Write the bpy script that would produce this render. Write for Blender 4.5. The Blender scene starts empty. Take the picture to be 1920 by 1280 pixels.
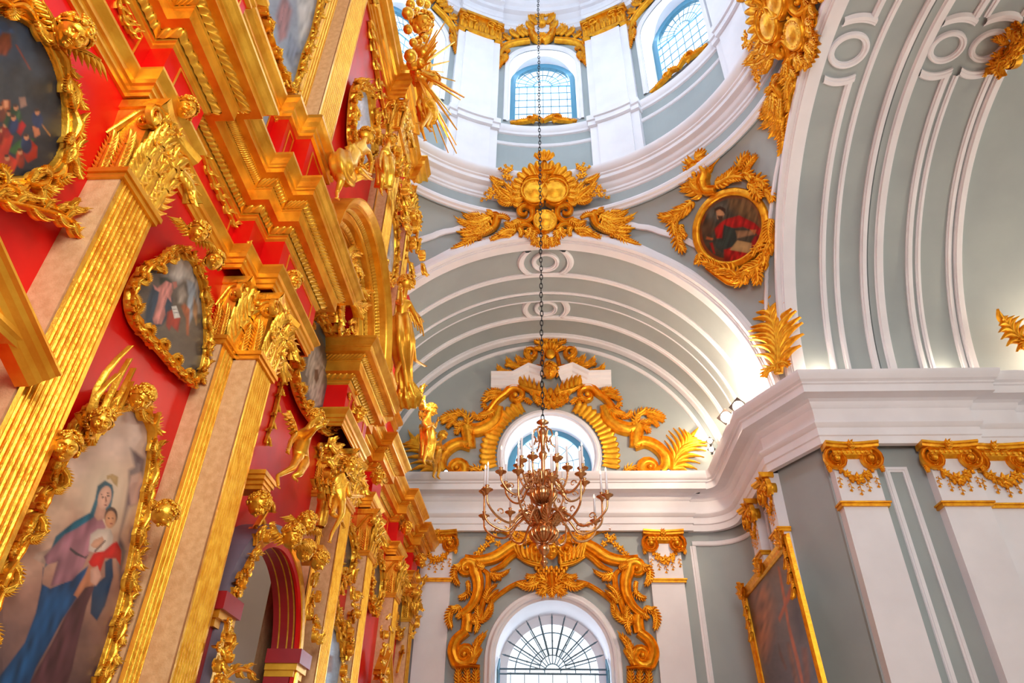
import bpy, math, random
import numpy as np
from mathutils import Vector, Matrix
random.seed(7)
rng = np.random.default_rng(11)
PI = math.pi
C = bpy.context.scene.collection

# ------------------------------------------------------------------ camera
K = 1.4                    # metres per survey unit
CZ = 1.6                   # eye height
FPX = 1316.7               # focal length for a 1920 px wide frame
RM = np.array([[0.9989023609, 0.0441167697, 0.0157411561],
               [0.0127084434, -0.5787020098, 0.8154400526],
               [-0.0450840197, 0.8143449481, 0.5786274593]])
# rows of RM are the right, up and forward axes of the camera in the world
RIGHT, UP, FWD = (Vector(RM[i]) for i in range(3))
cam_d = bpy.data.cameras.new('camera'); cam = bpy.data.objects.new('camera', cam_d); C.objects.link(cam)
cam_d.sensor_width = 36; cam_d.lens = FPX / 1920 * 36; cam_d.clip_start = 0.05; cam_d.clip_end = 200
m = Matrix((RIGHT, UP, -FWD)).transposed().to_4x4(); m.translation = (0, 0, CZ)
cam.matrix_world = m
bpy.context.scene.camera = cam

# ------------------------------------------------------------------ world, exposure, daylight, added fill lights
sc = bpy.context.scene
sc.view_settings.view_transform = 'Standard'; sc.view_settings.look = 'None'
sc.view_settings.gamma = 1; sc.view_settings.use_curve_mapping = False
sc.view_settings.exposure = 0.22
w = bpy.data.worlds.new('world'); sc.world = w; w.use_nodes = True
bg = w.node_tree.nodes['Background']; bg.inputs[0].default_value = (0.86, 0.93, 1.0, 1); bg.inputs[1].default_value = 1.7

def area(name, loc, target, sx, sy, power, col):
    d = bpy.data.lights.new(name, 'AREA'); d.shape = 'RECTANGLE'; d.size = sx; d.size_y = sy; d.energy = power; d.color = col
    o = bpy.data.objects.new(name, d); C.objects.link(o); o.location = loc
    o.rotation_euler = (Vector(target) - Vector(loc)).to_track_quat('-Z', 'Y').to_euler()
    return o
def lamp(name, loc, power, col, size=0.05):
    d = bpy.data.lights.new(name, 'POINT'); d.energy = power; d.color = col; d.shadow_soft_size = size
    o = bpy.data.objects.new(name, d); C.objects.link(o); o.location = loc
    return o
XC, YC, ZS, RV = 0.085, 8.97, 10.2, 5.54      # dome axis, springing height, arch radius
H = 5.88                                     # centre to the crossing arch faces
WIN_ANG = (0, 47, 92, 136, 180, -136, -92, -47)
DAY = (0.74, 0.88, 1.0)
for a in WIN_ANG:
    t = math.radians(a)
    area('drum_window_daylight', (XC + 6.7 * math.sin(t), YC + 6.7 * math.cos(t), 23.4), (XC, YC, 20.5), 2.2, 4.2, 250, DAY)
area('oculus_daylight', (0.13, 21.3, 11.4), (0.1, 10, 8), 2.2, 2.2, 120, DAY)
area('arched_window_daylight', (0.13, 21.3, 4.2), (0.1, 10, 3), 2.4, 5.0, 200, DAY)
area('added_nave_fill', (18.5, 8.97, 9.0), (-3, 9.5, 6.5), 6.5, 7.0, 330, (1.0, 0.95, 0.88))  # unseen light panel added at the nave end to light the icon screen
area('added_sanctuary_fill', (-7.2, 11.5, 9.5), (-5.6, 8.5, 4), 1.5, 2.0, 140, (1.0, 0.98, 0.92))  # added to brighten the recess behind the doorway; no window is built here
area('added_entrance_fill', (2.0, -3.5, 7.5), (-1.0, 12, 9), 5.0, 6.0, 930, (1.0, 0.98, 0.95))  # unseen key light added behind the camera for the icon screen

# ------------------------------------------------------------------ picture survey: a pixel's ray met with a real plane of the building
def ray(px, py):
    c = np.array([(px - 960) / FPX, (640 - py) / FPX, 1.0]); return RM.T @ c
def P(px, py, ax, val):
    d = ray(px, py); o = np.array([0, 0, CZ]); t = (val - o[ax]) / d[ax]; return o + d * t
class Frame:
    """a plane of the building: origin, horizontal U, upward V, normal N towards the viewer"""
    def __init__(s, O, U, V):
        s.O = np.array(O, float); s.U = np.array(U, float); s.U /= np.linalg.norm(s.U)
        s.V = np.array(V, float); s.V /= np.linalg.norm(s.V); s.N = np.cross(s.U, s.V)
    def px(s, x, y):
        d = ray(x, y); t = np.dot(s.O - np.array([0, 0, CZ]), s.N) / np.dot(d, s.N)
        p = np.array([0, 0, CZ]) + d * t - s.O
        return (float(p @ s.U), float(p @ s.V))
    def pxs(s, L): return [s.px(*a) for a in L]
    def at(s, u, v, n=0.0): return s.O + s.U * u + s.V * v + s.N * n
def FY(y): return Frame((0, y, 0), (1, 0, 0), (0, 0, 1))            # faces -y, u = x, v = z
def FX(x): return Frame((x, 0, 0), (0, 1, 0), (0, 0, 1))            # faces +x, u = y, v = z
def FXn(x): return Frame((x, 0, 0), (0, -1, 0), (0, 0, 1))          # faces -x, u = -y

# ------------------------------------------------------------------ mesh helpers
class MB:
    def __init__(s): s.v = []; s.f = []
    def add(s, V, F):
        b = len(s.v); s.v.extend([tuple(map(float, p)) for p in V]); s.f.extend([tuple(i + b for i in f) for f in F]); return s
    def grid(s, rows, cu=False, cv=False):
        n, m = len(rows), len(rows[0]); F = []
        for i in range(n if cu else n - 1):
            for j in range(m if cv else m - 1):
                a, b = i, (i + 1) % n; c, d = j, (j + 1) % m
                F.append((a * m + c, a * m + d, b * m + d, b * m + c))
        return s.add([p for r in rows for p in r], F)
    def box(s, a, b):
        x0, y0, z0 = a; x1, y1, z1 = b
        V = [(x, y, z) for z in (z0, z1) for y in (y0, y1) for x in (x0, x1)]
        return s.add(V, [(0, 2, 3, 1), (4, 5, 7, 6), (0, 1, 5, 4), (2, 6, 7, 3), (0, 4, 6, 2), (1, 3, 7, 5)])
    def fbox(s, F, u0, v0, u1, v1, n0, n1):
        V = [F.at(u, v, n) for n in (n0, n1) for v in (v0, v1) for u in (u0, u1)]
        return s.add(V, [(0, 2, 3, 1), (4, 5, 7, 6), (0, 1, 5, 4), (2, 6, 7, 3), (0, 4, 6, 2), (1, 3, 7, 5)])
    def bar(s, a, b, r, n=6, r2=None):
        a = Vector(a); b = Vector(b); d = (b - a).normalized(); x = d.orthogonal().normalized(); y = d.cross(x)
        r2 = r if r2 is None else r2
        V = [a + (x * math.cos(t) + y * math.sin(t)) * r for t in [2 * PI * i / n for i in range(n)]] + \
            [b + (x * math.cos(t) + y * math.sin(t)) * r2 for t in [2 * PI * i / n for i in range(n)]]
        return s.add(V, [(i, (i + 1) % n, n + (i + 1) % n, n + i) for i in range(n)] + [tuple(range(n))[::-1], tuple(range(n, 2 * n))])
    def tube(s, pts, rad, n=8):
        pts = [Vector(p) for p in pts]; k = len(pts)
        if not hasattr(rad, '__len__'): rad = [rad] * k
        rows = []; x = None
        for i in range(k):
            d = (pts[min(i + 1, k - 1)] - pts[max(i - 1, 0)])
            if d.length < 1e-9: d = Vector((0, 0, 1))
            d.normalize()
            x = d.orthogonal().normalized() if x is None else (x - d * x.dot(d)).normalized()
            y = d.cross(x)
            rows.append([pts[i] + (x * math.cos(2 * PI * j / n) + y * math.sin(2 * PI * j / n)) * rad[i] for j in range(n)])
        s.grid(rows, cv=True); b = len(s.v)
        s.f.append(tuple(range(b - n, b))); s.f.append(tuple(range(b - n * k, b - n * k + n))[::-1]); return s
    def lathe(s, c, prof, n=16, ax=(0, 0, 1), sx=1.0):
        c = Vector(c); a = Vector(ax).normalized(); x = a.orthogonal().normalized() if abs(a.z) < .99 else Vector((1, 0, 0)); y = a.cross(x)
        rows = [[c + a * h + (x * math.cos(2 * PI * j / n) + y * math.sin(2 * PI * j / n)) * r for j in range(n)] for r, h in prof]
        return s.grid(rows, cv=True)
    def ball(s, c, r, n=8, m=6, sc=(1, 1, 1)):
        c = np.array(c, float); rows = []
        for i in range(m + 1):
            t = PI * i / m
            rows.append([c + r * np.array([math.sin(t) * math.cos(2 * PI * j / n) * sc[0], math.sin(t) * math.sin(2 * PI * j / n) * sc[1], math.cos(t) * sc[2]]) for j in range(n)])
        return s.grid(rows, cv=True)

def build(name, mb, mat, parent=None, smooth=False, stuff=False, label=None):
    me = bpy.data.meshes.new(name)
    off = np.array(parent_loc(parent)) if parent is not None else np.zeros(3)
    V = np.array(mb.v) - off if len(mb.v) else np.zeros((0, 3))
    me.from_pydata([tuple(p) for p in V], [], mb.f)
    if mat: me.materials.append(mat)
    if smooth: me.polygons.foreach_set('use_smooth', [True] * len(me.polygons))
    me.validate(); me.update()
    o = bpy.data.objects.new(name, me); C.objects.link(o)
    if parent is not None: o.parent = parent
    if stuff: o['kind'] = 'stuff'
    if label: o['label'] = label
    return o
def parent_loc(p):
    l = Vector((0, 0, 0))
    while p is not None: l = l + p.location; p = p.parent
    return l
def thing(name, label, cat, loc=(0, 0, 0), group=None):
    o = bpy.data.objects.new(name, None); C.objects.link(o); o.location = loc; o.empty_display_size = .1
    o['label'] = label; o['category'] = cat
    if group: o['group'] = group
    return o
def struct(name, mb, mat, smooth=False, label=None):
    o = build(name, mb, mat, None, smooth)
    o['kind'] = 'structure'
    if label: o['label'] = label
    return o
def struct_empty(name, loc=(0, 0, 0)):
    o = bpy.data.objects.new(name, None); C.objects.link(o); o.location = loc; o['kind'] = 'structure'; return o
def autosmooth(o, deg=35):
    me = o.data; me.polygons.foreach_set('use_smooth', [True] * len(me.polygons)); me.set_sharp_from_angle(angle=math.radians(deg)); return o

# ------------------------------------------------------------------ materials
def mat(name, c1, c2=None, rough=.5, metal=0.0, scale=6, bump=0.0, bscale=40, emit=None, spec=.5, coat=0, detail=4, rvar=0.0):
    m = bpy.data.materials.new(name); m.use_nodes = True; nt = m.node_tree; b = nt.nodes['Principled BSDF']
    b.inputs['Roughness'].default_value = rough; b.inputs['Metallic'].default_value = metal
    b.inputs['Specular IOR Level'].default_value = spec
    if coat: b.inputs['Coat Weight'].default_value = coat; b.inputs['Coat Roughness'].default_value = .25
    if emit: b.inputs['Emission Color'].default_value = (*emit[:3], 1); b.inputs['Emission Strength'].default_value = emit[3]
    tc = nt.nodes.new('ShaderNodeTexCoord')
    if c2 is None: b.inputs['Base Color'].default_value = (*c1, 1)
    else:
        n = nt.nodes.new('ShaderNodeTexNoise'); n.inputs['Scale'].default_value = scale; n.inputs['Detail'].default_value = detail
        r = nt.nodes.new('ShaderNodeValToRGB'); r.color_ramp.elements[0].color = (*c1, 1); r.color_ramp.elements[1].color = (*c2, 1)
        r.color_ramp.elements[0].position = .35; r.color_ramp.elements[1].position = .65
        nt.links.new(tc.outputs['Object'], n.inputs[0]); nt.links.new(n.outputs[0], r.inputs[0]); nt.links.new(r.outputs[0], b.inputs['Base Color'])
        if rvar:
            mr = nt.nodes.new('ShaderNodeMapRange'); mr.inputs[3].default_value = rough - rvar; mr.inputs[4].default_value = rough + rvar
            nt.links.new(n.outputs[0], mr.inputs[0]); nt.links.new(mr.outputs[0], b.inputs['Roughness'])
    if bump:
        n2 = nt.nodes.new('ShaderNodeTexNoise'); n2.inputs['Scale'].default_value = bscale; n2.inputs['Detail'].default_value = 3
        bp = nt.nodes.new('ShaderNodeBump'); bp.inputs['Strength'].default_value = bump; bp.inputs['Distance'].default_value = .02
        nt.links.new(tc.outputs['Object'], n2.inputs[0]); nt.links.new(n2.outputs[0], bp.inputs['Height']); nt.links.new(bp.outputs[0], b.inputs['Normal'])
    return m
WHITE = mat('white_plaster', (.80, .79, .83), (.86, .85, .89), .7, scale=1.2, spec=.2)
GREY = mat('grey_blue_plaster', (.355, .40, .41), (.39, .44, .445), .75, scale=.9, spec=.15)
GOLD = mat('gilding', (.84, .38, .025), (.99, .57, .06), .33, .78, scale=9, bump=.25, bscale=28, rvar=.08)
GOLDW = mat('wall_gilding', (.76, .29, .008), (.96, .48, .022), .40, .68, scale=7, bump=.3, bscale=22, rvar=.08)
GOLDM = mat('moulding_gilding', (.78, .34, .02), (.94, .50, .045), .36, .72, scale=4, bump=.12, bscale=30, rvar=.08)
WOODG = mat('old_gilded_wood', (.70, .42, .20), (.82, .54, .28), .45, .15, scale=14, bump=.2, bscale=60)
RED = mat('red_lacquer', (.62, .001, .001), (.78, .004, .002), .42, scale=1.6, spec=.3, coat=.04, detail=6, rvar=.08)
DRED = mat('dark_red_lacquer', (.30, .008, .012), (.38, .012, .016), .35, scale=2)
GLASS = bpy.data.materials.new('window_glass'); GLASS.use_nodes = True
_nt = GLASS.node_tree; _nt.nodes.clear()
_o = _nt.nodes.new('ShaderNodeOutputMaterial'); _m = _nt.nodes.new('ShaderNodeMixShader'); _t = _nt.nodes.new('ShaderNodeBsdfTransparent'); _g = _nt.nodes.new('ShaderNodeBsdfGlossy')
_g.inputs['Roughness'].default_value = .05; _m.inputs[0].default_value = .05; _t.inputs[0].default_value = (.96, .98, 1, 1)
_nt.links.new(_t.outputs[0], _m.inputs[1]); _nt.links.new(_g.outputs[0], _m.inputs[2]); _nt.links.new(_m.outputs[0], _o.inputs[0])
IRON = mat('painted_iron', (.10, .16, .20), None, .5, .3)
BLUEFR = mat('blue_window_frame', (.07, .24, .36), None, .5)
BRASS = mat('brass', (.62, .30, .12), (.75, .42, .20), .22, .95, scale=20)
WAX = mat('white_candle', (.85, .86, .92), None, .4)
DARK = mat('dark_iron', (.02, .025, .03), None, .45, .6)
LAMPM = mat('lamp_glow', (1, 1, 1), None, .5, emit=(1.0, .86, .66, 60))
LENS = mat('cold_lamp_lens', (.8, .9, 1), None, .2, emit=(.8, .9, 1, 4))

# ------------------------------------------------------------------ sweeps
def sweep_plan(path, prof, closed=False, side=1):
    """vertical profile (offset, z) swept along a plan path with mitred corners; offset goes to the left of the path when side=1"""
    n = len(path); P2 = [np.array(p, float) for p in path]; rows = []
    for i in range(n):
        d1 = P2[i] - P2[i - 1] if (i > 0 or closed) else None
        d2 = P2[(i + 1) % n] - P2[i] if (i < n - 1 or closed) else None
        N = []
        for d in (d1, d2):
            if d is not None: d = d / np.linalg.norm(d); N.append(np.array([-d[1], d[0]]) * side)
        if len(N) == 2: mv = (N[0] + N[1]) / max(.25, 1 + N[0] @ N[1])
        else: mv = N[0]
        rows.append([(P2[i][0] + mv[0] * o, P2[i][1] + mv[1] * o, z) for o, z in prof])
    mb = MB(); mb.grid(rows, cu=closed); return mb
def ringpath(r, n=96, cx=XC, cy=YC, a0=0, a1=360):
    full = abs(a1 - a0) >= 360
    k = n if full else n + 1
    return [(cx + r * math.sin(math.radians(a0 + (a1 - a0) * i / n)), cy + r * math.cos(math.radians(a0 + (a1 - a0) * i / n))) for i in range(k)]
def sweep_arch(F, cu, cv, r, prof, a0=0, a1=180, n=48, sy=1.0):
    rows = []
    for i in range(n + 1):
        a = math.radians(a0 + (a1 - a0) * i / n); c, s_ = math.cos(a), math.sin(a)
        rows.append([F.at(cu + (r + dr) * c, cv + (r + dr) * s_ * sy, nn) for dr, nn in prof])
    mb = MB(); mb.grid(rows); return mb
def strip(F, pts, prof, closed=False):
    """profile (offset, height) swept along a 2-D path in a frame, mitred"""
    n = len(pts); Q = [np.array(p, float) for p in pts]; rows = []
    for i in range(n):
        N = []
        for j, k in ((i - 1, i), (i, i + 1)):
            if closed or (0 <= j and k < n):
                d = Q[k % n] - Q[j % n]; L = np.linalg.norm(d)
                if L > 1e-9: d = d / L; N.append(np.array([-d[1], d[0]]))
        mv = N[0] if len(N) == 1 else (N[0] + N[1]) / max(.3, 1 + N[0] @ N[1])
        rows.append([F.at(Q[i][0] + mv[0] * o, Q[i][1] + mv[1] * o, h) for o, h in prof])
    mb = MB(); mb.grid(rows, cu=closed); return mb
def merge(*mbs):
    o = MB()
    for m_ in mbs: o.add(m_.v, m_.f)
    return o
# ================================================================== FLOOR, WALLS
mb = MB().add([(-9, -6, 0), (18, -6, 0), (18, 24, 0), (-9, 24, 0)], [(0, 1, 2, 3)])
FLOORM = mat('stone_floor', (.48, .34, .22), (.56, .42, .30), .35, scale=1.5)
struct('floor', mb, FLOORM)
YF = 19.75                       # far wall plane
WX = 0.13                        # axis of the window and oculus
def wall_holes(F, u0, u1, v0, vtop, holes, nu=150):
    """wall in a frame between v0 and vtop(u), with holes given as functions u -> (lo, hi) or None"""
    us = set(np.linspace(u0, u1, nu).tolist())
    for (c, rr, fn) in holes:
        for t in np.linspace(0, PI, 40): us.add(float(c - rr * math.cos(t)))
    us = sorted(x for x in us if u0 - 1e-9 <= x <= u1 + 1e-9); mb = MB()
    for a, b in zip(us[:-1], us[1:]):
        if b - a < 1e-6: continue
        mid = (a + b) / 2; segs = [[v0, v0]]; bounds = []
        for (c, rr, fn) in holes:
            if abs(mid - c) < rr: bounds.append(fn)
        cuts = sorted(bounds, key=lambda f: f(mid)[0])
        lo = (v0, v0)
        for f in cuts:
            hi = (max(f(a)[0], v0), max(f(b)[0], v0))
            if hi[0] > lo[0] + 1e-4 or hi[1] > lo[1] + 1e-4: mb.add([F.at(a, lo[0]), F.at(b, lo[1]), F.at(b, hi[1]), F.at(a, hi[0])], [(0, 1, 2, 3)])
            lo = (f(a)[1], f(b)[1])
        mb.add([F.at(a, lo[0]), F.at(b, lo[1]), F.at(b, vtop(b)), F.at(a, vtop(a))], [(0, 1, 2, 3)])
    return mb
def circ(c, cz, r):
    return (c, r, lambda u: (cz - math.sqrt(max(0, r * r - (u - c) ** 2)), cz + math.sqrt(max(0, r * r - (u - c) ** 2))))
def archh(c, cz, r, bot):
    return (c, r, lambda u: (bot, cz + math.sqrt(max(0, r * r - (u - c) ** 2))))
FF = FY(YF)
vt = lambda u: ZS + math.sqrt(max(0, (RV + .06) ** 2 - (u - XC) ** 2))
OC_Z, OC_R = 11.3, 1.38
WN_Z, WN_R = 5.45, 1.5
mb = wall_holes(FF, XC - RV - .05, XC + RV + .05, 0, vt, [circ(WX, OC_Z, OC_R), archh(WX, WN_Z, WN_R, 1.2)])
struct('wall_far', mb, GREY)
# side wall of the far arm (A), chamfered pier and the nave wall (C); the far corner is rounded
corner = [(5.55 - .95 + .95 * math.sin(t), YF - .95 + .95 * math.cos(t)) for t in np.linspace(0, PI / 2, 14)]
WALLR = corner + [(5.55, 15.75), (6.2, 14.65), (6.2, 14.55), (20, 14.55)]
o = build('wall_right', sweep_plan(WALLR, [(0, 0), (0, ZS + .3)]), GREY); o['kind'] = 'structure'; autosmooth(o, 30)
o = build('wall_left', MB().add([(-5.5, 20, 0), (-5.5, 15.0, 0), (-5.5, 15.0, ZS + .3), (-5.5, 20, ZS + .3)], [(0, 1, 2, 3)]), GREY); o['kind'] = 'structure'

# ------------------------------------------------------------------ main entablature (architrave, frieze, cornice) with its breaks
E_ARCH = [(0, 8.84), (.13, 8.84), (.13, 9.02), (.16, 9.04), (.16, 9.22), (.20, 9.25), (.24, 9.32), (.24, 9.36), (.13, 9.38)]
E_FRZ = [(.13, 9.38), (.13, 9.72), (.16, 9.74), (.20, 9.80), (.22, 9.86), (.30, 9.90)]
E_CORN = [(.30, 9.90), (.56, 9.92), (.56, 10.10), (.60, 10.12), (.60, 10.16), (.66, 10.20), (.72, 10.30), (.74, 10.36), (.74, 10.40), (0, 10.46)]
pathF = [(-5.4, 19.75), (-4.05, 19.75), (-4.05, 19.68), (4.05, 19.68), (4.05, 19.75)] + [(5.42 - .95 + .95 * math.sin(t), 19.75 - .95 + .95 * math.cos(t)) for t in np.linspace(0.02, PI / 2, 14)] + \
        [(5.42, 15.72), (6.17, 14.36), (9.45, 14.36), (9.45, 14.48), (10.5, 14.48), (10.5, 14.6), (20, 14.6)]
# direction so that the offset (left side) points into the room: walk from right to left
pathF = pathF[::-1]
for nm, pr in (('trim_architrave', E_ARCH), ('trim_frieze', E_FRZ), ('trim_cornice', E_CORN)):
    o = build(nm, sweep_plan(pathF, pr), WHITE); o['kind'] = 'structure'; autosmooth(o, 25)
# flat moulding framing the far arm's wall panel, follows the rounded corner
pc = [(x, y) for x, y in pathF if y > 17][::-1]
pc2 = [(4.12, 19.75)] + [(5.55 - .95 + .95 * math.sin(t), YF - .95 + .95 * math.cos(t)) for t in np.linspace(0.0, PI / 2, 14)] + [(5.55, 18.2)]
o = build('trim_panel_head', sweep_plan(pc2[::-1], [(0, 8.45), (.03, 8.45), (.05, 8.48), (.05, 8.56), (.03, 8.58), (0, 8.60)]), WHITE); o['kind'] = 'structure'
def framed(F, pts, w, name, closed=True, hh=.05):
    o = build(name, strip(F, pts, [(0, 0), (.01, hh * .6), (w * .3, hh * .6), (w * .35, hh), (w * .65, hh), (w * .7, hh * .6), (w, hh * .6), (w, 0)], closed), WHITE)
    o['kind'] = 'structure'; return o
framed(FY(19.75), [(4.22, 0.3), (4.22, 8.45)], .17, 'trim_panel_side', False)

# ------------------------------------------------------------------ windows of the far wall
def ring_mb(F, cu, cv, r, prof, a0=0, a1=360, n=64): return sweep_arch(F, cu, cv, r, prof, a0, a1, n)
MO = [(0, -.4), (0, .03), (.05, .03), (.07, .10), (.12, .12), (.17, .10), (.19, .05), (.23, .05), (.25, 0)]
o = build('trim_oculus', ring_mb(FF, WX, OC_Z, OC_R, MO), WHITE); o['kind'] = 'structure'; autosmooth(o, 30)
o = build('reveal_oculus', ring_mb(FF, WX, OC_Z, OC_R, [(0, 0), (.02, -.4), (-.05, -.9)]), WHITE); o['kind'] = 'structure'; autosmooth(o, 60)
MO2 = [(0, -.3), (0, .03), (.07, .04), (.09, .10), (.14, .12), (.17, .10), (.20, .06), (.27, .06), (.30, 0)]
def arch_path(c, cz, r, bot, n=40): return [(c + r, bot)] + [(c + r * math.cos(a), cz + r * math.sin(a)) for a in np.linspace(0, PI, n)] + [(c - r, bot)]
o = build('trim_arched_window', strip(FF, arch_path(WX, WN_Z, WN_R, 1.2), [(-a, b) for a, b in MO2]), WHITE); o['kind'] = 'structure'; autosmooth(o, 30)
def reveal(F, p1, n1, p2, n2):
    mb = MB(); mb.grid([[F.at(a[0], a[1], n1) for a in p1], [F.at(a[0], a[1], n2) for a in p2]]); return mb
o = build('reveal_arched_window', reveal(FF, arch_path(WX, WN_Z, WN_R, 1.2), 0.02, arch_path(WX, 5.3, 1.46, 1.2), -.95), WHITE); o['kind'] = 'structure'; autosmooth(o, 60)
# oculus window
F2 = FY(YF + .9)
wd = struct_empty('window_1')
ow_c, ow_z, ow_r = WX, 11.36, 1.22
o = build('window_frame', ring_mb(F2, ow_c, ow_z, ow_r, [(-.12, -.05), (-.12, .05), (.25, .05), (.25, -.05)]), BLUEFR, wd)
mb = MB()
for k in range(12):
    a = 2 * PI * k / 12 + PI / 12
    mb.bar(F2.at(ow_c + .35 * math.cos(a), ow_z + .35 * math.sin(a)), F2.at(ow_c + ow_r * math.cos(a), ow_z + ow_r * math.sin(a)), .014, 4)
for rr in (.35, .78): mb.tube([F2.at(ow_c + rr * math.cos(a), ow_z + rr * math.sin(a)) for a in np.linspace(0, 2 * PI, 40)], .014, 4)
build('glazing_bars', mb, BLUEFR, wd)
mb = MB(); mb.add([F2.at(ow_c + (ow_r - .1) * math.cos(a), ow_z + (ow_r - .1) * math.sin(a), -.02) for a in np.linspace(0, 2 * PI, 41)[:-1]], [tuple(range(40))]); build('pane', mb, GLASS, wd)
# arched window
wd = struct_empty('window_2')
F2 = FY(YF + .92); gz, gr = 5.3, 1.33
mb = strip(F2, arch_path(WX, gz, gr, 1.2), [(.1, -.05), (.1, .05), (-.20, .05), (-.20, -.05)]); build('window_frame', mb, WHITE, wd)
mb = MB(); n = 40; pts = [(WX + (gr - .05) * math.cos(a), gz + (gr - .05) * math.sin(a)) for a in np.linspace(0, PI, n)] + [(WX - gr + .05, 1.2), (WX + gr - .05, 1.2)]
mb.add([F2.at(u, v, -.03) for u, v in pts], [tuple(range(len(pts)))]); build('pane', mb, GLASS, wd)
mb = MB()
for rr in (.22, .62, 1.02, 1.26): mb.tube([F2.at(WX + rr * math.cos(a), gz + rr * math.sin(a)) for a in np.linspace(0, PI, 30)], .02, 4)
for k in range(1, 12):
    a = PI * k / 12; mb.bar(F2.at(WX + .22 * math.cos(a), gz + .22 * math.sin(a)), F2.at(WX + 1.3 * math.cos(a), gz + 1.3 * math.sin(a)), .018, 4)
for k in range(9): mb.bar(F2.at(WX - 1.3, gz - .02 - .42 * k), F2.at(WX + 1.3, gz - .02 - .42 * k), .02, 4)
for k in range(-3, 4): mb.bar(F2.at(WX + k * .38, gz), F2.at(WX + k * .38, 1.2), .014, 4)
build('glazing_bars', mb, IRON, wd)
# wrought grille standing in front of the arched window: rays with spear tips
g = thing('window_grille', 'dark iron fan grille with spear tips in front of the lower arched window', 'grille', (WX, 20.2, 5.3))
F3 = FY(20.2)
for k in range(13):
    a = PI * (k + .0) / 12; c, s_ = math.cos(a), math.sin(a)
    mb = MB().bar(F3.at(WX + .35 * c, gz + .35 * s_), F3.at(WX + 1.36 * c, gz + 1.36 * s_), .02, 5)
    mb.bar(F3.at(WX + .72 * c, gz + .72 * s_), F3.at(WX + .62 * c, gz + .62 * s_), .03, 5, .004)
    mb.bar(F3.at(WX + 1.30 * c, gz + 1.30 * s_), F3.at(WX + 1.42 * c, gz + 1.42 * s_), .028, 5, .004)
    build('bar', mb, IRON, g)
mb = MB().tube([F3.at(WX + .35 * math.cos(a), gz + .35 * math.sin(a)) for a in np.linspace(0, PI, 20)], .014, 5); build('ring', mb, IRON, g)
mb = MB().bar(F3.at(WX - 1.45, gz), F3.at(WX + 1.45, gz), .025, 5); mb.bar(F3.at(WX - 1.45, gz - .12), F3.at(WX + 1.45, gz - .12), .02, 5); build('crossbar', mb, IRON, g)
# open inner casements either side
for sg in (-1, 1):
    t = thing('casement', 'blue framed inner casement swung open at the %s of the lower arched window' % ('left' if sg < 0 else 'right'), 'window', (WX + sg * 1.35, 20.15, 3.2), 'open inner casements')
    x = WX + sg * 1.42; mb = MB()
    for a, b in (((x, 19.55, 2), (x, 19.55, 5.15)), ((x, 20.25, 2), (x, 20.25, 5.55)), ((x, 19.55, 5.15), (x, 20.25, 5.55)), ((x, 19.55, 4.7), (x, 20.25, 4.7)), ((x, 19.9, 2), (x, 19.9, 5.35))): mb.bar(a, b, .03, 4)
    build('casement_frame', mb, BLUEFR, t)
    build('pane', MB().add([(x, 19.55, 2), (x, 20.25, 2), (x, 20.25, 5.5), (x, 19.55, 5.1)], [(0, 1, 2, 3)]), GLASS, t)

# ------------------------------------------------------------------ vault of the far arm: cylinder, white bands, panels, rosettes
FV = Frame((0, 0, 0), (1, 0, 0), (0, 0, 1))      # u = x, v = z, normal -y
FVR = Frame((0, 0, 0), (0, -1, 0), (0, 0, 1))    # u = -y, v = z, normal -x
ceil = struct_empty('ceiling')
A0, A1 = 0, 180
def band(F, cu, a, b, t=.07, soft=.025, name='vault_band', mat_=None, r=RV, a0=0, a1=180):
    # a raised band between normal positions a and b (metres along -N), protruding inward by t
    pr = [(0.02, -a), (-t * .55, -a), (-t * .55, -(a + soft * 1.4)), (-t, -(a + soft * 1.8)), (-t, -(b - soft * 1.8)), (-t * .55, -(b - soft * 1.4)), (-t * .55, -b), (0.02, -b)]
    return autosmooth(build(name, sweep_arch(F, cu, ZS, r, pr, a0, a1, 72), mat_ or WHITE, ceil), 30)
def surface(F, cu, a, b, r, name='vault_surface', a0=0, a1=180):
    return build(name, sweep_arch(F, cu, ZS, r, [(0, -a), (0, -b)], a0, a1, 72), GREY, ceil, smooth=True)
# far arm, running along +y; a,b are y positions
surface(FV, XC, 14.9, 17.3, RV)
build('vault_step', sweep_arch(FV, XC, ZS, RV, [(0, -17.3), (-.06, -17.3), (-.06, -17.62), (.0, -17.62)], 0, 180, 72), GREY, ceil)
surface(FV, XC, 17.3, 18.9, RV)
surface(FV, XC, 18.9, 19.9, RV + .0)
for a, b, t in ((14.85, 15.22, .09), (16.28, 16.46, .07), (17.2, 17.30, .06), (17.55, 17.66, .09), (18.42, 18.62, .08), (19.42, 19.74, .14)): band(FV, XC, a, b, t)
# lunette rib on the far wall itself
o = build('trim_lunette', sweep_arch(FF, XC, ZS, RV - .42, [(0, 0), (0, .05), (.02, .08), (.11, .08), (.13, .05), (.15, 0)], 0, 180, 72), WHITE); o['kind'] = 'structure'; autosmooth(o, 30)
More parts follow.
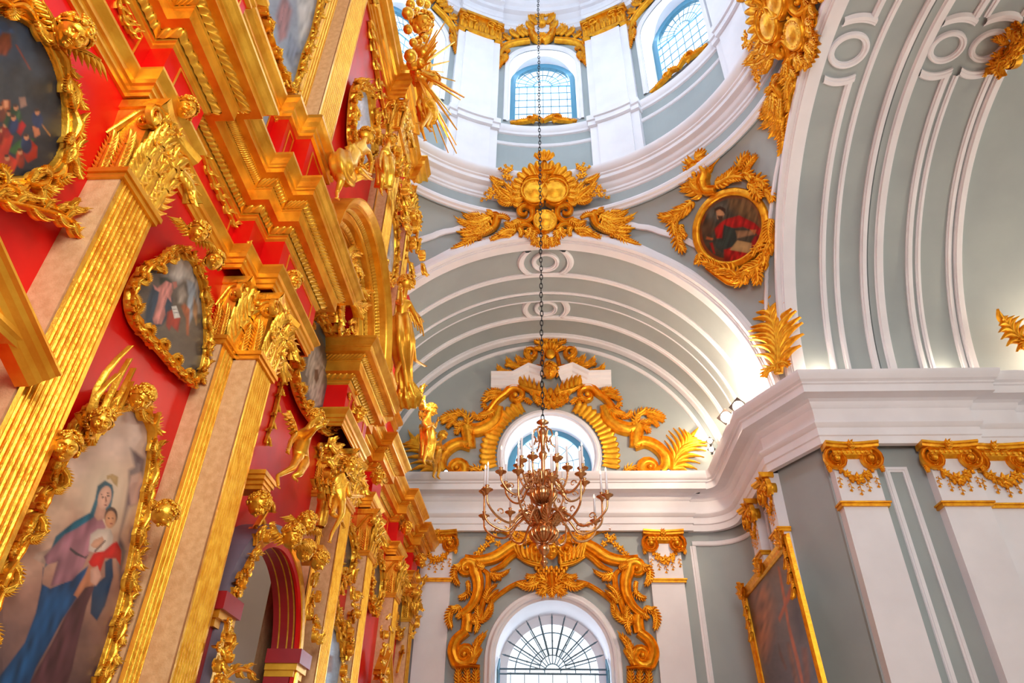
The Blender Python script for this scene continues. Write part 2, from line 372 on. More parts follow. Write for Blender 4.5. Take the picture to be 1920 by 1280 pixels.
# nave vault, running along +x
def bandx(a, b, t=.07):
    if a in (6.88, 8.97, 9.21, 9.94):       # panel borders stop short of the round bosses on the crown
        band(FVR, -YC, a, b, t, a0=0, a1=84.2); return band(FVR, -YC, a, b, t, a0=98.2, a1=180)
    return band(FVR, -YC, a, b, t, a0=0, a1=180)
surface(FVR, -YC, 5.95, 8.05, RV)
surface(FVR, -YC, 8.05, 13.5, RV)
for a, b, t in ((5.93, 6.28, .09), (6.88, 7.03, .07), (7.23, 7.36, .06), (7.86, 8.02, .09), (8.2, 8.42, .10), (8.97, 9.13, .07), (9.21, 9.33, .06), (9.94, 10.08, .06), (10.12, 10.32, .10)): bandx(a, b, t)
build('vault_step', sweep_arch(FVR, -YC, ZS, RV, [(0, -8.05), (-.05, -8.05), (-.05, -8.22), (0, -8.22)], 0, 180, 72), GREY, ceil)
def rosette(cx, cy, R_, axis, r=RV, pad=.42):
    """round boss moulding on a vault crown, with the curved ends of the two panels on either side"""
    def on(x, y, d):       # point on vault at plan position x,y, protruding d
        if axis == 'y': t = x - XC; rr = r - d; return (XC + t * rr / r, y, ZS + math.sqrt(max(0, rr * rr - (t * rr / r) ** 2)))
        t = y - YC; rr = r - d; return (x, YC + t * rr / r, ZS + math.sqrt(max(0, rr * rr - (t * rr / r) ** 2)))
    mb = MB()
    rows = [[on(cx + R_ * q * math.cos(a), cy + R_ * q * math.sin(a), d) for q, d in ((1.06, -.01), (1.04, .07), (.98, .09), (.90, .09), (.85, .06), (.74, .06), (.70, -.01))] for a in np.linspace(0, 2 * PI, 41)[:-1]]
    mb.grid(rows, cu=True); autosmooth(build('rosette_ring', mb, WHITE, ceil), 30)
def endcap(cx, cy, R_, half, axis, sgn, r=RV, dd=.5):
    """concave curved end of a vault panel beside a rosette: moulded strip following the circle"""
    def on(x, y, d):
        if axis == 'y': t = x - XC; rr = r - d; return (XC + t * rr / r, y, ZS + math.sqrt(max(0, rr * rr - (t * rr / r) ** 2)))
        t = y - YC; rr = r - d; return (x, YC + t * rr / r, ZS + math.sqrt(max(0, rr * rr - (t * rr / r) ** 2)))
    am = math.asin(min(1, half / R_)); rows = []
    for a in np.linspace(-am, am, 16):
        row = []
        for q, d in ((0, -.01), (.0, .06), (.05, .06), (.07, .08), (.15, .08), (.17, .05), (.20, -.01)):
            rr = R_ + q
            al = rr * math.sin(a) if False else R_ * math.sin(a); ac = sgn * (math.sqrt(max(0, R_ ** 2 - al ** 2)) + q)
            row.append(on(cx + ac, cy + al, d) if axis == 'y' else on(cx + al, cy + ac, d))
        rows.append(row)
    mb = MB(); mb.grid(rows); autosmooth(build('panel_end', mb, WHITE, ceil), 30)
for cx_, cy_, R_, ax_, hf in ((XC, 15.78, .46, 'y', .5), (XC, 18.02, .42, 'y', .42), (6.70, YC + .12, .47, 'x', .34), (8.78, YC + .12, .42, 'x', .34), (9.66, YC + .12, .42, 'x', .36)):
    rosette(cx_, cy_, R_ * .86, ax_)
    for sg in (-1, 1): endcap(cx_, cy_, R_ * 1.42, hf, ax_, sg)
# apse-like left arm vault behind the icon screen (only its rim can show)
surface(FVR, -YC, -5.9, -9.0, RV)

# ------------------------------------------------------------------ crossing arches (archivolts) and pendentives
YA, XA = YC + H, XC + H
ARV = [(-.02, .02), (-.02, -.13), (.02, -.15), (.09, -.15), (.12, -.12), (.20, -.12), (.23, -.09), (.27, -.09), (.30, -.06), (.36, -.05), (.38, .02)]
def arv(name, F, cu): 
    o = build(name, sweep_arch(F, cu, ZS, RV, [(a, -b) for a, b in ARV], 0, 180, 90), WHITE); o['kind'] = 'structure'; autosmooth(o, 28)
arv('trim_arch_far', Frame((0, YA, 0), (1, 0, 0), (0, 0, 1)), XC)
arv('trim_arch_right', Frame((XA, 0, 0), (0, -1, 0), (0, 0, 1)), -YC)
arv('trim_arch_left', Frame((XC - H, 0, 0), (0, 1, 0), (0, 0, 1)), YC)
ZR, RR = 16.62, 5.86       # ring height and radius where the pendentives end
def pend_pt(s, z, q0):
    """s 0..1 from the first arch face to the second; q0 = quadrant (sx, sy)"""
    tz = max(0.0, z - ZS); zz = min(tz, RV)
    xx = math.sqrt(max(0, RV ** 2 - zz ** 2))
    # angle from the y axis where the arch edge lies, and its radius
    a1 = math.atan2(xx, H); r1 = math.hypot(xx, H)
    if z > ZS + RV: f = (z - ZS - RV) / (ZR - ZS - RV); r1 = H + (RR - H) * f; a1 = 0
    a = a1 + (PI / 2 - 2 * a1) * s
    # spherical bulge between the arch edges
    rs = math.sqrt(max(.1, 8.09 ** 2 - max(0, z - ZS + .05) ** 2 * (8.09 ** 2 - RR ** 2) / (ZR - ZS) ** 2))
    r2 = max(r1, rs) if False else r1 + (rs - r1) * math.sin(PI * s) ** .7
    return (XC + q0[0] * r2 * math.sin(a), YC + q0[1] * r2 * math.cos(a), z)
for q0, nm in (((1, 1), 'pendentive_far_right'), ((-1, 1), 'pendentive_far_left'), ((1, -1), 'pendentive_near_right'), ((-1, -1), 'pendentive_near_left')):
    zs_ = [ZS + (ZR - ZS) * (1 - math.cos(PI / 2 * i / 40)) if False else ZS + (ZR - ZS) * i / 60 for i in range(61)]
    mb = MB(); mb.grid([[pend_pt(s, z, q0) for s in np.linspace(0, 1, 25)] for z in zs_])
    o = build('ceiling_' + nm, mb, GREY, None, True); o['kind'] = 'structure'
# thin mouldings running parallel to the arches on the pendentive field
def par_arch(F, cu, nm, d):
    o = build(nm, sweep_arch(F, cu, ZS, RV + d, [(-.0, -.03), (0, .05), (.03, .07), (.06, .07), (.09, .05), (.10, -.03)], 28, 152, 72), WHITE); o['kind'] = 'structure'
def pend_strip(nm, q0, swap, d=.8, w=.10):
    """moulding on the pendentive surface at a constant distance d from the arch edge"""
    rows = []
    for z in np.linspace(ZS + .8, ZR - .1, 60):
        # find s such that the in-face distance from the arch circle is d
        best = None
        for s in np.linspace(0.0, .5, 60):
            p = pend_pt(s, z, (1, 1)); dist = math.hypot(p[0] - XC, z - ZS) - RV
            if dist >= d: best = s; break
        if best is None: continue
        p0 = pend_pt(best, z, (1, 1)); ang = math.atan2(p0[0] - XC, p0[1] - YC); r0 = math.hypot(p0[0] - XC, p0[1] - YC)
        row = []
        tang = math.atan2(z - ZS, p0[0] - XC)
        for q, e in ((-w, -.01), (-w * .8, .05), (-w * .2, .07), (w * .2, .07), (w * .8, .05), (w, -.01)):
            x = p0[0] + q * math.cos(tang); zz = z + q * math.sin(tang); y = p0[1] + q * math.cos(tang) * -.6
            n_ = e; x -= n_ * math.sin(ang); y -= n_ * math.cos(ang)
            if swap: x, y = XC + (y - YC), YC + (x - XC)
            row.append((XC + (x - XC) * q0[0], YC + (y - YC) * q0[1], zz - e * .3))
        rows.append(row)
    if len(rows) > 2:
        mb = MB(); mb.grid(rows); o = build(nm, mb, WHITE); o['kind'] = 'structure'; autosmooth(o, 40)
pend_strip('trim_pendentive_far', (1, 1), False); pend_strip('trim_pendentive_far_left', (-1, 1), False)
pend_strip('trim_pendentive_right', (1, 1), True, .42, .05)

arv('trim_arch_near', Frame((0, YC - H, 0), (-1, 0, 0), (0, 0, 1)), -XC)
surface(FV, XC, -5.5, 3.1, RV)
o = build('wall_near_arm', merge(sweep_plan([(20, 3.4), (6.2, 3.4), (5.6, 2.6), (5.6, -5.5), (-5.5, -5.5), (-5.5, 3.2)], [(0, 0), (0, ZS + .3)]), MB().add([(XC + RV * math.cos(a), -5.45, ZS + RV * math.sin(a)) for a in np.linspace(0, PI, 30)], [tuple(range(30))])), GREY); o['kind'] = 'structure'
o = build('trim_near_cornice', sweep_plan([(20, 3.45), (6.17, 3.45), (5.5, 2.6), (5.5, -5.4), (-5.4, -5.4), (-5.4, 3.2)], [(a_, b_) for a_, b_ in E_ARCH + E_FRZ[1:] + E_CORN[1:]]), WHITE); o['kind'] = 'structure'
surface(FVR, -YC, 13.4, 20, RV)
o = build('wall_nave_end', merge(MB().add([(19.8, 3.3, 0), (19.8, 14.6, 0), (19.8, 14.6, 16.3), (19.8, 3.3, 16.3)], [(0, 1, 2, 3)])), GREY); o['kind'] = 'structure'
o = build('wall_sanctuary', MB().add([(-9, 3, 0), (-9, 15, 0), (-9, 15, 16.3), (-9, 3, 16.3)], [(0, 1, 2, 3)]), GREY); o['kind'] = 'structure'
# ------------------------------------------------------------------ ring, drum and dome
def ring_part(nm, prof, mat_, n=128, sharp=28):
    mb = sweep_plan(ringpath(RR, n), [(-a, z) for a, z in prof], closed=True)     # a > 0 towards the axis
    o = build(nm, mb, mat_); o['kind'] = 'structure'; autosmooth(o, sharp); return o
ring_part('trim_ring_astragal', [(0, 16.44), (.05, 16.45), (.07, 16.50), (.13, 16.53), (.15, 16.60), (.13, 16.66), (.06, 16.68), (.04, 16.74), (0, 16.75)], WHITE)
ring_part('trim_ring_frieze', [(0.0, 16.4), (0.02, 16.75), (.02, 17.2)], GREY)
ring_part('trim_ring_cornice', [(.02, 17.13), (.06, 17.15), (.08, 17.20), (.12, 17.22), (.13, 17.30), (.19, 17.33), (.24, 17.40), (.25, 17.46), (.37, 17.50), (.39, 17.52), (.40, 17.63), (.45, 17.66), (.46, 17.70), (.52, 17.74), (.58, 17.82), (.60, 17.88), (.60, 17.93), (.1, 17.98)], WHITE)
RD = 5.78                                     # drum wall radius
def dpt(a, z, r): return (XC + r * math.sin(a), YC + r * math.cos(a), z)
hw = math.radians(11.6)
ZB, ZSP, ZT = 20.95, 23.9, 25.05               # opening: sill, springing, crown
def optop(da):                                 # top of the opening at angular offset da
    q = min(1, abs(da) / hw); return ZSP + (ZT - ZSP) * math.sqrt(max(0, 1 - q * q))
mb = MB(); angs = []
for i, wa in enumerate(WIN_ANG):
    a = math.radians(wa)
    for q in np.sin(np.linspace(-PI / 2, PI / 2, 25)): angs.append((a + hw * float(q), i))
angs.sort(key=lambda t: t[0] % (2 * PI)); N_ = len(angs)
for k in range(N_):
    a, i = angs[k]; b, j = angs[(k + 1) % N_]
    if (b - a) % (2 * PI) < 1e-6: continue
    aa = a % (2 * PI); bb = aa + ((b - a) % (2 * PI))
    if i == j and (bb - aa) < hw:
        wa = math.radians(WIN_ANG[i]); da = ((aa - wa + PI) % (2 * PI)) - PI; db = da + bb - aa
        mb.add([dpt(aa, 17.8, RD), dpt(bb, 17.8, RD), dpt(bb, ZB, RD), dpt(aa, ZB, RD)], [(0, 1, 2, 3)])
        mb.add([dpt(aa, optop(da), RD), dpt(bb, optop(db), RD), dpt(bb, 27.3, RD), dpt(aa, 27.3, RD)], [(0, 1, 2, 3)])
    else:
        n_ = 6
        for t in range(n_):
            p, q = aa + (bb - aa) * t / n_, aa + (bb - aa) * (t + 1) / n_
            mb.add([dpt(p, 17.8, RD), dpt(q, 17.8, RD), dpt(q, 27.3, RD), dpt(p, 27.3, RD)], [(0, 1, 2, 3)])
o = build('wall_drum', mb, GREY, None, True); o['kind'] = 'structure'
ring_part('trim_drum_low', [(.08, 19.66), (.12, 19.68), (.15, 19.74), (.12, 19.80), (.08, 19.82)], WHITE)
ring_part('trim_drum_sill', [(.08, 20.2), (.14, 20.22), (.16, 20.3), (.20, 20.34), (.24, 20.44), (.25, 20.52), (.08, 20.56)], WHITE)
hw2 = math.radians(10.3); RG = 6.35
for i, wa in enumerate(WIN_ANG):
    a = math.radians(wa)
    def bd(hw_, zb, zsp, zt, r, n=26):
        L = [dpt(a - hw_, zb, r)]
        for q in np.linspace(-PI / 2, PI / 2, n): L.append(dpt(a + hw_ * math.sin(q), zsp + (zt - zsp) * math.cos(q), r))
        return L + [dpt(a + hw_, zb, r)]
    mb = MB(); mb.grid([bd(hw, ZB, ZSP, ZT, RD - .02), bd(hw2 * 1.02, ZB + .1, 23.9, 25.02, RG)], cv=True)
    o = build('reveal_drum_window', mb, WHITE, None, False); o['kind'] = 'structure'; autosmooth(o, 60)
    mb = MB(); mb.grid([bd(hw * 1.16, ZB - .1, ZSP, ZT + .28, RD - .0), bd(hw * 1.15, ZB - .1, ZSP, ZT + .26, RD - .08), bd(hw * 1.07, ZB - .1, ZSP, ZT + .12, RD - .08), bd(hw * 1.06, ZB - .1, ZSP, ZT + .1, RD - .05), bd(hw, ZB - .1, ZSP, ZT, RD - .05)])
    o = build('trim_drum_window', mb, WHITE); o['kind'] = 'structure'
    wn = struct_empty('window_%d' % (i + 3), dpt(a, 22, RG))
    X_ = np.array([math.cos(a), -math.sin(a), 0])
    Fw = Frame(dpt(a, 0, RG), X_, (0, 0, 1)); W_ = RG * math.sin(hw2); 
    sp, ct = 23.9, 24.95
    path = [(W_, 21.0)] + [(W_ * math.cos(t), sp + (ct - sp) * math.sin(t)) for t in np.linspace(0, PI, 24)] + [(-W_, 21.0)]
    build('window_frame', strip(Fw, path, [(-.06, -.06), (-.06, .06), (.16, .06), (.16, -.06)], True), BLUEFR, wn)
    build('pane', MB().add([Fw.at(u, v, -.03) for u, v in path], [tuple(range(len(path)))]), GLASS, wn)
    mb = MB()
    for k in range(1, 8): u = -W_ + 2 * W_ * k / 8; mb.bar(Fw.at(u, 21.0), Fw.at(u, sp - .2), .017, 4)
    for k in range(0, 8): v = 21.0 + (sp - .2 - 21.0) * k / 7; mb.bar(Fw.at(-W_, v), Fw.at(W_, v), .017 + (.012 if k == 7 else 0), 4)
    for k in range(1, 12): t = PI * k / 12; mb.bar(Fw.at(.3 * math.cos(t), sp - .2 + .25 * math.sin(t)), Fw.at(W_ * math.cos(t), sp - .2 + (ct - sp + .2) * math.sin(t)), .017, 4)
    for q in (.3, .55, .8): mb.tube([Fw.at(W_ * q * math.cos(t), sp - .2 + (ct - sp + .2) * q * math.sin(t)) for t in np.linspace(0, PI, 20)], .017, 4)
    build('glazing_bars', mb, BLUEFR, wn)
# drum pilasters and pedestals between the windows
def dblock(nm, a0, a1, z0, z1, r0, r1, mat_, parent, n=5):
    mb = MB(); A = np.linspace(a0, a1, n)
    rows = [[dpt(t, z0, r1) for t in A], [dpt(t, z0, r0) for t in A], [dpt(t, z1, r0) for t in A], [dpt(t, z1, r1) for t in A]]
    mb.grid(rows); 
    for t in (a0, a1): mb.add([dpt(t, z0, r1), dpt(t, z0, r0), dpt(t, z1, r0), dpt(t, z1, r1)], [(0, 1, 2, 3)])
    return build(nm, mb, mat_, parent)
PIL_MID = []
for i in range(8):
    a = WIN_ANG[i] % 360; b = WIN_ANG[(i + 1) % 8] % 360
    if b < a: b += 360
    PIL_MID.append((a + b) / 2)
for pm in PIL_MID:
    c = math.radians(pm); d = math.radians
    pe = struct_empty('trim_drum_pilaster', dpt(c, 20, 5.6))
    dblock('pedestal', c - d(8.2), c + d(8.2), 17.9, 20.1, RD - .18, RD, WHITE, pe)
    dblock('pedestal', c - d(5.6), c + d(5.6), 17.9, 20.15, RD - .26, RD, WHITE, pe)
    dblock('pedestal_cap', c - d(8.7), c + d(8.7), 20.1, 20.3, RD - .28, RD, WHITE, pe); dblock('pedestal_cap', c - d(6.1), c + d(6.1), 20.12, 20.34, RD - .36, RD, WHITE, pe)
    dblock('pedestal_cap', c - d(9.0), c + d(9.0), 20.3, 20.52, RD - .34, RD, WHITE, pe); dblock('pedestal_cap', c - d(6.4), c + d(6.4), 20.34, 20.56, RD - .42, RD, WHITE, pe)
    dblock('pilaster_shaft', c - d(7.9), c + d(7.9), 20.5, 26.1, RD - .14, RD, WHITE, pe); dblock('pilaster_shaft', c - d(5.4), c + d(5.4), 20.5, 26.1, RD - .22, RD, WHITE, pe)
# upper drum entablature and dome
ring_part('trim_drum_entablature', [(.02, 26.05), (.20, 26.06), (.20, 26.3), (.24, 26.32), (.26, 26.45), (.14, 26.5), (.14, 26.8), (.22, 26.85), (.30, 26.95), (.46, 27.0), (.50, 27.18), (.60, 27.25), (.66, 27.38), (.2, 27.45)], WHITE)
for pm in PIL_MID:
    c = math.radians(pm); d = math.radians
    pe = struct_empty('trim_entablature_break', dpt(c, 26.5, 5.5))
    for z0, z1, e in ((26.12, 26.32, .34), (26.32, 26.47, .38), (26.47, 26.82, .30), (26.82, 27.0, .42), (27.0, 27.2, .62), (27.2, 27.4, .76)):
        dblock('entablature_course', c - d(8.2), c + d(8.2), z0, z1, RD - e, RD, WHITE, pe)
mb = MB(); rows = []
for i in range(21):
    t = PI / 2 * i / 20; rows.append([dpt(2 * PI * j / 96, 27.4 + 5.0 * math.sin(t), 5.3 * math.cos(t) + .001) for j in range(96)])
mb.grid(rows, cv=True); o = build('ceiling_dome', mb, WHITE, None, True); o['kind'] = 'structure'
for q in range(16):
    t0 = math.radians(q * 22.5 + 11); mb = MB()
    rows = []
    for i in range(16):
        t = math.radians(2 + 70 * i / 15); r = 5.27 * math.cos(t); z = 27.4 + 5 * math.sin(t) - .02
        rows.append([dpt(t0 + e * .03, z - k, r - k) for e, k in ((-1, 0), (-.8, .06), (.8, .06), (1, 0))])
    mb.grid(rows); o = build('trim_dome_rib', mb, WHITE); o['kind'] = 'structure'
# ================================================================== CARVING: leaves, scrolls, shells, wings, heads, figures
def catmull(pts, k=6):
    P_ = [np.array(p, float) for p in pts]
    if len(P_) < 3: return [P_[0] + (P_[-1] - P_[0]) * t for t in np.linspace(0, 1, k + 1)]
    Q = [2 * P_[0] - P_[1]] + P_ + [2 * P_[-1] - P_[-2]]; out = []
    for i in range(1, len(Q) - 2):
        for j in range(k):
            t = j / k; a, b, c, d = Q[i - 1], Q[i], Q[i + 1], Q[i + 2]
            out.append(.5 * ((2 * b) + (-a + c) * t + (2 * a - 5 * b + 4 * c - d) * t * t + (-a + 3 * b - 3 * c + d) * t ** 3))
    out.append(P_[-1]); return out
def spiral(c, r0, a0, turns, sgn=1, r1=.18, n=None):
    """points from the outside (angle a0, radians) winding inwards"""
    n = n or max(8, int(abs(turns) * 14)); return [(c[0] + r0 * (1 - (1 - r1) * t) * math.cos(a0 + sgn * 2 * PI * turns * t), c[1] + r0 * (1 - (1 - r1) * t) * math.sin(a0 + sgn * 2 * PI * turns * t)) for t in np.linspace(0, 1, n)]
SC_PROF = [(-1, -.02), (-.98, .45), (-.80, .85), (-.62, .55), (-.30, .80), (0, .92), (.30, .80), (.62, .55), (.80, .85), (.98, .45), (1, -.02)]
def scroll_mb(F, pts, w, h, n0=0.0, prof=SC_PROF, taper=None, k=6, raw=False):
    """ribbed band along a curve; w may be a list of half widths at the control points"""
    L = [np.array(p, float) for p in pts] if raw else catmull(pts, k)
    n = len(L); W = np.interp(np.linspace(0, 1, n), np.linspace(0, 1, len(w)), w) if hasattr(w, '__len__') else np.full(n, float(w))
    rows = []
    for i in range(n):
        d = L[min(i + 1, n - 1)] - L[max(i - 1, 0)]; d = d / (np.linalg.norm(d) + 1e-9); nn = np.array([-d[1], d[0]])
        s = min(1.0, W[i] / max(1e-6, W.max()) * .6 + .4)
        rows.append([F.at(*(L[i] + nn * a * W[i]), n0 + b * h * s) for a, b in prof])
    mb = MB(); mb.grid(rows)
    for r in (0, n - 1):
        b = r * len(prof); mb.f.append(tuple(range(b, b + len(prof))))
    return mb
def blade(mb, F, p0, p1, w, h, bend, curl, n0, n=5):
    """simple pointed blade with a raised ridge"""
    d = p1 - p0; L = math.hypot(d[0], d[1]) + 1e-9; d = d / L; q = np.array([-d[1], d[0]]); rows = []
    for i in range(n + 1):
        t = i / n; env = (.55 + .45 * math.sin(PI * (t * .8 + .1))) * (1 - t ** 2.2) + .03; c = p0 + d * L * t + q * bend * L * math.sin(PI * t); up = curl * h * t * t
        rows.append([F.at(c[0] + q[0] * k * w * env, c[1] + q[1] * k * w * env, n0 + z * h + up * (1 if k else 1.1)) for k, z in ((-1, -.12), (-.62, .42), (0, .66 - .18 * t), (.62, .42), (1, -.12))])
    mb.grid(rows)
def leaf_mb(F, p0, p1, w, h, bend=0.0, lobes=5, curl=.5, n0=0.0, n=None):
    """acanthus leaf from base p0 to tip p1: a rib with pointed fingers fanning off either side"""
    p0, p1 = np.array(p0, float), np.array(p1, float); mb = MB()
    if lobes <= 1: blade(mb, F, p0, p1, w, h, bend, curl, n0, 6); return mb
    d = p1 - p0; L = np.linalg.norm(d) + 1e-9; d = d / L; q = np.array([-d[1], d[0]]); k_ = int(min(9, max(3, lobes, round(L / (w * .52)))))
    def sp(t): return p0 + d * L * t + q * bend * L * math.sin(PI * t) * (1 - .3 * t)
    for i in range(k_):
        t = .04 + .74 * i / (k_ - 1); c = sp(t); e = sp(min(1, t + .05)) - sp(max(0, t - .05)); e = e / np.linalg.norm(e); r = np.array([-e[1], e[0]])
        env = (math.sin(PI * (.22 + .62 * t))) ** .8 * (1 - .30 * t); ph = math.radians(62 - 34 * t)
        for s in (-1, 1):
            ln = w * 1.35 * env; tip = c + (e * math.cos(ph) + r * s * math.sin(ph)) * ln
            blade(mb, F, c - e * w * .10, tip, max(L / k_ * .52, w * .30) * (1 - .25 * t), h * .62, .10 * s, .5, n0 + h * (.10 + .35 * math.sin(PI * min(1, t + .15))) + curl * h * .9 * t ** 3, 4)
    t0 = .60; blade(mb, F, sp(t0), p1, w * .42, h * .7, .02, .5, n0 + h * .3 + curl * h * .35, 5)
    rows = []
    for i in range(7):
        t = i / 6; c = sp(t * .92); e = sp(min(1, t + .05)) - sp(max(0, t - .05)); e = e / np.linalg.norm(e); r = np.array([-e[1], e[0]]); ww = w * .36 * (1 - .75 * t); z = n0 + h * (.45 + .45 * math.sin(PI * min(1, t + .15))) + curl * h * t ** 3
        rows.append([F.at(*(c - r * ww), n0 - .01), F.at(*(c - r * ww * .7), z), F.at(*(c - r * ww * .15), z * 1.0 - h * .05), F.at(*(c + r * ww * .15), z - h * .05), F.at(*(c + r * ww * .7), z), F.at(*(c + r * ww), n0 - .01)])
    mb.grid(rows); return mb
def leaf(T, F, p0, p1, w, h, bend=0.0, lobes=5, curl=.5, n0=0.0, m=None, name='leaf'):
    return build(name, leaf_mb(F, p0, p1, w, h, bend, lobes, curl, n0), m or GOLDW, T, True)
def scroll(T, F, pts, w, h, m=None, name='scroll', n0=0.0, raw=False, prof=SC_PROF, k=6):
    return autosmooth(build(name, scroll_mb(F, pts, w, h, n0, prof, None, k, raw), m or GOLDW, T), 50)
def volute(T, F, pts, c, w, h, turns=1.6, sgn=1, m=None, both=False, eye=True, name='scroll', wend=.35, n0=0.0, taper0=.8):
    """a band that follows pts and rolls into a spiral around c"""
    a = catmull(pts, 6); last = a[-1]; c = np.array(c, float); v = last - c; r0 = float(np.linalg.norm(v)); a0 = math.atan2(v[1], v[0])
    sp = spiral(c, r0, a0, turns, sgn, .2)[1:]
    L = [tuple(p) for p in a] + sp; na, nb = len(a), len(sp)
    W = list(np.linspace(w * taper0, w, na)) + list(np.linspace(w, w * wend, nb))
    o = scroll(T, F, L, W, h, m, name, n0, raw=True)
    if eye: build('scroll_eye', MB().ball(F.at(c[0], c[1], n0 + h * .7), r0 * .26, 8, 6), m or GOLDW, T, True)
    return o
def flower_mb(F, c, r, n0=0.0, k=5, a0=0.0):
    mb = MB()
    for i in range(k):
        a = a0 + 2 * PI * i / k; p = (c[0] + r * .95 * math.cos(a), c[1] + r * .95 * math.sin(a))
        x = leaf_mb(F, c, p, r * .42, r * .4, 0, 1, .6, n0, 6); mb.add(x.v, x.f)
    mb.ball(F.at(c[0], c[1], n0 + r * .35), r * .24, 7, 5); return mb
def flower(T, F, c, r, m=None, n0=0.0, k=5, name='flower'): return build(name, flower_mb(F, c, r, n0, k, rng.uniform(0, 6)), m or GOLDW, T, True)
def sprig(T, F, p0, p1, r, m=None, n0=0.0, k=5, name='flower_sprig'):
    """small stalk with leaves and buds"""
    p0, p1 = np.array(p0, float), np.array(p1, float); d = p1 - p0; q = np.array([-d[1], d[0]]); mb = MB()
    mb.tube([F.at(*(p0 + d * t), n0 + r * .3) for t in (0, .5, 1)], r * .10, 5)
    for i in range(k):
        t = (i + .6) / k; s = (-1) ** i; b = p0 + d * t; e = b + d * .18 + q * s * .30 * (1 - .4 * t)
        x = leaf_mb(F, b, e, r * .22, r * .25, .1 * s, 1, .5, n0 + r * .1, 5); mb.add(x.v, x.f)
        if i % 2 == 0: mb.ball(F.at(*(b + q * s * -.16), n0 + r * .3), r * .17, 6, 5)
    x = flower_mb(F, p1, r * .45, n0, 5); mb.add(x.v, x.f)
    return build(name, mb, m or GOLDW, T, True)
def frond(T, F, pts, side_len, w, h, m=None, n=9, both=True, name='frond', n0=0.0, lean=.9, tail=.35):
    """palm frond: curved stem with long narrow leaves, each its own part"""
    L = catmull(pts, 8); mb = MB(); build('stem', scroll_mb(F, L[::4], [w * .8, w * .5, w * .25], h, n0, k=3), m or GOLDW, T, True)
    for i in range(n):
        t = .12 + .86 * i / (n - 1); p = L[min(len(L) - 1, int(t * (len(L) - 1)))]; k_ = int(t * (len(L) - 1)); d = L[min(k_ + 1, len(L) - 1)] - L[max(k_ - 1, 0)]; d = d / np.linalg.norm(d); q = np.array([-d[1], d[0]])
        ln = side_len * (math.sin(PI * (.2 + .72 * t)) * (1 - tail * t))
        for s in ((-1, 1) if both is True else (both,)):
            e = p + d * ln * lean + q * s * ln * .75
            leaf(T, F, p, e, w, h, -.22 * s, 1, .6, n0, m, name)
    e = L[-1]; d = L[-1] - L[-3]; d = d / np.linalg.norm(d); leaf(T, F, e - d * w, e + d * side_len * .5, w, h, .05, 1, .5, n0, m, name)
def shell_mb(F, c, r, a0, a1, k, h, r_in=.15, n0=0.0, wob=.08):
    """fan shell, ribs radiating between angles a0 and a1"""
    rows = []; n = k * 6
    for i in range(n + 1):
        t = i / n; a = a0 + (a1 - a0) * t; rb = abs(math.sin(PI * t * k)); R_ = r * (1 - wob + wob * rb)
        rows.append([F.at(c[0] + R_ * q * math.cos(a), c[1] + R_ * q * math.sin(a), n0 + h * (z0 + rb * z1)) for q, z0, z1 in [(r_in + (1 - r_in) * e_, z0_, z1_) for e_, z0_, z1_ in ((0, .9, 0), (.15, .55, .25), (.45, .35, .4), (.75, .45, .5), (.93, .7, .45), (1, .45, .3), (.99, -.02, 0))]])
    mb = MB(); mb.grid(rows); return mb
def shell(T, F, c, r, a0, a1, k, h, m=None, r_in=.15, n0=0.0, name='shell', wob=.08): return build(name, shell_mb(F, c, r, a0, a1, k, h, r_in, n0, wob), m or GOLDW, T, True)
def wing(T, F, root, tip, w, h, m=None, n0=0.0, sgn=1, rows_=3, name='wing'):
    """wing made of overlapping rows of feathers along root->tip; feathers trail to the sgn side"""
    root, tip = np.array(root, float), np.array(tip, float); d = tip - root; L = np.linalg.norm(d); d /= L; q = np.array([-d[1], d[0]]) * sgn; mb = MB()
    for r in range(rows_):
        k = 7 - r; ln = w * (1 - .27 * r)
        for i in range(k):
            t = (i + .3) / k; b = root + d * L * t * (1 - .10 * r) + q * w * .02; e = b + q * ln * (.55 + .45 * t) + d * ln * (.15 + .75 * t)
            x = leaf_mb(F, b, e, w * .13, h * .5, .06, 1, .2, n0 + h * .28 * (r + 1), 6); mb.add(x.v, x.f)
    x = scroll_mb(F, [root, root + d * L * .5 - q * w * .08, tip], [w * .16, w * .14, w * .06], h * 1.3, n0, k=4); mb.add(x.v, x.f)
    return build(name, mb, m or GOLDW, T, True)
def basis(fwd, up):
    f = np.array(fwd, float); f /= np.linalg.norm(f); u = np.array(up, float); u = u - f * (u @ f); u /= np.linalg.norm(u); return f, u, np.cross(f, u)
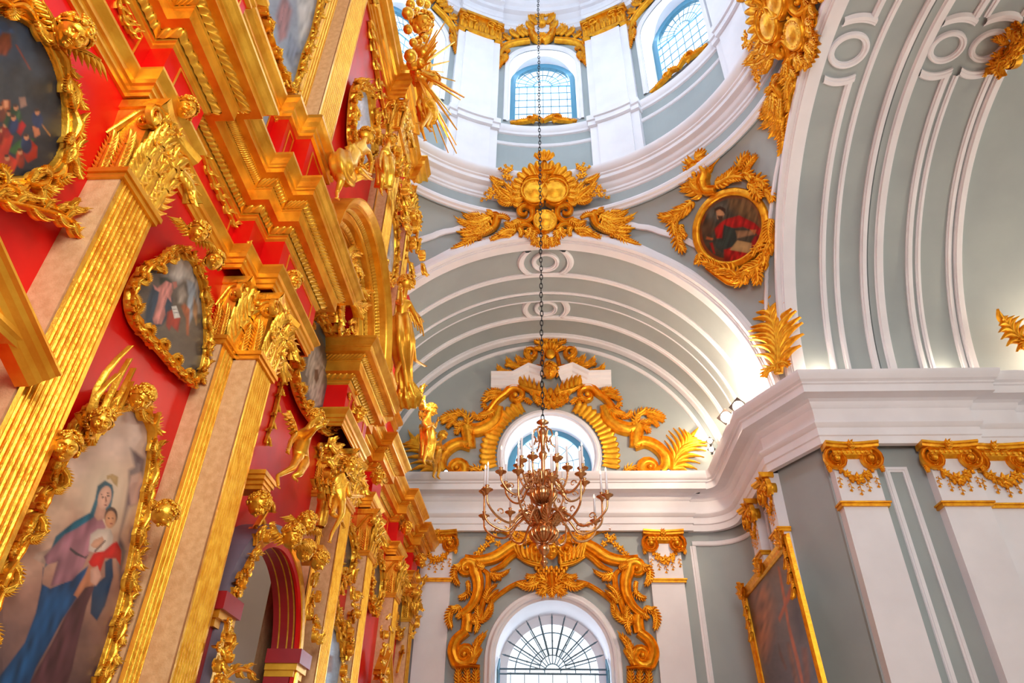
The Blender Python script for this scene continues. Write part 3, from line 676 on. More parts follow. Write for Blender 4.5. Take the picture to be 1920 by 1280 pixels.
def head_mb(c, R_, fwd, up, n=36, m=26):
    f, u, r = basis(fwd, up); c = np.array(c, float); rows = []
    g = lambda x, y, a, b, sx, sy: math.exp(-((x - a) / sx) ** 2 - ((y - b) / sy) ** 2)
    for i in range(m + 1):
        th = PI * i / m + .2 * math.sin(2 * PI * i / m); row = []
        for j in range(n):
            ph = 2 * PI * j / n - PI; ph = ph - .72 * math.sin(ph); z = math.cos(th); x = math.sin(th) * math.sin(ph); y = math.sin(th) * math.cos(ph)
            d = 1.0; X, Z = x, z
            if y > 0:
                d += .34 * g(X, Z, 0, -.14, .10, .17) + .20 * g(X, Z, 0, -.24, .14, .07)           # nose
                d -= .26 * (g(X, Z, .32, .05, .17, .11) + g(X, Z, -.32, .05, .17, .11))             # eye sockets
                d += .15 * (g(X, Z, .32, .03, .09, .06) + g(X, Z, -.32, .03, .09, .06))             # eyeballs
                d += .08 * (g(X, Z, .32, .22, .2, .05) + g(X, Z, -.32, .22, .2, .05))               # brows
                d += .12 * (g(X, Z, .40, -.32, .18, .18) + g(X, Z, -.40, -.32, .18, .18))           # cheeks
                d += .14 * g(X, Z, 0, -.46, .15, .045) + .13 * g(X, Z, 0, -.60, .12, .045) - .12 * g(X, Z, 0, -.53, .17, .03)   # lips
                d += .14 * g(X, Z, 0, -.80, .16, .10)                                                 # chin
            wd = .80 * (1 - .16 * max(0, -z))
            row.append(c + R_ * (r * x * wd * d + f * y * (.92 * d) + u * z * 1.0))
        rows.append(row)
    mb = MB(); mb.grid(rows, cv=True)
    for s in (-1, 1):
        mb.ball(c + R_ * (r * s * .80 - u * .08), R_ * .17, 6, 5, (.7, .7, 1)); mb.ball(c + R_ * (r * s * .27 + u * .045 + f * .76), R_ * .115, 8, 6)
        mb.tube([c + R_ * (r * s * (.08 + .36 * t) + u * (.17 + .07 * math.sin(PI * t)) + f * (.93 - .20 * t * t)) for t in np.linspace(0, 1, 6)], [R_ * .02, R_ * .045, R_ * .055, R_ * .05, R_ * .04, R_ * .02], 6)
        mb.ball(c + R_ * (r * s * .085 - u * .27 + f * 1.02), R_ * .06, 6, 5); mb.ball(c + R_ * (r * s * .36 - u * .30 + f * .66), R_ * .21, 8, 6)
    mb.tube([c + R_ * (u * (.12 - .36 * t) + f * (.93 + .20 * t)) for t in np.linspace(0, 1, 5)], [R_ * .045, R_ * .05, R_ * .06, R_ * .075, R_ * .06], 7)
    for dz, rr in ((-.44, .045), (-.53, .05)): mb.tube([c + R_ * (r * .20 * (2 * t - 1) + u * (dz - .02 * abs(2 * t - 1)) + f * (.88 - .10 * (2 * t - 1) ** 2)) for t in np.linspace(0, 1, 7)], [R_ * rr * k for k in (.3, .8, 1, 1, 1, .8, .3)], 6)
    mb.ball(c + R_ * (-u * .74 + f * .60), R_ * .19, 8, 6)
    return mb
def hair_mb(c, R_, fwd, up, k=120, seed=1, long=0):
    f, u, r = basis(fwd, up); c = np.array(c, float); mb = MB(); rg = np.random.default_rng(seed)
    rows = []
    for i in range(9):
        th = PI * .52 * i / 8; u2 = u * .80 - f * .60; f2 = f * .80 + u * .60; rows.append([c + R_ * 1.01 * (u2 * math.cos(th) + math.sin(th) * (r * math.sin(p) * .86 + f2 * math.cos(p) * .96)) for p in np.linspace(0, 2 * PI, 19)[:-1]])
    mb.grid(rows, cv=True)
    for i in range(k):
        z = rg.uniform(-.55, 1); p = rg.uniform(0, 2 * PI); s = math.sqrt(1 - z * z); x, y = s * math.sin(p), s * math.cos(p)
        if y > .15 and z < .48: continue
        if y > -.1 and z < .1: continue
        b = c + R_ * (r * x * .86 + f * y * .95 + u * z * 1.05); nrm = b - c; nrm /= np.linalg.norm(nrm)
        t1 = np.cross(nrm, u + .1 * r); t1 /= np.linalg.norm(t1) + 1e-9; t2 = np.cross(nrm, t1); rr = R_ * rg.uniform(.13, .20); a0 = rg.uniform(0, 6)
        pts = [b + nrm * R_ * (.0 + .16 * t) + rr * (1 - .65 * t) * (t1 * math.cos(a0 + t * 7) + t2 * math.sin(a0 + t * 7)) for t in np.linspace(0, 1, 9)]
        mb.tube(pts, [R_ * q for q in (.06, .09, .10, .10, .10, .09, .08, .07, .04)], 5)
    return mb
def head(T, c, R_, fwd, up=(0, 0, 1), m=None, seed=1, nm='head'):
    h = build(nm, head_mb(c, R_, fwd, up), m or GOLD, T, True)
    return h, build('hair', hair_mb(c, R_, fwd, up, 120, seed), m or GOLD, T, True)
def cherub(label, c, R_, fwd, up=(0, 0, 1), m=None, seed=1, wings=True, group=None, spread=(0, 1, 0)):
    T = thing('cherub_head', label, 'sculpture', tuple(map(float, c)), group)
    head(T, c, R_, fwd, up, m, seed)
    if wings:
        f, u, r = basis(fwd, up); Fw = Frame(np.array(c) - f * R_ * .5 - u * R_ * .7, -r, u)
        for s in (-1, 1): wing(T, Fw, (s * R_ * .35, 0), (s * R_ * 1.9, R_ * .75), R_ * 1.0, R_ * .35, m or GOLD, 0, -s)
    return T
def skin_body(T, joints, edges, m, name='body', sub=2):
    """continuous figure: joints {name:(pos, radius)}; grown with a skin modifier"""
    names = list(joints); off = np.array(parent_loc(T)); me = bpy.data.meshes.new(name)
    me.from_pydata([tuple(np.array(joints[k][0], float) - off) for k in names], [(names.index(a), names.index(b)) for a, b in edges], [])
    o = bpy.data.objects.new(name, me); C.objects.link(o); o.parent = T; me.materials.append(m)
    sk = o.modifiers.new('skin', 'SKIN'); sk.use_smooth_shade = True
    for i, k in enumerate(names):
        v = me.skin_vertices[0].data[i]; r = joints[k][1]; v.radius = (r, r) if not hasattr(r, '__len__') else r; v.use_root = (k == 'pelvis')
    s = o.modifiers.new('sub', 'SUBSURF'); s.levels = sub; s.render_levels = sub
    return o
BODY_E = [('pelvis', 'belly'), ('belly', 'chest'), ('chest', 'neck'), ('neck', 'skull'), ('chest', 'sh_l'), ('sh_l', 'el_l'), ('el_l', 'wr_l'), ('chest', 'sh_r'), ('sh_r', 'el_r'), ('el_r', 'wr_r'),
          ('pelvis', 'hip_l'), ('hip_l', 'kn_l'), ('kn_l', 'an_l'), ('an_l', 'toe_l'), ('pelvis', 'hip_r'), ('hip_r', 'kn_r'), ('kn_r', 'an_r'), ('an_r', 'toe_r')]
BODY_R = dict(pelvis=.50, belly=.50, chest=.46, neck=.22, skull=.24, sh_l=.24, el_l=.17, wr_l=.11, sh_r=.24, el_r=.17, wr_r=.11, hip_l=.33, kn_l=.23, an_l=.13, toe_l=.09, hip_r=.33, kn_r=.23, an_r=.13, toe_r=.09)
def hand(T, wr, d, side, s, m):
    """palm, four fingers and a thumb"""
    wr = np.array(wr, float); d = np.array(d, float); d /= np.linalg.norm(d); q = np.array(side, float); q = q - d * (q @ d); q /= np.linalg.norm(q); n = np.cross(d, q); mb = MB()
    mb.tube([wr - d * s * .05, wr + d * s * .15, wr + d * s * .42], [s * .12, s * .20, s * .18], 8)
    for i, (o_, ln) in enumerate(((-.16, .40), (-.055, .48), (.055, .46), (.16, .36))):
        b = wr + d * s * .40 + q * s * o_; k = b + d * s * ln * .5 + n * s * .03; e = k + d * s * ln * .42 + n * s * .16
        mb.tube([b, k, e], [s * .060, s * .055, s * .04], 6)
    b = wr + d * s * .14 - q * s * .16; mb.tube([b, b + d * s * .18 - q * s * .16, b + d * s * .36 - q * s * .18 + n * s * .06], [s * .07, s * .06, s * .045], 6)
    return build('hand', mb, m, T, True)
def drape(T, pts, w, m, name='drapery', folds=5, depth=.35):
    """cloth band with folds along a 3-D path; w = list of half widths"""
    P3 = [Vector(p) for p in catmull(pts, 5)]; n = len(P3); W = np.interp(np.linspace(0, 1, n), np.linspace(0, 1, len(w)), w); rows = []; x = None
    for i in range(n):
        d = (P3[min(i + 1, n - 1)] - P3[max(i - 1, 0)]).normalized(); x = d.orthogonal().normalized() if x is None else (x - d * x.dot(d)).normalized(); y = d.cross(x); row = []
        for j in range(36):
            a = 2 * PI * j / 36; rr = W[i] * (1 - depth * .5 + depth * .5 * math.sin(folds * a * 1.0 + i * .22) + .06 * math.sin(3 * a + i * .5)); row.append(P3[i] + (x * math.cos(a) + y * math.sin(a)) * rr)
        rows.append(row)
    mb = MB(); mb.grid(rows, cv=True); b = len(mb.v); mb.f.append(tuple(range(b - 36, b))); mb.f.append(tuple(range(b - 36 * n, b - 36 * n + 36))[::-1])
    return build(name, mb, m, T, True)
def figure(label, J, s, face, m, seed=1, cat='sculpture', group=None, name='putto', R=None, wings=None, headR=None, up=(0, 0, 1), sideh=(0, 1, 0), rs=1.0):
    """J joints in world metres, s = head radius * 2 scale"""
    T = thing(name, label, cat, tuple(map(float, J['pelvis'])), group)
    rad = dict(BODY_R); rad.update(R or {})
    joints = {k: (J[k], rad[k] * s * rs) for k in J}
    skin_body(T, joints, [e for e in BODY_E if e[0] in J and e[1] in J], m)
    hc = np.array(J['skull'], float); head(T, hc, (headR or s * .56), face, up, m, seed)
    for sd in ('l', 'r'):
        if 'wr_' + sd in J: hand(T, J['wr_' + sd], np.array(J['wr_' + sd], float) - np.array(J['el_' + sd], float), sideh, s * .62, m)
        if 'toe_' + sd in J:
            a = np.array(J['an_' + sd], float); t = np.array(J['toe_' + sd], float); d = t - a; d /= np.linalg.norm(d); q = np.cross(d, (0, 0, 1.)); q /= np.linalg.norm(q) + 1e-9; mb = MB()
            for k in range(5): mb.ball(t + q * s * (.05 * (k - 2)) + d * s * (.08 - .012 * abs(k - 1)), s * (.045 if k != 0 else .055), 6, 5, (1, 1, .8))
            build('toes', mb, m, T, True)
    return T

# ------------------------------------------------------------------ painted pictures: colours laid on a fine mesh
def inside(px_, py_, poly):
    x, y = px_, py_; c = np.zeros(x.shape, bool); n = len(poly)
    for i in range(n):
        x1, y1 = poly[i]; x2, y2 = poly[(i + 1) % n]
        if y1 == y2: continue
        t = ((y1 > y) != (y2 > y)) & (x < (x2 - x1) * (y - y1) / (y2 - y1) + x1); c ^= t
    return c
def sdist(x, y, poly):
    d = np.full(x.shape, 1e9); n = len(poly)
    for i in range(n):
        x1, y1 = poly[i]; x2, y2 = poly[(i + 1) % n]; dx, dy = x2 - x1, y2 - y1; L = dx * dx + dy * dy + 1e-12
        t = np.clip(((x - x1) * dx + (y - y1) * dy) / L, 0, 1); d = np.minimum(d, np.hypot(x - x1 - t * dx, y - y1 - t * dy))
    return np.where(inside(x, y, poly), -d, d)
def vnoise(x, y, sc, seed):
    rg = np.random.default_rng(seed); G = rg.uniform(0, 1, (64, 64)); X = (x * sc) % 63; Y = (y * sc) % 63; i, j = X.astype(int), Y.astype(int); fx, fy = X - i, Y - j; fx = fx * fx * (3 - 2 * fx); fy = fy * fy * (3 - 2 * fy)
    return (G[i, j] * (1 - fx) + G[i + 1, j] * fx) * (1 - fy) + (G[i, j + 1] * (1 - fx) + G[i + 1, j + 1] * fx) * fy
PAINTM = bpy.data.materials.new('oil_painting'); PAINTM.use_nodes = True
_b = PAINTM.node_tree.nodes['Principled BSDF']; _b.inputs['Roughness'].default_value = .42; _b.inputs['Specular IOR Level'].default_value = .35
_a = PAINTM.node_tree.nodes.new('ShaderNodeVertexColor'); _a.layer_name = 'paint'; PAINTM.node_tree.links.new(_a.outputs[0], _b.inputs[0])
def srgb(c): return tuple((v / 255 / 12.92) if v / 255 < .04045 else ((v / 255 + .055) / 1.055) ** 2.4 for v in c)
def painting(T, F, outline_px, shapes, bg, seed=1, n=110, n0=.02, name='canvas', already_uv=False):
    """outline and shapes in picture-survey pixels; bg = [(t, colour)...] from top to bottom; shapes = (rgb, [pts], softness px, shade)"""
    OL = outline_px; X = [p[0] for p in OL]; Y = [p[1] for p in OL]; x0, x1, y0, y1 = min(X), max(X), min(Y), max(Y)
    nx = n; ny = max(12, int(n * (y1 - y0) / (x1 - x0))); ny = min(ny, 260)
    gx, gy = np.meshgrid(np.linspace(x0, x1, nx), np.linspace(y0, y1, ny), indexing='ij'); sc = 1 / max(x1 - x0, 1)
    t = np.clip((gy - y0) / (y1 - y0) + .16 * (vnoise(gx, gy, sc * 7, seed) - .5), 0, 1); col = np.stack([np.interp(t, [b[0] for b in bg], [srgb(b[1])[k] for b in bg]) for k in range(3)], -1)
    nz = vnoise(gx, gy, sc * 16, seed + 1) * .6 + vnoise(gx, gy, sc * 40, seed + 2) * .4; col = col * (.80 + .40 * nz)[..., None]
    for sh in shapes:
        c, poly, soft = sh[0], sh[1], sh[2]; fold = sh[3] if len(sh) > 3 else .25
        xs_ = [p[0] for p in poly]; ys_ = [p[1] for p in poly]; mg = soft + 2
        i0, i1 = np.searchsorted(gx[:, 0], (min(xs_) - mg, max(xs_) + mg)); j0, j1 = np.searchsorted(gy[0], (min(ys_) - mg, max(ys_) + mg))
        if i1 <= i0 or j1 <= j0: continue
        d = np.full(gx.shape, 1e3); d[i0:i1, j0:j1] = sdist(gx[i0:i1, j0:j1], gy[i0:i1, j0:j1], poly); a = np.clip(.5 - d / max(soft, .3), 0, 1)[..., None]
        f_ = 1 + fold * (vnoise(gx * 1.4 + gy * .4, gy * .35, sc * 26, seed + 7) - .5) * 2; cc = np.array(srgb(c)) * f_[..., None] * (1 - .25 * np.clip(1 + d / (soft * 4 + 2), 0, 1))[..., None]
        col = col * (1 - a) + cc * a
    ins = sdist(gx, gy, OL) < max(x1 - x0, y1 - y0) / n
    idx = -np.ones(gx.shape, int); V = []; CC = []; off = np.array(parent_loc(T))
    for i, j in zip(*np.nonzero(ins)):
        idx[i, j] = len(V); u, v = F.px(gx[i, j], gy[i, j]); V.append(tuple(F.at(u, v, n0) - off)); CC.append(col[i, j])
    Fs = [(idx[i, j], idx[i, j + 1], idx[i + 1, j + 1], idx[i + 1, j]) for i in range(nx - 1) for j in range(ny - 1) if idx[i, j] >= 0 and idx[i + 1, j] >= 0 and idx[i, j + 1] >= 0 and idx[i + 1, j + 1] >= 0]
    me = bpy.data.meshes.new(name); me.from_pydata(V, [], [tuple(map(int, f)) for f in Fs]); me.materials.append(PAINTM)
    at = me.color_attributes.new('paint', 'FLOAT_COLOR', 'POINT'); buf = np.ones((len(V), 4), np.float32); buf[:, :3] = np.clip(np.array(CC), 0, 1); at.data.foreach_set('color', buf.ravel())
    o = bpy.data.objects.new(name, me); C.objects.link(o); o.parent = T
    # a wooden back board gives the picture thickness
    return o
def resample(pts, n, closed=True):
    P_ = [np.array(p, float) for p in pts]; 
    if closed: P_ = P_ + [P_[0]]
    D = [0]
    for a, b in zip(P_[:-1], P_[1:]): D.append(D[-1] + np.linalg.norm(b - a))
    T_ = np.linspace(0, D[-1], n + 1)[:n] if closed else np.linspace(0, D[-1], n)
    return [np.array([np.interp(t, D, [p[k] for p in P_]) for k in range(2)]) for t in T_], D[-1]
def rocaille(T, F, uv, w, h, m, seed=1, n0=0.0, dens=1.0, wild=1.0, rim=True):
    """carved rococo frame around a closed outline in frame coordinates: rim moulding, broken C-scrolls, leaves and curls"""
    rg = np.random.default_rng(seed); cen = np.mean(np.array(uv), axis=0); _, L = resample(uv, 10); sm, _ = resample(uv, 72)
    area_ = sum(sm[i][0] * sm[(i + 1) % 72][1] - sm[(i + 1) % 72][0] * sm[i][1] for i in range(72)); cw = 1 if area_ > 0 else -1
    if rim:
        build('frame_rim', strip(F, sm, [(-.0 * cw, -.01 + n0), (-.02 * cw, n0 + h * .5), (-w * .22 * cw, n0 + h * .75), (-w * .5 * cw, n0 + h * .55), (-w * .9 * cw, n0 + h * .35), (-w * .95 * cw, n0 - .02)], True), m, T, True)
    n = max(9, int(L / (w * 1.9) * dens)); nodes, _ = resample(uv, n)
    for i in range(n):
        a = nodes[i]; b = nodes[(i + 1) % n]; d = b - a; ln = np.linalg.norm(d); d = d / ln; out = np.array([d[1], -d[0]]) * cw
        j = rg.uniform(.8, 1.25); mid = (a + b) / 2 + out * w * rg.uniform(.6, 1.0); s = 1 if i % 2 else -1
        A = a + out * w * .35 - d * ln * .2; B = b + out * w * .35 + d * ln * .2
        scroll(T, F, [A, mid, B], [w * .16, w * .36 * j, w * .18], h * rg.uniform(.9, 1.3), m, 'scroll', n0 + .3 * h, k=5)
        st = (a + b) / 2 + out * w * .4
        for sg, ww in ((s, 1.0), (-s, .75)):
            leaf(T, F, st, st + out * w * rg.uniform(.55, 1.15) * wild * ww + d * sg * w * rg.uniform(.7, 1.5), w * rg.uniform(.36, .55), h * rg.uniform(.7, 1.1), .28 * sg, 4, rg.uniform(.5, 1.5), n0 + .2 * h, m)
        leaf(T, F, a + out * w * .5, a - out * w * rg.uniform(.15, .45) + d * s * w * 1.1, w * .36, h * .9, -.2 * s, 3, .8, n0 + .5 * h, m)
        if i % 3 == 0:
            c = st + out * w * .7 - d * s * w * .4
            scroll(T, F, spiral(c, w * .42, rg.uniform(0, 6), 1.1, s, .25), [w * .16, w * .14, w * .08], h * 1.1, m, 'scroll', n0 + .2 * h, raw=True)
def boxpic(T, F, uv, n0, n1, m, name='back_board'):
    n = len(uv); mb = MB(); V = [F.at(u, v, n0) for u, v in uv] + [F.at(u, v, n1) for u, v in uv]
    mb.add(V, [tuple(range(n))[::-1], tuple(range(n, 2 * n))] + [(i, (i + 1) % n, n + (i + 1) % n, n + i) for i in range(n)]); return build(name, mb, m, T)
# ================================================================== ICON SCREEN along the left side
BX = -3.80
def refl(L): return [(17.94 - y, o) for y, o in L[::-1]]
SEG1 = [(-1.5, 0), (3.78, 0), (3.78, .22), (4.52, .22), (4.52, 0), (6.12, 0), (6.12, .22), (6.5, .22), (6.5, .48), (7.95, .48)]
SEG2 = [(9.99, .48), (11.44, .48), (11.44, .22), (11.82, .22), (11.82, 0), (13.42, 0), (13.42, .22), (14.16, .22), (14.16, 0), (16.3, 0), (16.3, .22), (17.1, .22), (17.1, 0), (18.5, 0), (18.5, .22), (19.3, .22), (19.3, -.3)]
def path_of(seg, e0=False, e1=False):
    L = [(BX + o, y) for y, o in seg]
    if e0: L = [(BX - .3, seg[0][0])] + L
    if e1: L = L + [(BX - .3, seg[-1][0])]
    return L
SCREEN = thing('icon_screen', 'tall red lacquered icon screen with stepped gold cornices along the left side', 'altar screen', (BX, 8.97, 0))
# red backing with the arched doorway cut out
FB = FX(BX)
DC, DZ, DR = 8.97, 3.45, 1.22
mb = wall_holes(FB, -1.5, 19.5, 0, lambda u: 17.2 if u < 15.6 else 8.4, [archh(DC, DZ, DR, 0)], 60)
build('backing', mb, RED, SCREEN)
mb = MB().add([(BX - .25, -1.5, 0), (BX - .25, -1.5, 17.2), (BX - .25, 7.7, 17.2), (BX - .25, 7.7, 0)], [(0, 1, 2, 3)]); mb.add([(BX - .25, 10.3, 0), (BX - .25, 10.3, 17.2), (BX - .25, 15.6, 17.2), (BX - .25, 15.6, 0)], [(0, 1, 2, 3)])
mb.add([(BX - .25, 7.7, 5.2), (BX - .25, 7.7, 17.2), (BX - .25, 10.3, 17.2), (BX - .25, 10.3, 5.2)], [(0, 1, 2, 3)])
mb.box((BX - .25, 15.6, 0), (BX - .01, 15.62, 17.2)); mb.box((BX - .25, -1.5, 17.15), (BX - .0, 15.6, 17.25)); mb.box((BX - .25, 15.6, 8.35), (BX, 19.4, 8.42)); mb.box((BX - .25, 19.38, 0), (BX, 19.4, 8.4))
build('back_boarding', mb, WOODG, SCREEN)
P_ARC = [(0, 7.05), (.03, 7.05), (.03, 7.10), (.05, 7.11), (.05, 7.17), (.075, 7.18), (.075, 7.24), (.09, 7.26), (.13, 7.31), (.13, 7.34), (.05, 7.36), (0, 7.38)]
P_FRZ = [(.005, 7.38), (.005, 7.90)]
P_BED = [(.005, 7.84), (.03, 7.86), (.03, 7.89), (.05, 7.90), (.05, 7.92), (.06, 7.94)]
P_EGG = [(.06, 7.92), (.10, 7.95), (.12, 7.99), (.12, 8.0)]
P_COR = [(.12, 7.985), (.22, 7.985), (.22, 8.16), (.235, 8.17), (.235, 8.19)]
P_ROPE = [(.235, 8.19), (.27, 8.20), (.30, 8.24), (.31, 8.265)]
P_CYM = [(.30, 8.26), (.41, 8.26), (.41, 8.33), (.43, 8.34), (.43, 8.36), (.45, 8.38), (.49, 8.43), (.52, 8.46), (.52, 8.50), (-.2, 8.54)]
def bumpy(path, prof, step, amp, tw=0):
    """profile with repeated carved lobes: the path is subdivided and every other station bulges"""
    Q = [np.array(p, float) for p in path]; mb = MB()
    for i in range(len(Q) - 1):
        a, b = Q[i], Q[i + 1]; L = np.linalg.norm(b - a); d = (b - a) / L; nn = np.array([-d[1], d[0]]) * -1
        # mitre limits
        e0 = prof[-1][0]; k = max(2, int(L / step) * 4); rows = []
        def mit(i_):
            d1 = Q[i_] - Q[i_ - 1] if i_ > 0 else None; d2 = Q[i_ + 1] - Q[i_] if i_ < len(Q) - 1 else None
            N = [np.array([x[1], -x[0]]) / np.linalg.norm(x) for x in (d1, d2) if x is not None]
            return N[0] if len(N) == 1 else (N[0] + N[1]) / max(.25, 1 + N[0] @ N[1])
        m0, m1 = mit(i), mit(i + 1)
        for j in range(k + 1):
            t = j / k; w_ = abs(math.sin(PI * t * k / 4)); row = []
            for q, (o, z) in enumerate(prof):
                e = o + amp * (w_ - .3) * math.sin(PI * (q + .5) / len(prof)); tt = min(1, max(0, t + tw * (q - len(prof) / 2) * step / L * .5)) if 0 < j < k else t
                p = (a + m0 * e) * (1 - tt) + (b + m1 * e) * tt; row.append((p[0], p[1], z))
            rows.append(row)
        mb.grid(rows)
    return mb
def entab(parent, seg, dz=0, e0=False, e1=False, arch=True):
    p = path_of(seg, e0, e1); z = lambda pr: [(a, b + dz) for a, b in pr]
    if arch:
        build('architrave', sweep_plan(p, z(P_ARC), side=-1), GOLDM, parent)
        build('frieze', sweep_plan(p, z(P_FRZ), side=-1), RED, parent)
    build('bed_moulding', sweep_plan(p, z(P_BED), side=-1), GOLDM, parent)
    build('leaf_moulding', bumpy(p, z(P_EGG), .085, .03, .5), GOLDM, parent, True)
    build('corona', sweep_plan(p, z(P_COR), side=-1), GOLDM, parent)
    build('rope_moulding', bumpy(p, z(P_ROPE), .05, .03, 1.2), GOLDM, parent, True)
    build('cymatium', sweep_plan(p, z(P_CYM), side=-1), GOLDM, parent)
entab(SCREEN, SEG1, 0, False, True); entab(SCREEN, SEG2, 0, True, False)
# red sunk panels with gold fillets on the frieze
for a, b, o in ((-1.2, 3.7, 0), (4.6, 6.05, 0), (6.62, 7.85, .48), (11.9, 13.35, 0), (14.25, 16.2, 0), (3.88, 4.42, .22), (10.1, 11.3, .48), (17.2, 18.4, 0)):
    F = FX(BX + o + .006); build('frieze_fillet', strip(F, [(a + .08, 7.46), (b - .08, 7.46), (b - .08, 7.80), (a + .08, 7.80)], [(0, 0), (0, .012), (.018, .012), (.018, 0)], True), GOLDM, SCREEN)
# arched pediment over the middle of the screen: the cornice profile carried round a half circle
ar = thing('arched_pediment', 'gold moulded arched pediment curving over the middle of the icon screen', 'pediment', (BX, 8.97, 8.5))
FA = FX(BX); AR0, AZ = 1.08, 8.42
def radial(prof, o0, z0=7.05, ks=.60): return [(((z - z0) * ks), o0 + o) for o, z in prof]
def arch_sweep(prof, o0, a0=0, a1=180, n=56, amp=0, rep=0):
    rows = []; pr = radial(prof, o0)
    n_ = n if not rep else rep * 4
    for i in range(n_ + 1):
        t = i / n_; a = math.radians(a0 + (a1 - a0) * t); w_ = amp * (abs(math.sin(PI * t * rep)) - .3) if rep else 0
        rows.append([FA.at(DC + (AR0 + dr + (w_ if 0 < q < len(pr) - 1 else 0)) * math.cos(a), AZ + (AR0 + dr + (w_ if 0 < q < len(pr) - 1 else 0)) * math.sin(a), nn + w_ * .5) for q, (dr, nn) in enumerate(pr)])
    mb = MB(); mb.grid(rows); return mb
for nm, pr, rep in (('architrave', P_ARC, 0), ('bed_moulding', P_BED, 0), ('leaf_moulding', P_EGG, 60), ('corona', P_COR, 0), ('rope_moulding', P_ROPE, 90), ('cymatium', P_CYM[:-1] + [(.0, 8.52)], 0)):
    build(nm, arch_sweep(pr, .42, amp=.03, rep=rep), GOLDM, ar, rep > 0)
build('frieze', arch_sweep([(.005, 7.36), (.005, 7.9)], .42), GOLDM, ar)
# stepped feet of the arch
for sg in (-1, 1):
    for (w0, w1, zz0, zz1, o) in ((.0, .30, 8.5, 8.95, .46), (.25, .62, 8.5, 8.88, .62), (.58, 1.05, 8.5, 8.80, .80), (.98, 1.22, 8.5, 8.72, .92)):
        y0, y1 = sorted((DC + sg * (AR0 + w0), DC + sg * (AR0 + w1))); build('foot_block', MB().box((BX, y0, zz0), (BX + o, y1, zz1)), GOLDM, ar)
# big gilded wooden ledge on the cornice top
# ---------------------------------------------------------------- fluted pilasters
def reeds(F, u0, u1, v0, v1, n, depth, taper=0.0):
    """reeded front face"""
    rows = []; us = []; w_ = (u1 - u0)
    prof = [(0, 0), (.0, .012)]
    pts = [(0, .012)]
    m0 = .07
    for i in range(n):
        a = m0 + (1 - 2 * m0) * i / n; b = m0 + (1 - 2 * m0) * (i + 1) / n; g_ = (b - a) * .16
        pts += [(a + g_ * .5, .012), (a + g_, -depth * .5)] + [(a + g_ + (b - a - 2 * g_) * t, -depth * .5 + depth * 1.5 * math.sin(PI * t)) for t in (.2, .5, .8)] + [(b - g_, -depth * .5), (b - g_ * .5, .012)]
    pts += [(1, .012)]
    mb = MB(); mb.grid([[F.at(u0 + w_ * p, v0, q) for p, q in pts], [F.at(u0 + w_ * p, v1, q) for p, q in pts]]); return mb
def pil_layer(T, y0, y1, xb, xf, z0, z1, n, side_m=None):
    F = FX(xf - .012)
    build('shaft', MB().box((xb, y0, z0), (xf - .02, y1, z1)), side_m or WOODG, T)
    build('reeding', reeds(F, y0, y1, z0, z1, n, .018), GOLD, T)
    build('astragal', MB().box((xb, y0 - .03, z1 - .03), (xf + .03, y1 + .03, z1 + .02)), GOLDM, T); build('astragal', MB().box((xb, y0 - .05, z1 + .02), (xf + .05, y1 + .05, z1 + .07)), GOLDM, T)
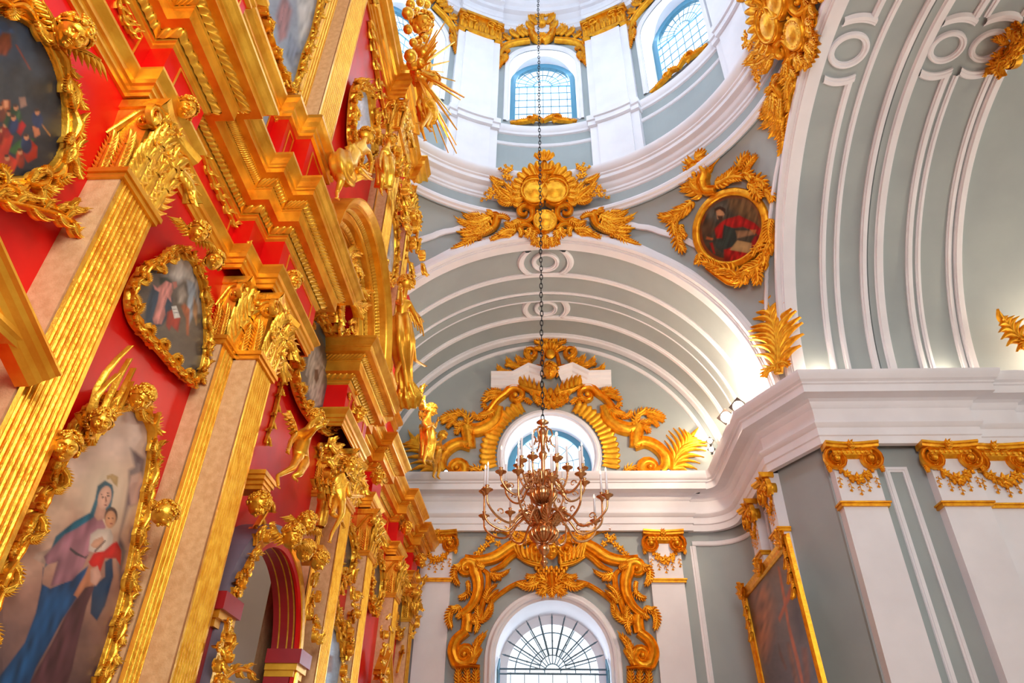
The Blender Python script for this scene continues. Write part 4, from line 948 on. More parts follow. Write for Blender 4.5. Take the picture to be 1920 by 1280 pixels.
def icapital(T, y0, y1, xb, xf, z0, z1, seed=1, m=None):
    """carved capital: bell, two rows of acanthus, corner volutes, curved abacus"""
    m = m or GOLD; F = FX(xf); w_ = y1 - y0; h_ = z1 - z0; rg = np.random.default_rng(seed)
    rows = [[(xb, y0 - e, z), (xf + e * .6, y0 - e, z), (xf + e * .6, y1 + e, z), (xb, y1 + e, z)] for z, e in ((z0, 0), (z0 + h_ * .5, .01), (z0 + h_ * .85, .06), (z0 + h_ * .88, .05))]
    mb = MB(); mb.grid(rows); build('bell', mb, m, T)
    for k, (n, zz, ww, hh) in enumerate(((3, 0, .30, .46), (2, .26, .34, .44))):
        for i in range(n):
            u = y0 + w_ * (i + .5) / n if n > 1 else (y0 + y1) / 2
            leaf(T, F, (u, z0 + h_ * zz), (u + rg.uniform(-.02, .02), z0 + h_ * (zz + hh)), w_ * ww, .07 + .03 * k, 0, 4, 1.6, .0, m)
    Fs = Frame((0, y0, 0), (1, 0, 0), (0, 0, 1))
    for i in range(2):
        u = xb + (xf - xb) * (i + .5) / 2; leaf(T, Fs, (u, z0), (u, z0 + h_ * .55), (xf - xb) * .3, .05, 0, 4, 1.4, 0, m)
    for s, yy in ((-1, y0), (1, y1)):
        c = (yy + s * .035, z0 + h_ * .72); volute(T, F, [((y0 + y1) / 2 - s * -.05, z0 + h_ * .42), (yy - s * .08, z0 + h_ * .80)], c, .035, .07, 1.3, -s, m, n0=.04)
        c2 = (xf - .02, z0 + h_ * .72)
    volute(T, Fs, [(xb, z0 + h_ * .5), (xf - .1, z0 + h_ * .82)], (xf - .01, z0 + h_ * .70), .03, .05, 1.2, -1, m, n0=.03)
    pts = [(y0 - .08 + (w_ + .16) * t, xf + .12 - .07 * math.sin(PI * t)) for t in np.linspace(0, 1, 11)]
    rows = [[(xb, p[0], z) if False else (p[1] + e, p[0], z) for p in pts] for z, e in ((z0 + h_ * .88, -.02), (z0 + h_ * .92, .02), (z1, .04))]
    mb = MB(); mb.grid(rows); top = [(p[1] + .04, p[0], z1) for p in pts] + [(xb, y1 + .08, z1), (xb, y0 - .08, z1)]; mb.add(top, [tuple(range(len(top)))]); bot = [(p[1] - .02, p[0], z0 + h_ * .88) for p in pts] + [(xb, y1 + .08, z0 + h_ * .88), (xb, y0 - .08, z0 + h_ * .88)]; mb.add(bot, [tuple(range(len(bot)))])
    for yy in (y0 - .08, y1 + .08): mb.add([(xb, yy, z0 + h_ * .88), (xf + .10, yy, z0 + h_ * .88), (xf + .16, yy, z1), (xb, yy, z1)], [(0, 1, 2, 3)])
    build('abacus', mb, m, T); flower(T, F, ((y0 + y1) / 2, z0 + h_ * .92), w_ * .13, m, .10)
    for i in range(5): flower(T, F, (y0 + w_ * rg.uniform(.05, .95), z0 + h_ * rg.uniform(.3, .85)), w_ * .16, m, .09)
    leaf(T, F, (y1 - w_ * .1, z0 + h_ * .62), (y1 + w_ * .42, z0 + h_ * .40), w_ * .2, .10, .3, 3, 1.5, .06, m)
    for i in range(6):
        a = (y0 + w_ * rg.uniform(.1, .9), z0 + h_ * rg.uniform(.35, .8)); s = rg.choice([-1, 1])
        leaf(T, F, a, (a[0] + s * w_ * .18, a[1] + h_ * .12), w_ * .09, .05, .3 * s, 3, 1.4, .06, m)
BL = 'reeded gold pilaster with leaf capital, '
def pil_single(y0, y1, z0, z1, zc, xf, label, n=8, seed=1):
    T = thing('reeded_pilaster', label, 'pilaster', (BX, (y0 + y1) / 2, z0)); pil_layer(T, y0, y1, BX, xf, z0, z1, n); icapital(T, y0, y1, BX, xf, z1 + .07, zc, seed); return T
def pil_double(ys, z0, z1, zc, label, seed=1, mir=False):
    T = thing('reeded_pilaster', label, 'pilaster', (BX, sum(ys) / len(ys), z0)); a, b, c, d = ys   # back layer a..d , front layer b..c
    pil_layer(T, a, d, BX, -3.60, z0, z1, 12); pil_layer(T, b, c, -3.6, -3.32, z0, z1, 8)
    icapital(T, a, d, BX, -3.60, z1 + .07, zc, seed); icapital(T, b, c, -3.6, -3.32, z1 + .07, zc, seed + 5); return T
pil_single(3.85, 4.38, .5, 6.08, 7.03, -3.5, BL + 'between the roundel and the small figure picture', 8, 3)
pil_double((6.30, 6.62, 7.12, 7.35), .5, 6.12, 7.03, BL + 'double width, right of the tall Madonna picture', 4)
pil_double((10.6, 10.82, 11.35, 11.62), .5, 6.12, 7.03, BL + 'double width, right of the red arched doorway', 5)
pil_single(13.5, 14.03, .5, 6.12, 7.03, -3.5, BL + 'lower tier, second from the white far wall', 8, 6)
pil_single(16.4, 16.95, .5, 6.12, 7.03, -3.5, BL + 'lower tier, nearest the white far wall', 8, 7)
pil_single(18.6, 19.1, .5, 6.12, 7.03, -3.5, BL + 'lower tier, at the corner with the far wall', 7, 8)
# upper tier: plinths, pilasters, entablature
SEGU = [(-1.5, 0), (3.78, 0), (3.78, .18), (4.52, .18), (4.52, 0), (6.2, 0), (6.2, .20), (6.55, .20), (6.55, .42), (7.40, .42), (7.40, 0), (10.54, 0), (10.54, .42), (11.39, .42), (11.39, .2), (11.74, .2), (11.74, 0), (13.4, 0), (13.4, .18), (14.1, .18), (14.1, 0), (15.6, 0), (15.6, -.3)]
pu = path_of(SEGU)
BLUEP = mat('blue_grey_painted_panel', (.10, .20, .30), (.30, .36, .42), .45, scale=3)
P_PL = [(.005, 8.5), (.005, 9.98)]
P_PLC = [(.005, 9.94), (.05, 9.96), (.05, 10.02), (.08, 10.05), (.08, 10.12), (.13, 10.17), (.17, 10.22), (.17, 10.28), (.12, 10.30), (.12, 10.36), (.05, 10.40), (0, 10.42)]
build('plinth', sweep_plan(pu, P_PL, side=-1), RED, SCREEN); build('plinth_cornice', sweep_plan(pu, P_PLC, side=-1), GOLDM, SCREEN)
for a, b, o in ((4.6, 6.1, 0), (6.62, 7.33, .42), (6.22, 6.53, .20), (3.85, 4.45, .18), (11.85, 13.3, 0), (10.6, 11.3, .42), (-1, 3.7, 0)):
    F = FX(BX + o + .008); (build('plinth_panel', MB().fbox(F, a + .09, 8.69, b - .09, 9.79, -.004, .004), BLUEP, SCREEN, label='blue grey painted plinth panel') if (a, o) in ((4.6, 0), (11.85, 0), (-1, 0)) else None); build('plinth_fillet', strip(F, [(a + .06, 8.66), (b - .06, 8.66), (b - .06, 9.82), (a + .06, 9.82)], [(0, 0), (0, .012), (.02, .012), (.02, 0)], True), GOLDM, SCREEN)
def upil(ys, label, seed):
    T = thing('reeded_pilaster', label, 'pilaster', (BX, sum(ys) / len(ys), 10.42)); a, b, c, d = ys
    pil_layer(T, a, d, BX, BX + .17, 10.42, 15.4, 12); pil_layer(T, b, c, BX + .17, BX + .40, 10.42, 15.4, 9); icapital(T, a, d, BX, BX + .17, 15.47, 16.5, seed); icapital(T, b, c, BX + .17, BX + .4, 15.47, 16.5, seed + 1)
upil((6.28, 6.62, 7.3, 7.38), 'upper tier reeded gold pilaster rising left of the big seated putto', 9)
upil((10.56, 10.64, 11.32, 11.66), 'upper tier reeded gold pilaster partly hidden behind the gold arch, right of centre', 11)
T = thing('reeded_pilaster', 'upper tier narrow reeded gold pilaster at the right end of the screen', 'pilaster', (BX, 13.7, 10.42)); pil_layer(T, 13.45, 14.0, BX, BX + .17, 10.42, 15.4, 8); icapital(T, 13.45, 14.0, BX, BX + .17, 15.47, 16.5, 13)
P_UP = [(0, 16.5), (.04, 16.5), (.04, 16.58), (.07, 16.60), (.07, 16.70), (.11, 16.72), (.11, 16.80), (.16, 16.84), (.20, 16.92), (.20, 16.98), (.26, 17.02), (.34, 17.04), (.34, 17.16), (.42, 17.26), (.42, 17.3), (-.2, 17.34)]
build('upper_entablature', sweep_plan(pu, P_UP, side=-1), GOLDM, SCREEN)
# ---------------------------------------------------------------- arched doorway
dr = thing('arched_doorway', 'dark red arched doorway with gold lines and a deep red soffit in the icon screen', 'doorway', (BX, DC, 0))
def half(r0, n0_, r1, n1_, z=DZ): 
    mb = MB(); A = np.linspace(0, PI, 40); path0 = [(DC + r0, .0)] + [(DC + r0 * math.cos(a), z + r0 * math.sin(a)) for a in A] + [(DC - r0, 0)]; path1 = [(DC + r1, .0)] + [(DC + r1 * math.cos(a), z + r1 * math.sin(a)) for a in A] + [(DC - r1, 0)]
    mb.grid([[FB.at(u, v, n0_) for u, v in path0], [FB.at(u, v, n1_) for u, v in path1]]); return mb
build('archivolt', merge(half(1.46, -.02, 1.46, .36), half(1.46, .36, 1.36, .40)), mat('grey_violet_band', (.16, .13, .17), None, .4), dr)
build('gold_band', merge(half(1.36, .40, 1.25, .40), half(1.25, .40, 1.24, .37)), GOLD, dr)
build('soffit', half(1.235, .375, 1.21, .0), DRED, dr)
build('red_band', merge(half(1.26, .385, 1.18, .37), half(1.18, .37, 1.18, .33)), RED, dr)
for q in (.30, .22, .10): build('gold_line', half(1.222 - abs(.37 - q) * .028, q, 1.221 - abs(.37 - q) * .028, q - .02), GOLD, dr)
for sg in (-1, 1):
    y0, y1 = sorted((DC + sg * 1.14, DC + sg * 1.58))
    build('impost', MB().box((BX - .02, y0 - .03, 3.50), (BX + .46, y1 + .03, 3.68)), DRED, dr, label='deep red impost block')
    build('impost_moulding', merge(MB().box((BX - .02, y0, 3.42), (BX + .42, y1, 3.50)), MB().box((BX - .02, y0 + .03, 3.34), (BX + .38, y1 - .03, 3.42))), GOLDM, dr)
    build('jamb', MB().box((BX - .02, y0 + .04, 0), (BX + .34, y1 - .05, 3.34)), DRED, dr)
# plastered curved recess seen through the doorway
CREAM = mat('cream_plaster', (.62, .55, .40), (.68, .60, .46), .8, scale=1)
mb = sweep_plan([(BX - .9 - 2.4 * math.cos(t), 9.6 - 2.6 * math.sin(t)) for t in np.linspace(-PI / 2, PI / 2, 20)], [(0, 0), (0, 9.0)]); o = build('wall_apse', mb, WHITE, None, True); o['kind'] = 'structure'
mb = MB().box((BX - 1.9, 9.5, 0), (BX - 1.5, 9.75, 7.0)); o = build('trim_apse_rib', mb, CREAM); o['kind'] = 'structure'
# ================================================================== PICTURES of the screen with their carved frames
def smooth_px(L, k=5): return [tuple(p) for p in catmull(list(L) + [L[0]], k)[:-1]]
FP = FX(BX + .05)
def picture(label, outline, shapes, bg, seed, w, h, F=FP, n=110, dens=1.0, wild=1.0, m=None, cat='painting', group=None, offs=.0):
    ol = smooth_px(outline); uv = F.pxs(ol); c = np.mean(np.array(uv), axis=0)
    T = thing('framed_painting', label, cat, tuple(F.at(c[0], c[1], 0)), group)
    boxpic(T, F, uv, -.04, .012, WOODG); painting(T, F, ol, shapes, bg, seed, n, .02); rocaille(T, F, uv, w, h, m or GOLD, seed, 0.0, dens, wild); return T
def cz(x0, y0, s, L): return [(x0 + a * s, y0 + b * s) for a, b in L]
def ell(cx, cy, rx, ry, rot=0.0, k=20): return [(cx + rx * math.cos(t) * math.cos(rot) - ry * math.sin(t) * math.sin(rot), cy + rx * math.cos(t) * math.sin(rot) + ry * math.sin(t) * math.cos(rot)) for t in np.linspace(0, 2 * PI, k + 1)[:-1]]
# Madonna
c3 = lambda L: cz(0, 840, .3438, L)
mary = [(170, 778), (200, 764), (235, 768), (268, 800), (270, 850), (262, 905), (250, 960), (240, 1010), (228, 1070), (205, 1160), (165, 1290), (140, 1390), (20, 1400), (-70, 1340), (-40, 1200), (0, 1090), (45, 1010), (80, 930), (115, 870), (140, 815)]
SH = [((228, 200, 170), c3(ell(560, 260, 130, 170)), 40, .1), ((120, 100, 100), c3([(700, 0), (780, 60), (770, 240), (730, 300), (690, 320), (640, 480), (680, 560), (640, 720), (620, 560), (660, 380), (690, 200), (690, 120), (720, 100)]), 8, .5),
      ((190, 150, 135), c3([(700, 150), (760, 130), (775, 200), (750, 300), (700, 310), (690, 240)]), 5, .5),
      ((185, 150, 130), c3([(180, 570), (230, 560), (270, 540), (250, 640), (200, 620), (165, 600)]), 3),
      ((28, 60, 90), c3([(600, 590), (605, 700), (560, 860), (515, 940), (480, 900), (490, 760), (560, 700), (560, 620)]), 3),
      ((88, 52, 58), c3([(430, 780), (480, 720), (500, 760), (460, 860), (420, 1020), (380, 1200), (350, 1300), (340, 1500), (100, 1600), (60, 1500), (150, 1280), (260, 1080), (350, 900)]), 3, .5),
      ((20, 68, 110), c3([(220, 650), (215, 740), (260, 765), (360, 722), (470, 640), (480, 690), (430, 780), (330, 930), (260, 1060), (180, 1200), (140, 1300), (60, 1500), (-160, 1600), (-120, 1380), (0, 1220), (120, 1060), (180, 900), (210, 760), (225, 655)]), 3, .6),
      ((30, 98, 118), c3([(520, 205), (560, 175), (600, 200), (608, 240), (590, 340), (560, 350), (500, 420), (400, 480), (330, 560), (260, 620), (225, 655), (290, 480), (390, 400), (480, 350), (505, 280)]), 3, .5),
      ((160, 105, 115), c3([(480, 390), (530, 350), (565, 430), (500, 520), (460, 600), (440, 650), (380, 720), (260, 755), (300, 620), (240, 635), (225, 590), (340, 470), (400, 440)]), 3, .5),
      ((200, 148, 125), c3([(520, 300), (560, 310), (572, 380), (520, 395), (500, 370)]), 2.5, .1), ((222, 168, 142), c3(ell(558, 270, 36, 66, .25)), 2.5, .08), ((150, 92, 75), c3([(560, 262), (566, 262), (572, 292), (562, 296)]), 1.5, 0), ((110, 70, 60), c3([(536, 250), (554, 246), (554, 250), (536, 254)]), 1, 0), ((110, 70, 60), c3([(570, 243), (586, 240), (586, 244), (570, 248)]), 1, 0),
      ((196, 176, 160), c3([(480, 470), (520, 440), (590, 440), (605, 480), (598, 545), (560, 590), (470, 560)]), 3, .3),
      ((190, 120, 85), c3([(470, 640), (500, 650), (535, 680), (520, 740), (450, 760), (410, 815), (388, 800), (420, 740), (450, 690)]), 2.5),
      ((190, 20, 18), c3([(470, 620), (500, 570), (555, 560), (600, 520), (625, 508), (650, 560), (645, 640), (620, 600), (560, 600), (535, 670), (480, 640)]), 2.5, .4),
      ((80, 52, 42), c3(ell(593, 372, 36, 52, .1)), 2.5, .1), ((214, 150, 108), c3(ell(590, 388, 30, 48, .1)), 2.5, .1), ((100, 60, 45), c3(ell(580, 382, 5, 3)), 1, 0), ((100, 60, 45), c3(ell(602, 380, 5, 3)), 1, 0), ((170, 80, 60), c3(ell(594, 412, 8, 3)), 1, 0), ((205, 150, 120), c3([(500, 500), (545, 480), (555, 500), (540, 540), (500, 545), (480, 530)]), 2, .2), ((120, 92, 84), c3([(500, 560), (560, 500), (566, 506), (506, 568)]), 1.5, 0), ((200, 150, 130), c3([(480, 660), (520, 640), (540, 700), (510, 750), (480, 730)]), 2.5, .3),
      ((200, 160, 100), c3([(570, 150), (600, 140), (632, 155), (628, 210), (605, 190), (590, 165), (570, 172)]), 2.5, .3),
      ((60, 35, 30), c3([(540, 268), (552, 262), (556, 270), (544, 274)]), 1.5, 0), ((60, 35, 30), c3([(570, 258), (582, 254), (586, 262), (574, 266)]), 1.5, 0), ((150, 70, 60), c3([(556, 308), (572, 304), (570, 312), (558, 314)]), 1.5, 0),
      ((70, 60, 62), c3([(370, 540), (410, 570), (450, 592), (470, 580), (455, 602), (400, 582), (365, 552)]), 2, 0)]
TM = picture('tall picture of a woman in blue robe holding a child, in gold carved frame', mary, SH, [(0, (214, 186, 172)), (.25, (205, 168, 140)), (.5, (165, 118, 98)), (.75, (100, 74, 70)), (1, (66, 55, 60))], 3, .10, .09, n=185)
# small figure picture (reading woman and angel)
c4 = lambda L: cz(200, 480, .25, L)
pic2 = [(318, 480), (340, 482), (358, 505), (370, 545), (376, 600), (377, 645), (370, 685), (358, 706), (345, 700), (318, 672), (295, 645), (270, 620), (250, 595), (243, 560), (255, 530), (275, 508), (300, 500)]
SH = [((200, 190, 178), c4([(470, 20), (560, 0), (640, 60), (690, 200), (680, 420), (640, 300), (600, 180), (560, 170), (520, 200), (470, 140)]), 12, .3),
      ((38, 60, 78), c4([(330, 220), (400, 260), (480, 320), (470, 430), (400, 520), (320, 540), (270, 480), (290, 330)]), 5, .4),
      ((58, 66, 58), c4([(380, 160), (440, 160), (480, 200), (440, 250), (380, 210)]), 4),
      ((200, 128, 118), c4([(335, 215), (365, 240), (430, 185), (475, 205), (480, 265), (465, 300), (470, 345), (440, 310), (420, 380), (425, 440), (395, 510), (340, 510), (330, 470), (370, 330), (380, 270), (345, 250)]), 3, .4),
      ((185, 110, 95), c4([(478, 195), (510, 190), (515, 230), (490, 248)]), 2, .1),
      ((160, 50, 36), c4([(440, 420), (490, 390), (540, 460), (520, 570), (470, 520), (455, 560), (430, 520)]), 3, .3),
      ((212, 205, 195), c4([(472, 378), (508, 372), (538, 460), (492, 468)]), 1.5, .1), ((60, 60, 70), c4([(482, 398), (510, 394), (512, 398), (484, 402)]), 1, 0), ((60, 60, 70), c4([(488, 424), (520, 420), (522, 424), (490, 428)]), 1, 0),
      ((150, 158, 165), c4([(590, 180), (650, 200), (660, 300), (640, 420), (600, 520), (580, 420), (600, 300)]), 5, .5), ((165, 120, 80), c4([(640, 300), (670, 380), (660, 520), (630, 420)]), 4, .5), ((175, 95, 60), c4([(560, 340), (610, 400), (600, 600), (585, 590), (580, 470), (545, 380)]), 4, .4),
      ((165, 150, 135), c4([(520, 260), (560, 220), (590, 300), (560, 360), (520, 350)]), 6, .4)]
picture('small oval-topped picture of a kneeling figure at a red desk, in gold carved frame', pic2, SH, [(0, (120, 112, 105)), (.3, (84, 74, 66)), (.6, (92, 80, 68)), (1, (64, 58, 54))], 5, .075, .08, wild=1.2, n=110)
# roundel at the left edge
pic1 = [(0, 30), (50, 55), (85, 105), (105, 170), (110, 235), (98, 290), (68, 318), (25, 328), (-30, 325), (-90, 290), (-125, 220), (-120, 130), (-80, 50), (-40, 28)]
c1 = lambda L: cz(0, 0, .3359, L)
SH = [((40, 90, 140), c1([(-200, 80), (20, 120), (60, 180), (20, 190), (-200, 200)]), 8), ((120, 60, 40), c1([(0, 180), (40, 190), (50, 260), (20, 310), (-80, 300)]), 6, .5), ((150, 75, 30), c1([(0, 560), (40, 560), (45, 620), (10, 640), (-60, 640)]), 4), ((200, 130, 90), c1([(5, 560), (30, 560), (30, 600), (8, 605)]), 2),
      ((150, 110, 90), c1([(90, 545), (125, 540), (135, 590), (100, 605)]), 3), ((160, 28, 20), c1([(30, 640), (90, 650), (130, 700), (100, 760), (60, 720), (10, 740)]), 3, .5), ((60, 90, 40), c1([(30, 840), (80, 790), (140, 760), (180, 780), (120, 820), (110, 870), (60, 860)]), 3), ((175, 45, 18), c1([(110, 790), (150, 770), (195, 820), (190, 880), (140, 910), (110, 860)]), 3, .5), ((180, 50, 25), c1([(-120, 760), (20, 740), (60, 760), (30, 860), (90, 900), (60, 960), (-80, 960)]), 3, .5),
      ((190, 110, 70), c1([(165, 705), (200, 700), (210, 750), (180, 770)]), 2), ((190, 125, 70), c1([(205, 680), (212, 680), (270, 755), (262, 760)]), 2), ((120, 60, 45), c1([(70, 250), (80, 250), (160, 390), (150, 392)]), 2)]
rg1 = np.random.default_rng(3)
for k in range(22):
    x, y = rg1.uniform(-90, 72), rg1.uniform(175, 300); 
    SH.append(([(150, 40, 22), (96, 48, 30), (58, 80, 46), (44, 52, 78), (170, 60, 30)][k % 5], ell(x, y + 14, rg1.uniform(7, 12), rg1.uniform(12, 18), rg1.uniform(-.5, .5)), 4, .6)); SH.append(((196, 128, 86), ell(x, y, 4.5, 6), 2, .2)); SH.append(((80, 50, 34), ell(x - 1, y - 4, 4.5, 3), 2, .2))
picture('dark round picture with red robed crowd at the left edge, in gold carved frame', pic1, SH, [(0, (50, 66, 84)), (.4, (58, 56, 54)), (1, (44, 44, 48))], 7, .11, .10, wild=1.5, n=100)
# picture over the doorway
c5 = lambda L: cz(400, 400, .3438, L)
pic4 = c5([(520, 570), (560, 590), (600, 660), (640, 760), (662, 880), (655, 1030), (610, 1160), (550, 1130), (490, 1050), (450, 960), (432, 870), (442, 760), (462, 680), (490, 620)])
SH = [((120, 108, 98), c5([(500, 660), (540, 640), (570, 720), (600, 800), (640, 860), (560, 860), (500, 900)]), 6, .5), ((176, 160, 145), c5([(520, 800), (550, 700), (580, 760), (600, 870), (590, 1040), (540, 1060), (510, 960)]), 5, .5), ((96, 62, 44), c5([(545, 850), (565, 850), (570, 900), (555, 930), (543, 900)]), 3), ((70, 110, 120), c5([(570, 640), (610, 680), (650, 780), (640, 800), (600, 720)]), 5), ((182, 170, 158), c5([(495, 880), (510, 800), (545, 700), (552, 705), (520, 810), (505, 895)]), 2), ((182, 170, 158), c5([(550, 700), (575, 800), (615, 855), (612, 862), (568, 815), (545, 710)]), 2)]
picture('grey oval picture of a hanging cloth above the red doorway, in gold carved frame', pic4, SH, [(0, (70, 70, 62)), (.5, (96, 84, 74)), (1, (86, 92, 102))], 9, .10, .12, FX(BX + .10), n=90)
# upper picture
up = [(486, 0), (499, 60), (512, 100), (526, 136), (538, 160), (549, 148), (562, 101), (578, 60), (588, 20), (596, -20), (610, -90), (470, -90), (478, -40)]
SH = [((150, 90, 85), [(530, -20), (545, 20), (535, 70), (520, 80), (515, 30)], 8, .5), ((110, 120, 140), [(540, 60), (560, 90), (545, 130), (530, 100)], 8, .5), ((190, 185, 180), [(555, 0), (590, -10), (575, 60), (560, 80)], 8, .4)]
picture('upper tier tall bluish grey picture tapering downwards, in gold carved frame', up, SH, [(0, (150, 150, 160)), (.5, (120, 126, 138)), (1, (140, 150, 160))], 11, .10, .10, FX(BX + .05), n=70)
up2 = [(672, 250), (680, 290), (683, 318), (662, 320), (655, 300), (660, 265), (663, 235), (668, 225)]
up2 = [(666, 165), (684, 175), (690, 210), (694, 250), (692, 290), (678, 310), (664, 300), (655, 262), (656, 215), (660, 180)]
picture('pale blue cloudy picture in the middle of the upper tier, behind the seated putto', up2, [((235, 235, 245), [(665, 180), (680, 190), (685, 240), (670, 250), (660, 220)], 8, .3)], [(0, (180, 200, 225)), (1, (205, 215, 235))], 13, .12, .14, FX(BX + .12), n=50, wild=1.3)
# three narrow pictures between the far lower pilasters
for i, (L, lab) in enumerate((([(632, 965), (650, 1000), (657, 1035), (652, 1065), (643, 1080), (632, 1062), (628, 1020)], 'narrow brown figure picture right of the hovering putto, lower tier'),
                    ([(699, 1040), (707, 1052), (711, 1085), (707, 1120), (698, 1142), (692, 1120), (691, 1080), (694, 1052)], 'narrow brown picture between the two far single pilasters'),
                    ([(742, 1108), (750, 1120), (753, 1150), (750, 1175), (742, 1188), (737, 1170), (736, 1135)], 'narrow dark picture nearest the far wall'))):
    cx_ = sum(p[0] for p in L) / len(L); cy_ = sum(p[1] for p in L) / len(L)
    picture(lab, L, [((150, 110, 90), [(cx_ - 4, cy_ - 25), (cx_ + 3, cy_ - 25), (cx_ + 4, cy_ + 20), (cx_ - 5, cy_ + 15)], 4, .5), ((120, 40, 30), [(cx_ - 6, cy_), (cx_ + 5, cy_ + 3), (cx_ + 3, cy_ + 22), (cx_ - 5, cy_ + 20)], 4, .4)], [(0, (92, 78, 66)), (1, (70, 58, 50))], 20 + i, .10, .11, n=40, wild=1.2)
# pale picture low between far pilasters
L = [(612, 1150), (626, 1165), (634, 1210), (636, 1290), (600, 1300), (585, 1260), (596, 1190)]
picture('pale blue cloudy picture low between the two pairs of far pilasters', L, [((150, 100, 80), [(612, 1225), (622, 1230), (620, 1260), (608, 1262)], 5, .4)], [(0, (190, 205, 225)), (1, (150, 180, 215))], 27, .12, .12, n=40)
L = [(718, 390), (730, 400), (737, 440), (736, 490), (728, 525), (716, 500), (710, 450), (712, 410)]
picture('pale narrow picture high on the screen right of the gold arch', L, [((120, 130, 150), [(720, 430), (730, 440), (728, 480), (718, 470)], 5, .4)], [(0, (205, 195, 185)), (1, (190, 190, 190))], 29, .12, .12, FX(BX + .12), n=40)

# ------------------------------------------------------------------ loose carved pendants on the red grounds
def scatter_orn(label, F, pts, w, h, seed, m=None, k=9):
    """a hanging carved spray following a line of points"""
    uv = F.pxs(pts); c = uv[0]; T = thing('carved_spray', label, 'ornament', tuple(F.at(c[0], c[1], 0))); L = catmull(uv, 6); rg = np.random.default_rng(seed)
    scroll(T, F, uv, [w * .35, w * .5, w * .2], h, m or GOLD, 'stem')
    for i in range(k):
        p = L[int((len(L) - 1) * i / k)]; d = L[min(len(L) - 1, int((len(L) - 1) * i / k) + 2)] - p; d = d / (np.linalg.norm(d) + 1e-9); q = np.array([-d[1], d[0]]); s = (-1) ** i
        leaf(T, F, p, p + d * w * rg.uniform(1.2, 2.0) + q * s * w * rg.uniform(.9, 1.5), w * .42, h, .2 * s, 3, 1.2, 0, m or GOLD)
    return T
FS = FX(BX + .01)
scatter_orn('carved gold spray on the frieze above the roundel, top left', FS, [(216, -10), (225, 25), (238, 48), (252, 66)], .05, .05, 1)
scatter_orn('carved gold spray on the frieze between the first and double pilasters', FS, [(378, 290), (395, 340), (412, 370), (432, 410), (450, 440)], .06, .05, 2, k=12)
scatter_orn('small carved spray rising from the first pilaster capital', FS, [(283, 172), (296, 150), (302, 125)], .04, .04, 3, k=5)
scatter_orn('small carved spray rising over the double pilaster capital', FX(BX + .23), [(455, 500), (463, 475), (468, 455)], .04, .04, 4, k=5)
scatter_orn('carved spray on the upper plinth at the top edge', FS, [(425, 20), (445, 70), (462, 108)], .06, .05, 5, k=8)
scatter_orn('carved spray hanging beside the blue panel of the upper plinth', FS, [(515, 225), (525, 258), (532, 278)], .05, .05, 6, k=6)
scatter_orn('carved spray left of the double pilaster beside the violet reflection', FS, [(528, 705), (520, 740), (508, 790), (495, 830)], .06, .06, 7, k=9)
scatter_orn('carved spray on the red ground under the gold arch', FX(BX + .02), [(600, 545), (618, 580), (640, 625), (655, 650)], .09, .09, 8, k=9)
scatter_orn('carved spray on the far frieze above the third pilaster', FS, [(712, 915), (728, 945), (742, 972)], .09, .07, 9, k=7)
scatter_orn('tall carved spray on the red ground of the upper tier, right of the pale picture', FX(BX + .02), [(690, 40), (700, 110), (712, 180), (728, 250)], .12, .10, 10, k=14)
scatter_orn('carved spray below the pale narrow picture', FX(BX + .05), [(742, 340), (752, 400), (757, 450), (752, 500)], .14, .14, 11, k=14)
scatter_orn('carved spray climbing between the pale picture and the upper entablature', FX(BX + .1), [(705, 300), (722, 340), (735, 385), (740, 430)], .14, .14, 12, k=14)
scatter_orn('carved spray hanging under the hovering putto', FX(BX + .1), [(640, 1080), (628, 1110), (618, 1150), (640, 1200)], .10, .10, 13, k=10)
scatter_orn('carved spray hanging down beside the narrow pictures, lower right of the screen', FX(BX + .1), [(672, 1075), (668, 1110), (650, 1170), (640, 1240)], .10, .10, 14, k=12)
scatter_orn('carved spray along the edge of the screen beside the far wall', FX(BX + .15), [(782, 1075), (775, 1120), (765, 1160), (742, 1260)], .11, .11, 15, k=14)
scatter_orn('carved spray below the roundel crossing the first pilaster', FX(BX + .12), [(-20, 372), (40, 385), (100, 402), (135, 425), (148, 460)], .06, .08, 16, k=10)
scatter_orn('curled leaf spray right of the roundel foot', FX(BX + .08), [(60, 350), (95, 395), (118, 400), (142, 372)], .06, .08, 17, k=6)
Fp_ = FX(BX + .14); T = thing('carved_plume', 'tall plume of long curved leaves at the upper left of the tall Madonna picture', 'ornament', tuple(P(172, 780, 0, BX + .14)))
for (a_, b_, w_, d_) in (((168, 830), (207, 648), .045, .16), ((170, 825), (205, 672), .04, -.02), ((172, 820), (212, 690), .035, -.12), ((166, 835), (182, 700), .04, .2), ((180, 815), (208, 715), .03, -.2)): leaf(T, Fp_, Fp_.px(*a_), Fp_.px(*b_), w_, .07, d_, 1, 2.0, .02, GOLD)
for (a_, b_) in (((170, 800), (135, 770)), ((175, 805), (215, 770)), ((165, 815), (140, 815)), ((185, 790), (225, 745))): leaf(T, Fp_, Fp_.px(*a_), Fp_.px(*b_), .06, .07, .2, 4, 1.2, .02, GOLD)
scatter_orn('carved spray at the left foot of the red doorway', FX(BX + .3), [(425, 1130), (412, 1180), (400, 1230), (395, 1290)], .09, .09, 19, k=9)
scatter_orn('curling leaf spray low beside the red impost', FX(BX + .35), [(400, 1290), (430, 1258), (455, 1255), (475, 1265)], .06, .07, 20, k=6)
scatter_orn('carved spray left of the red doorway', FX(BX + .2), [(505, 940), (478, 985), (455, 1020), (438, 1060), (425, 1110)], .07, .08, 21, k=10)

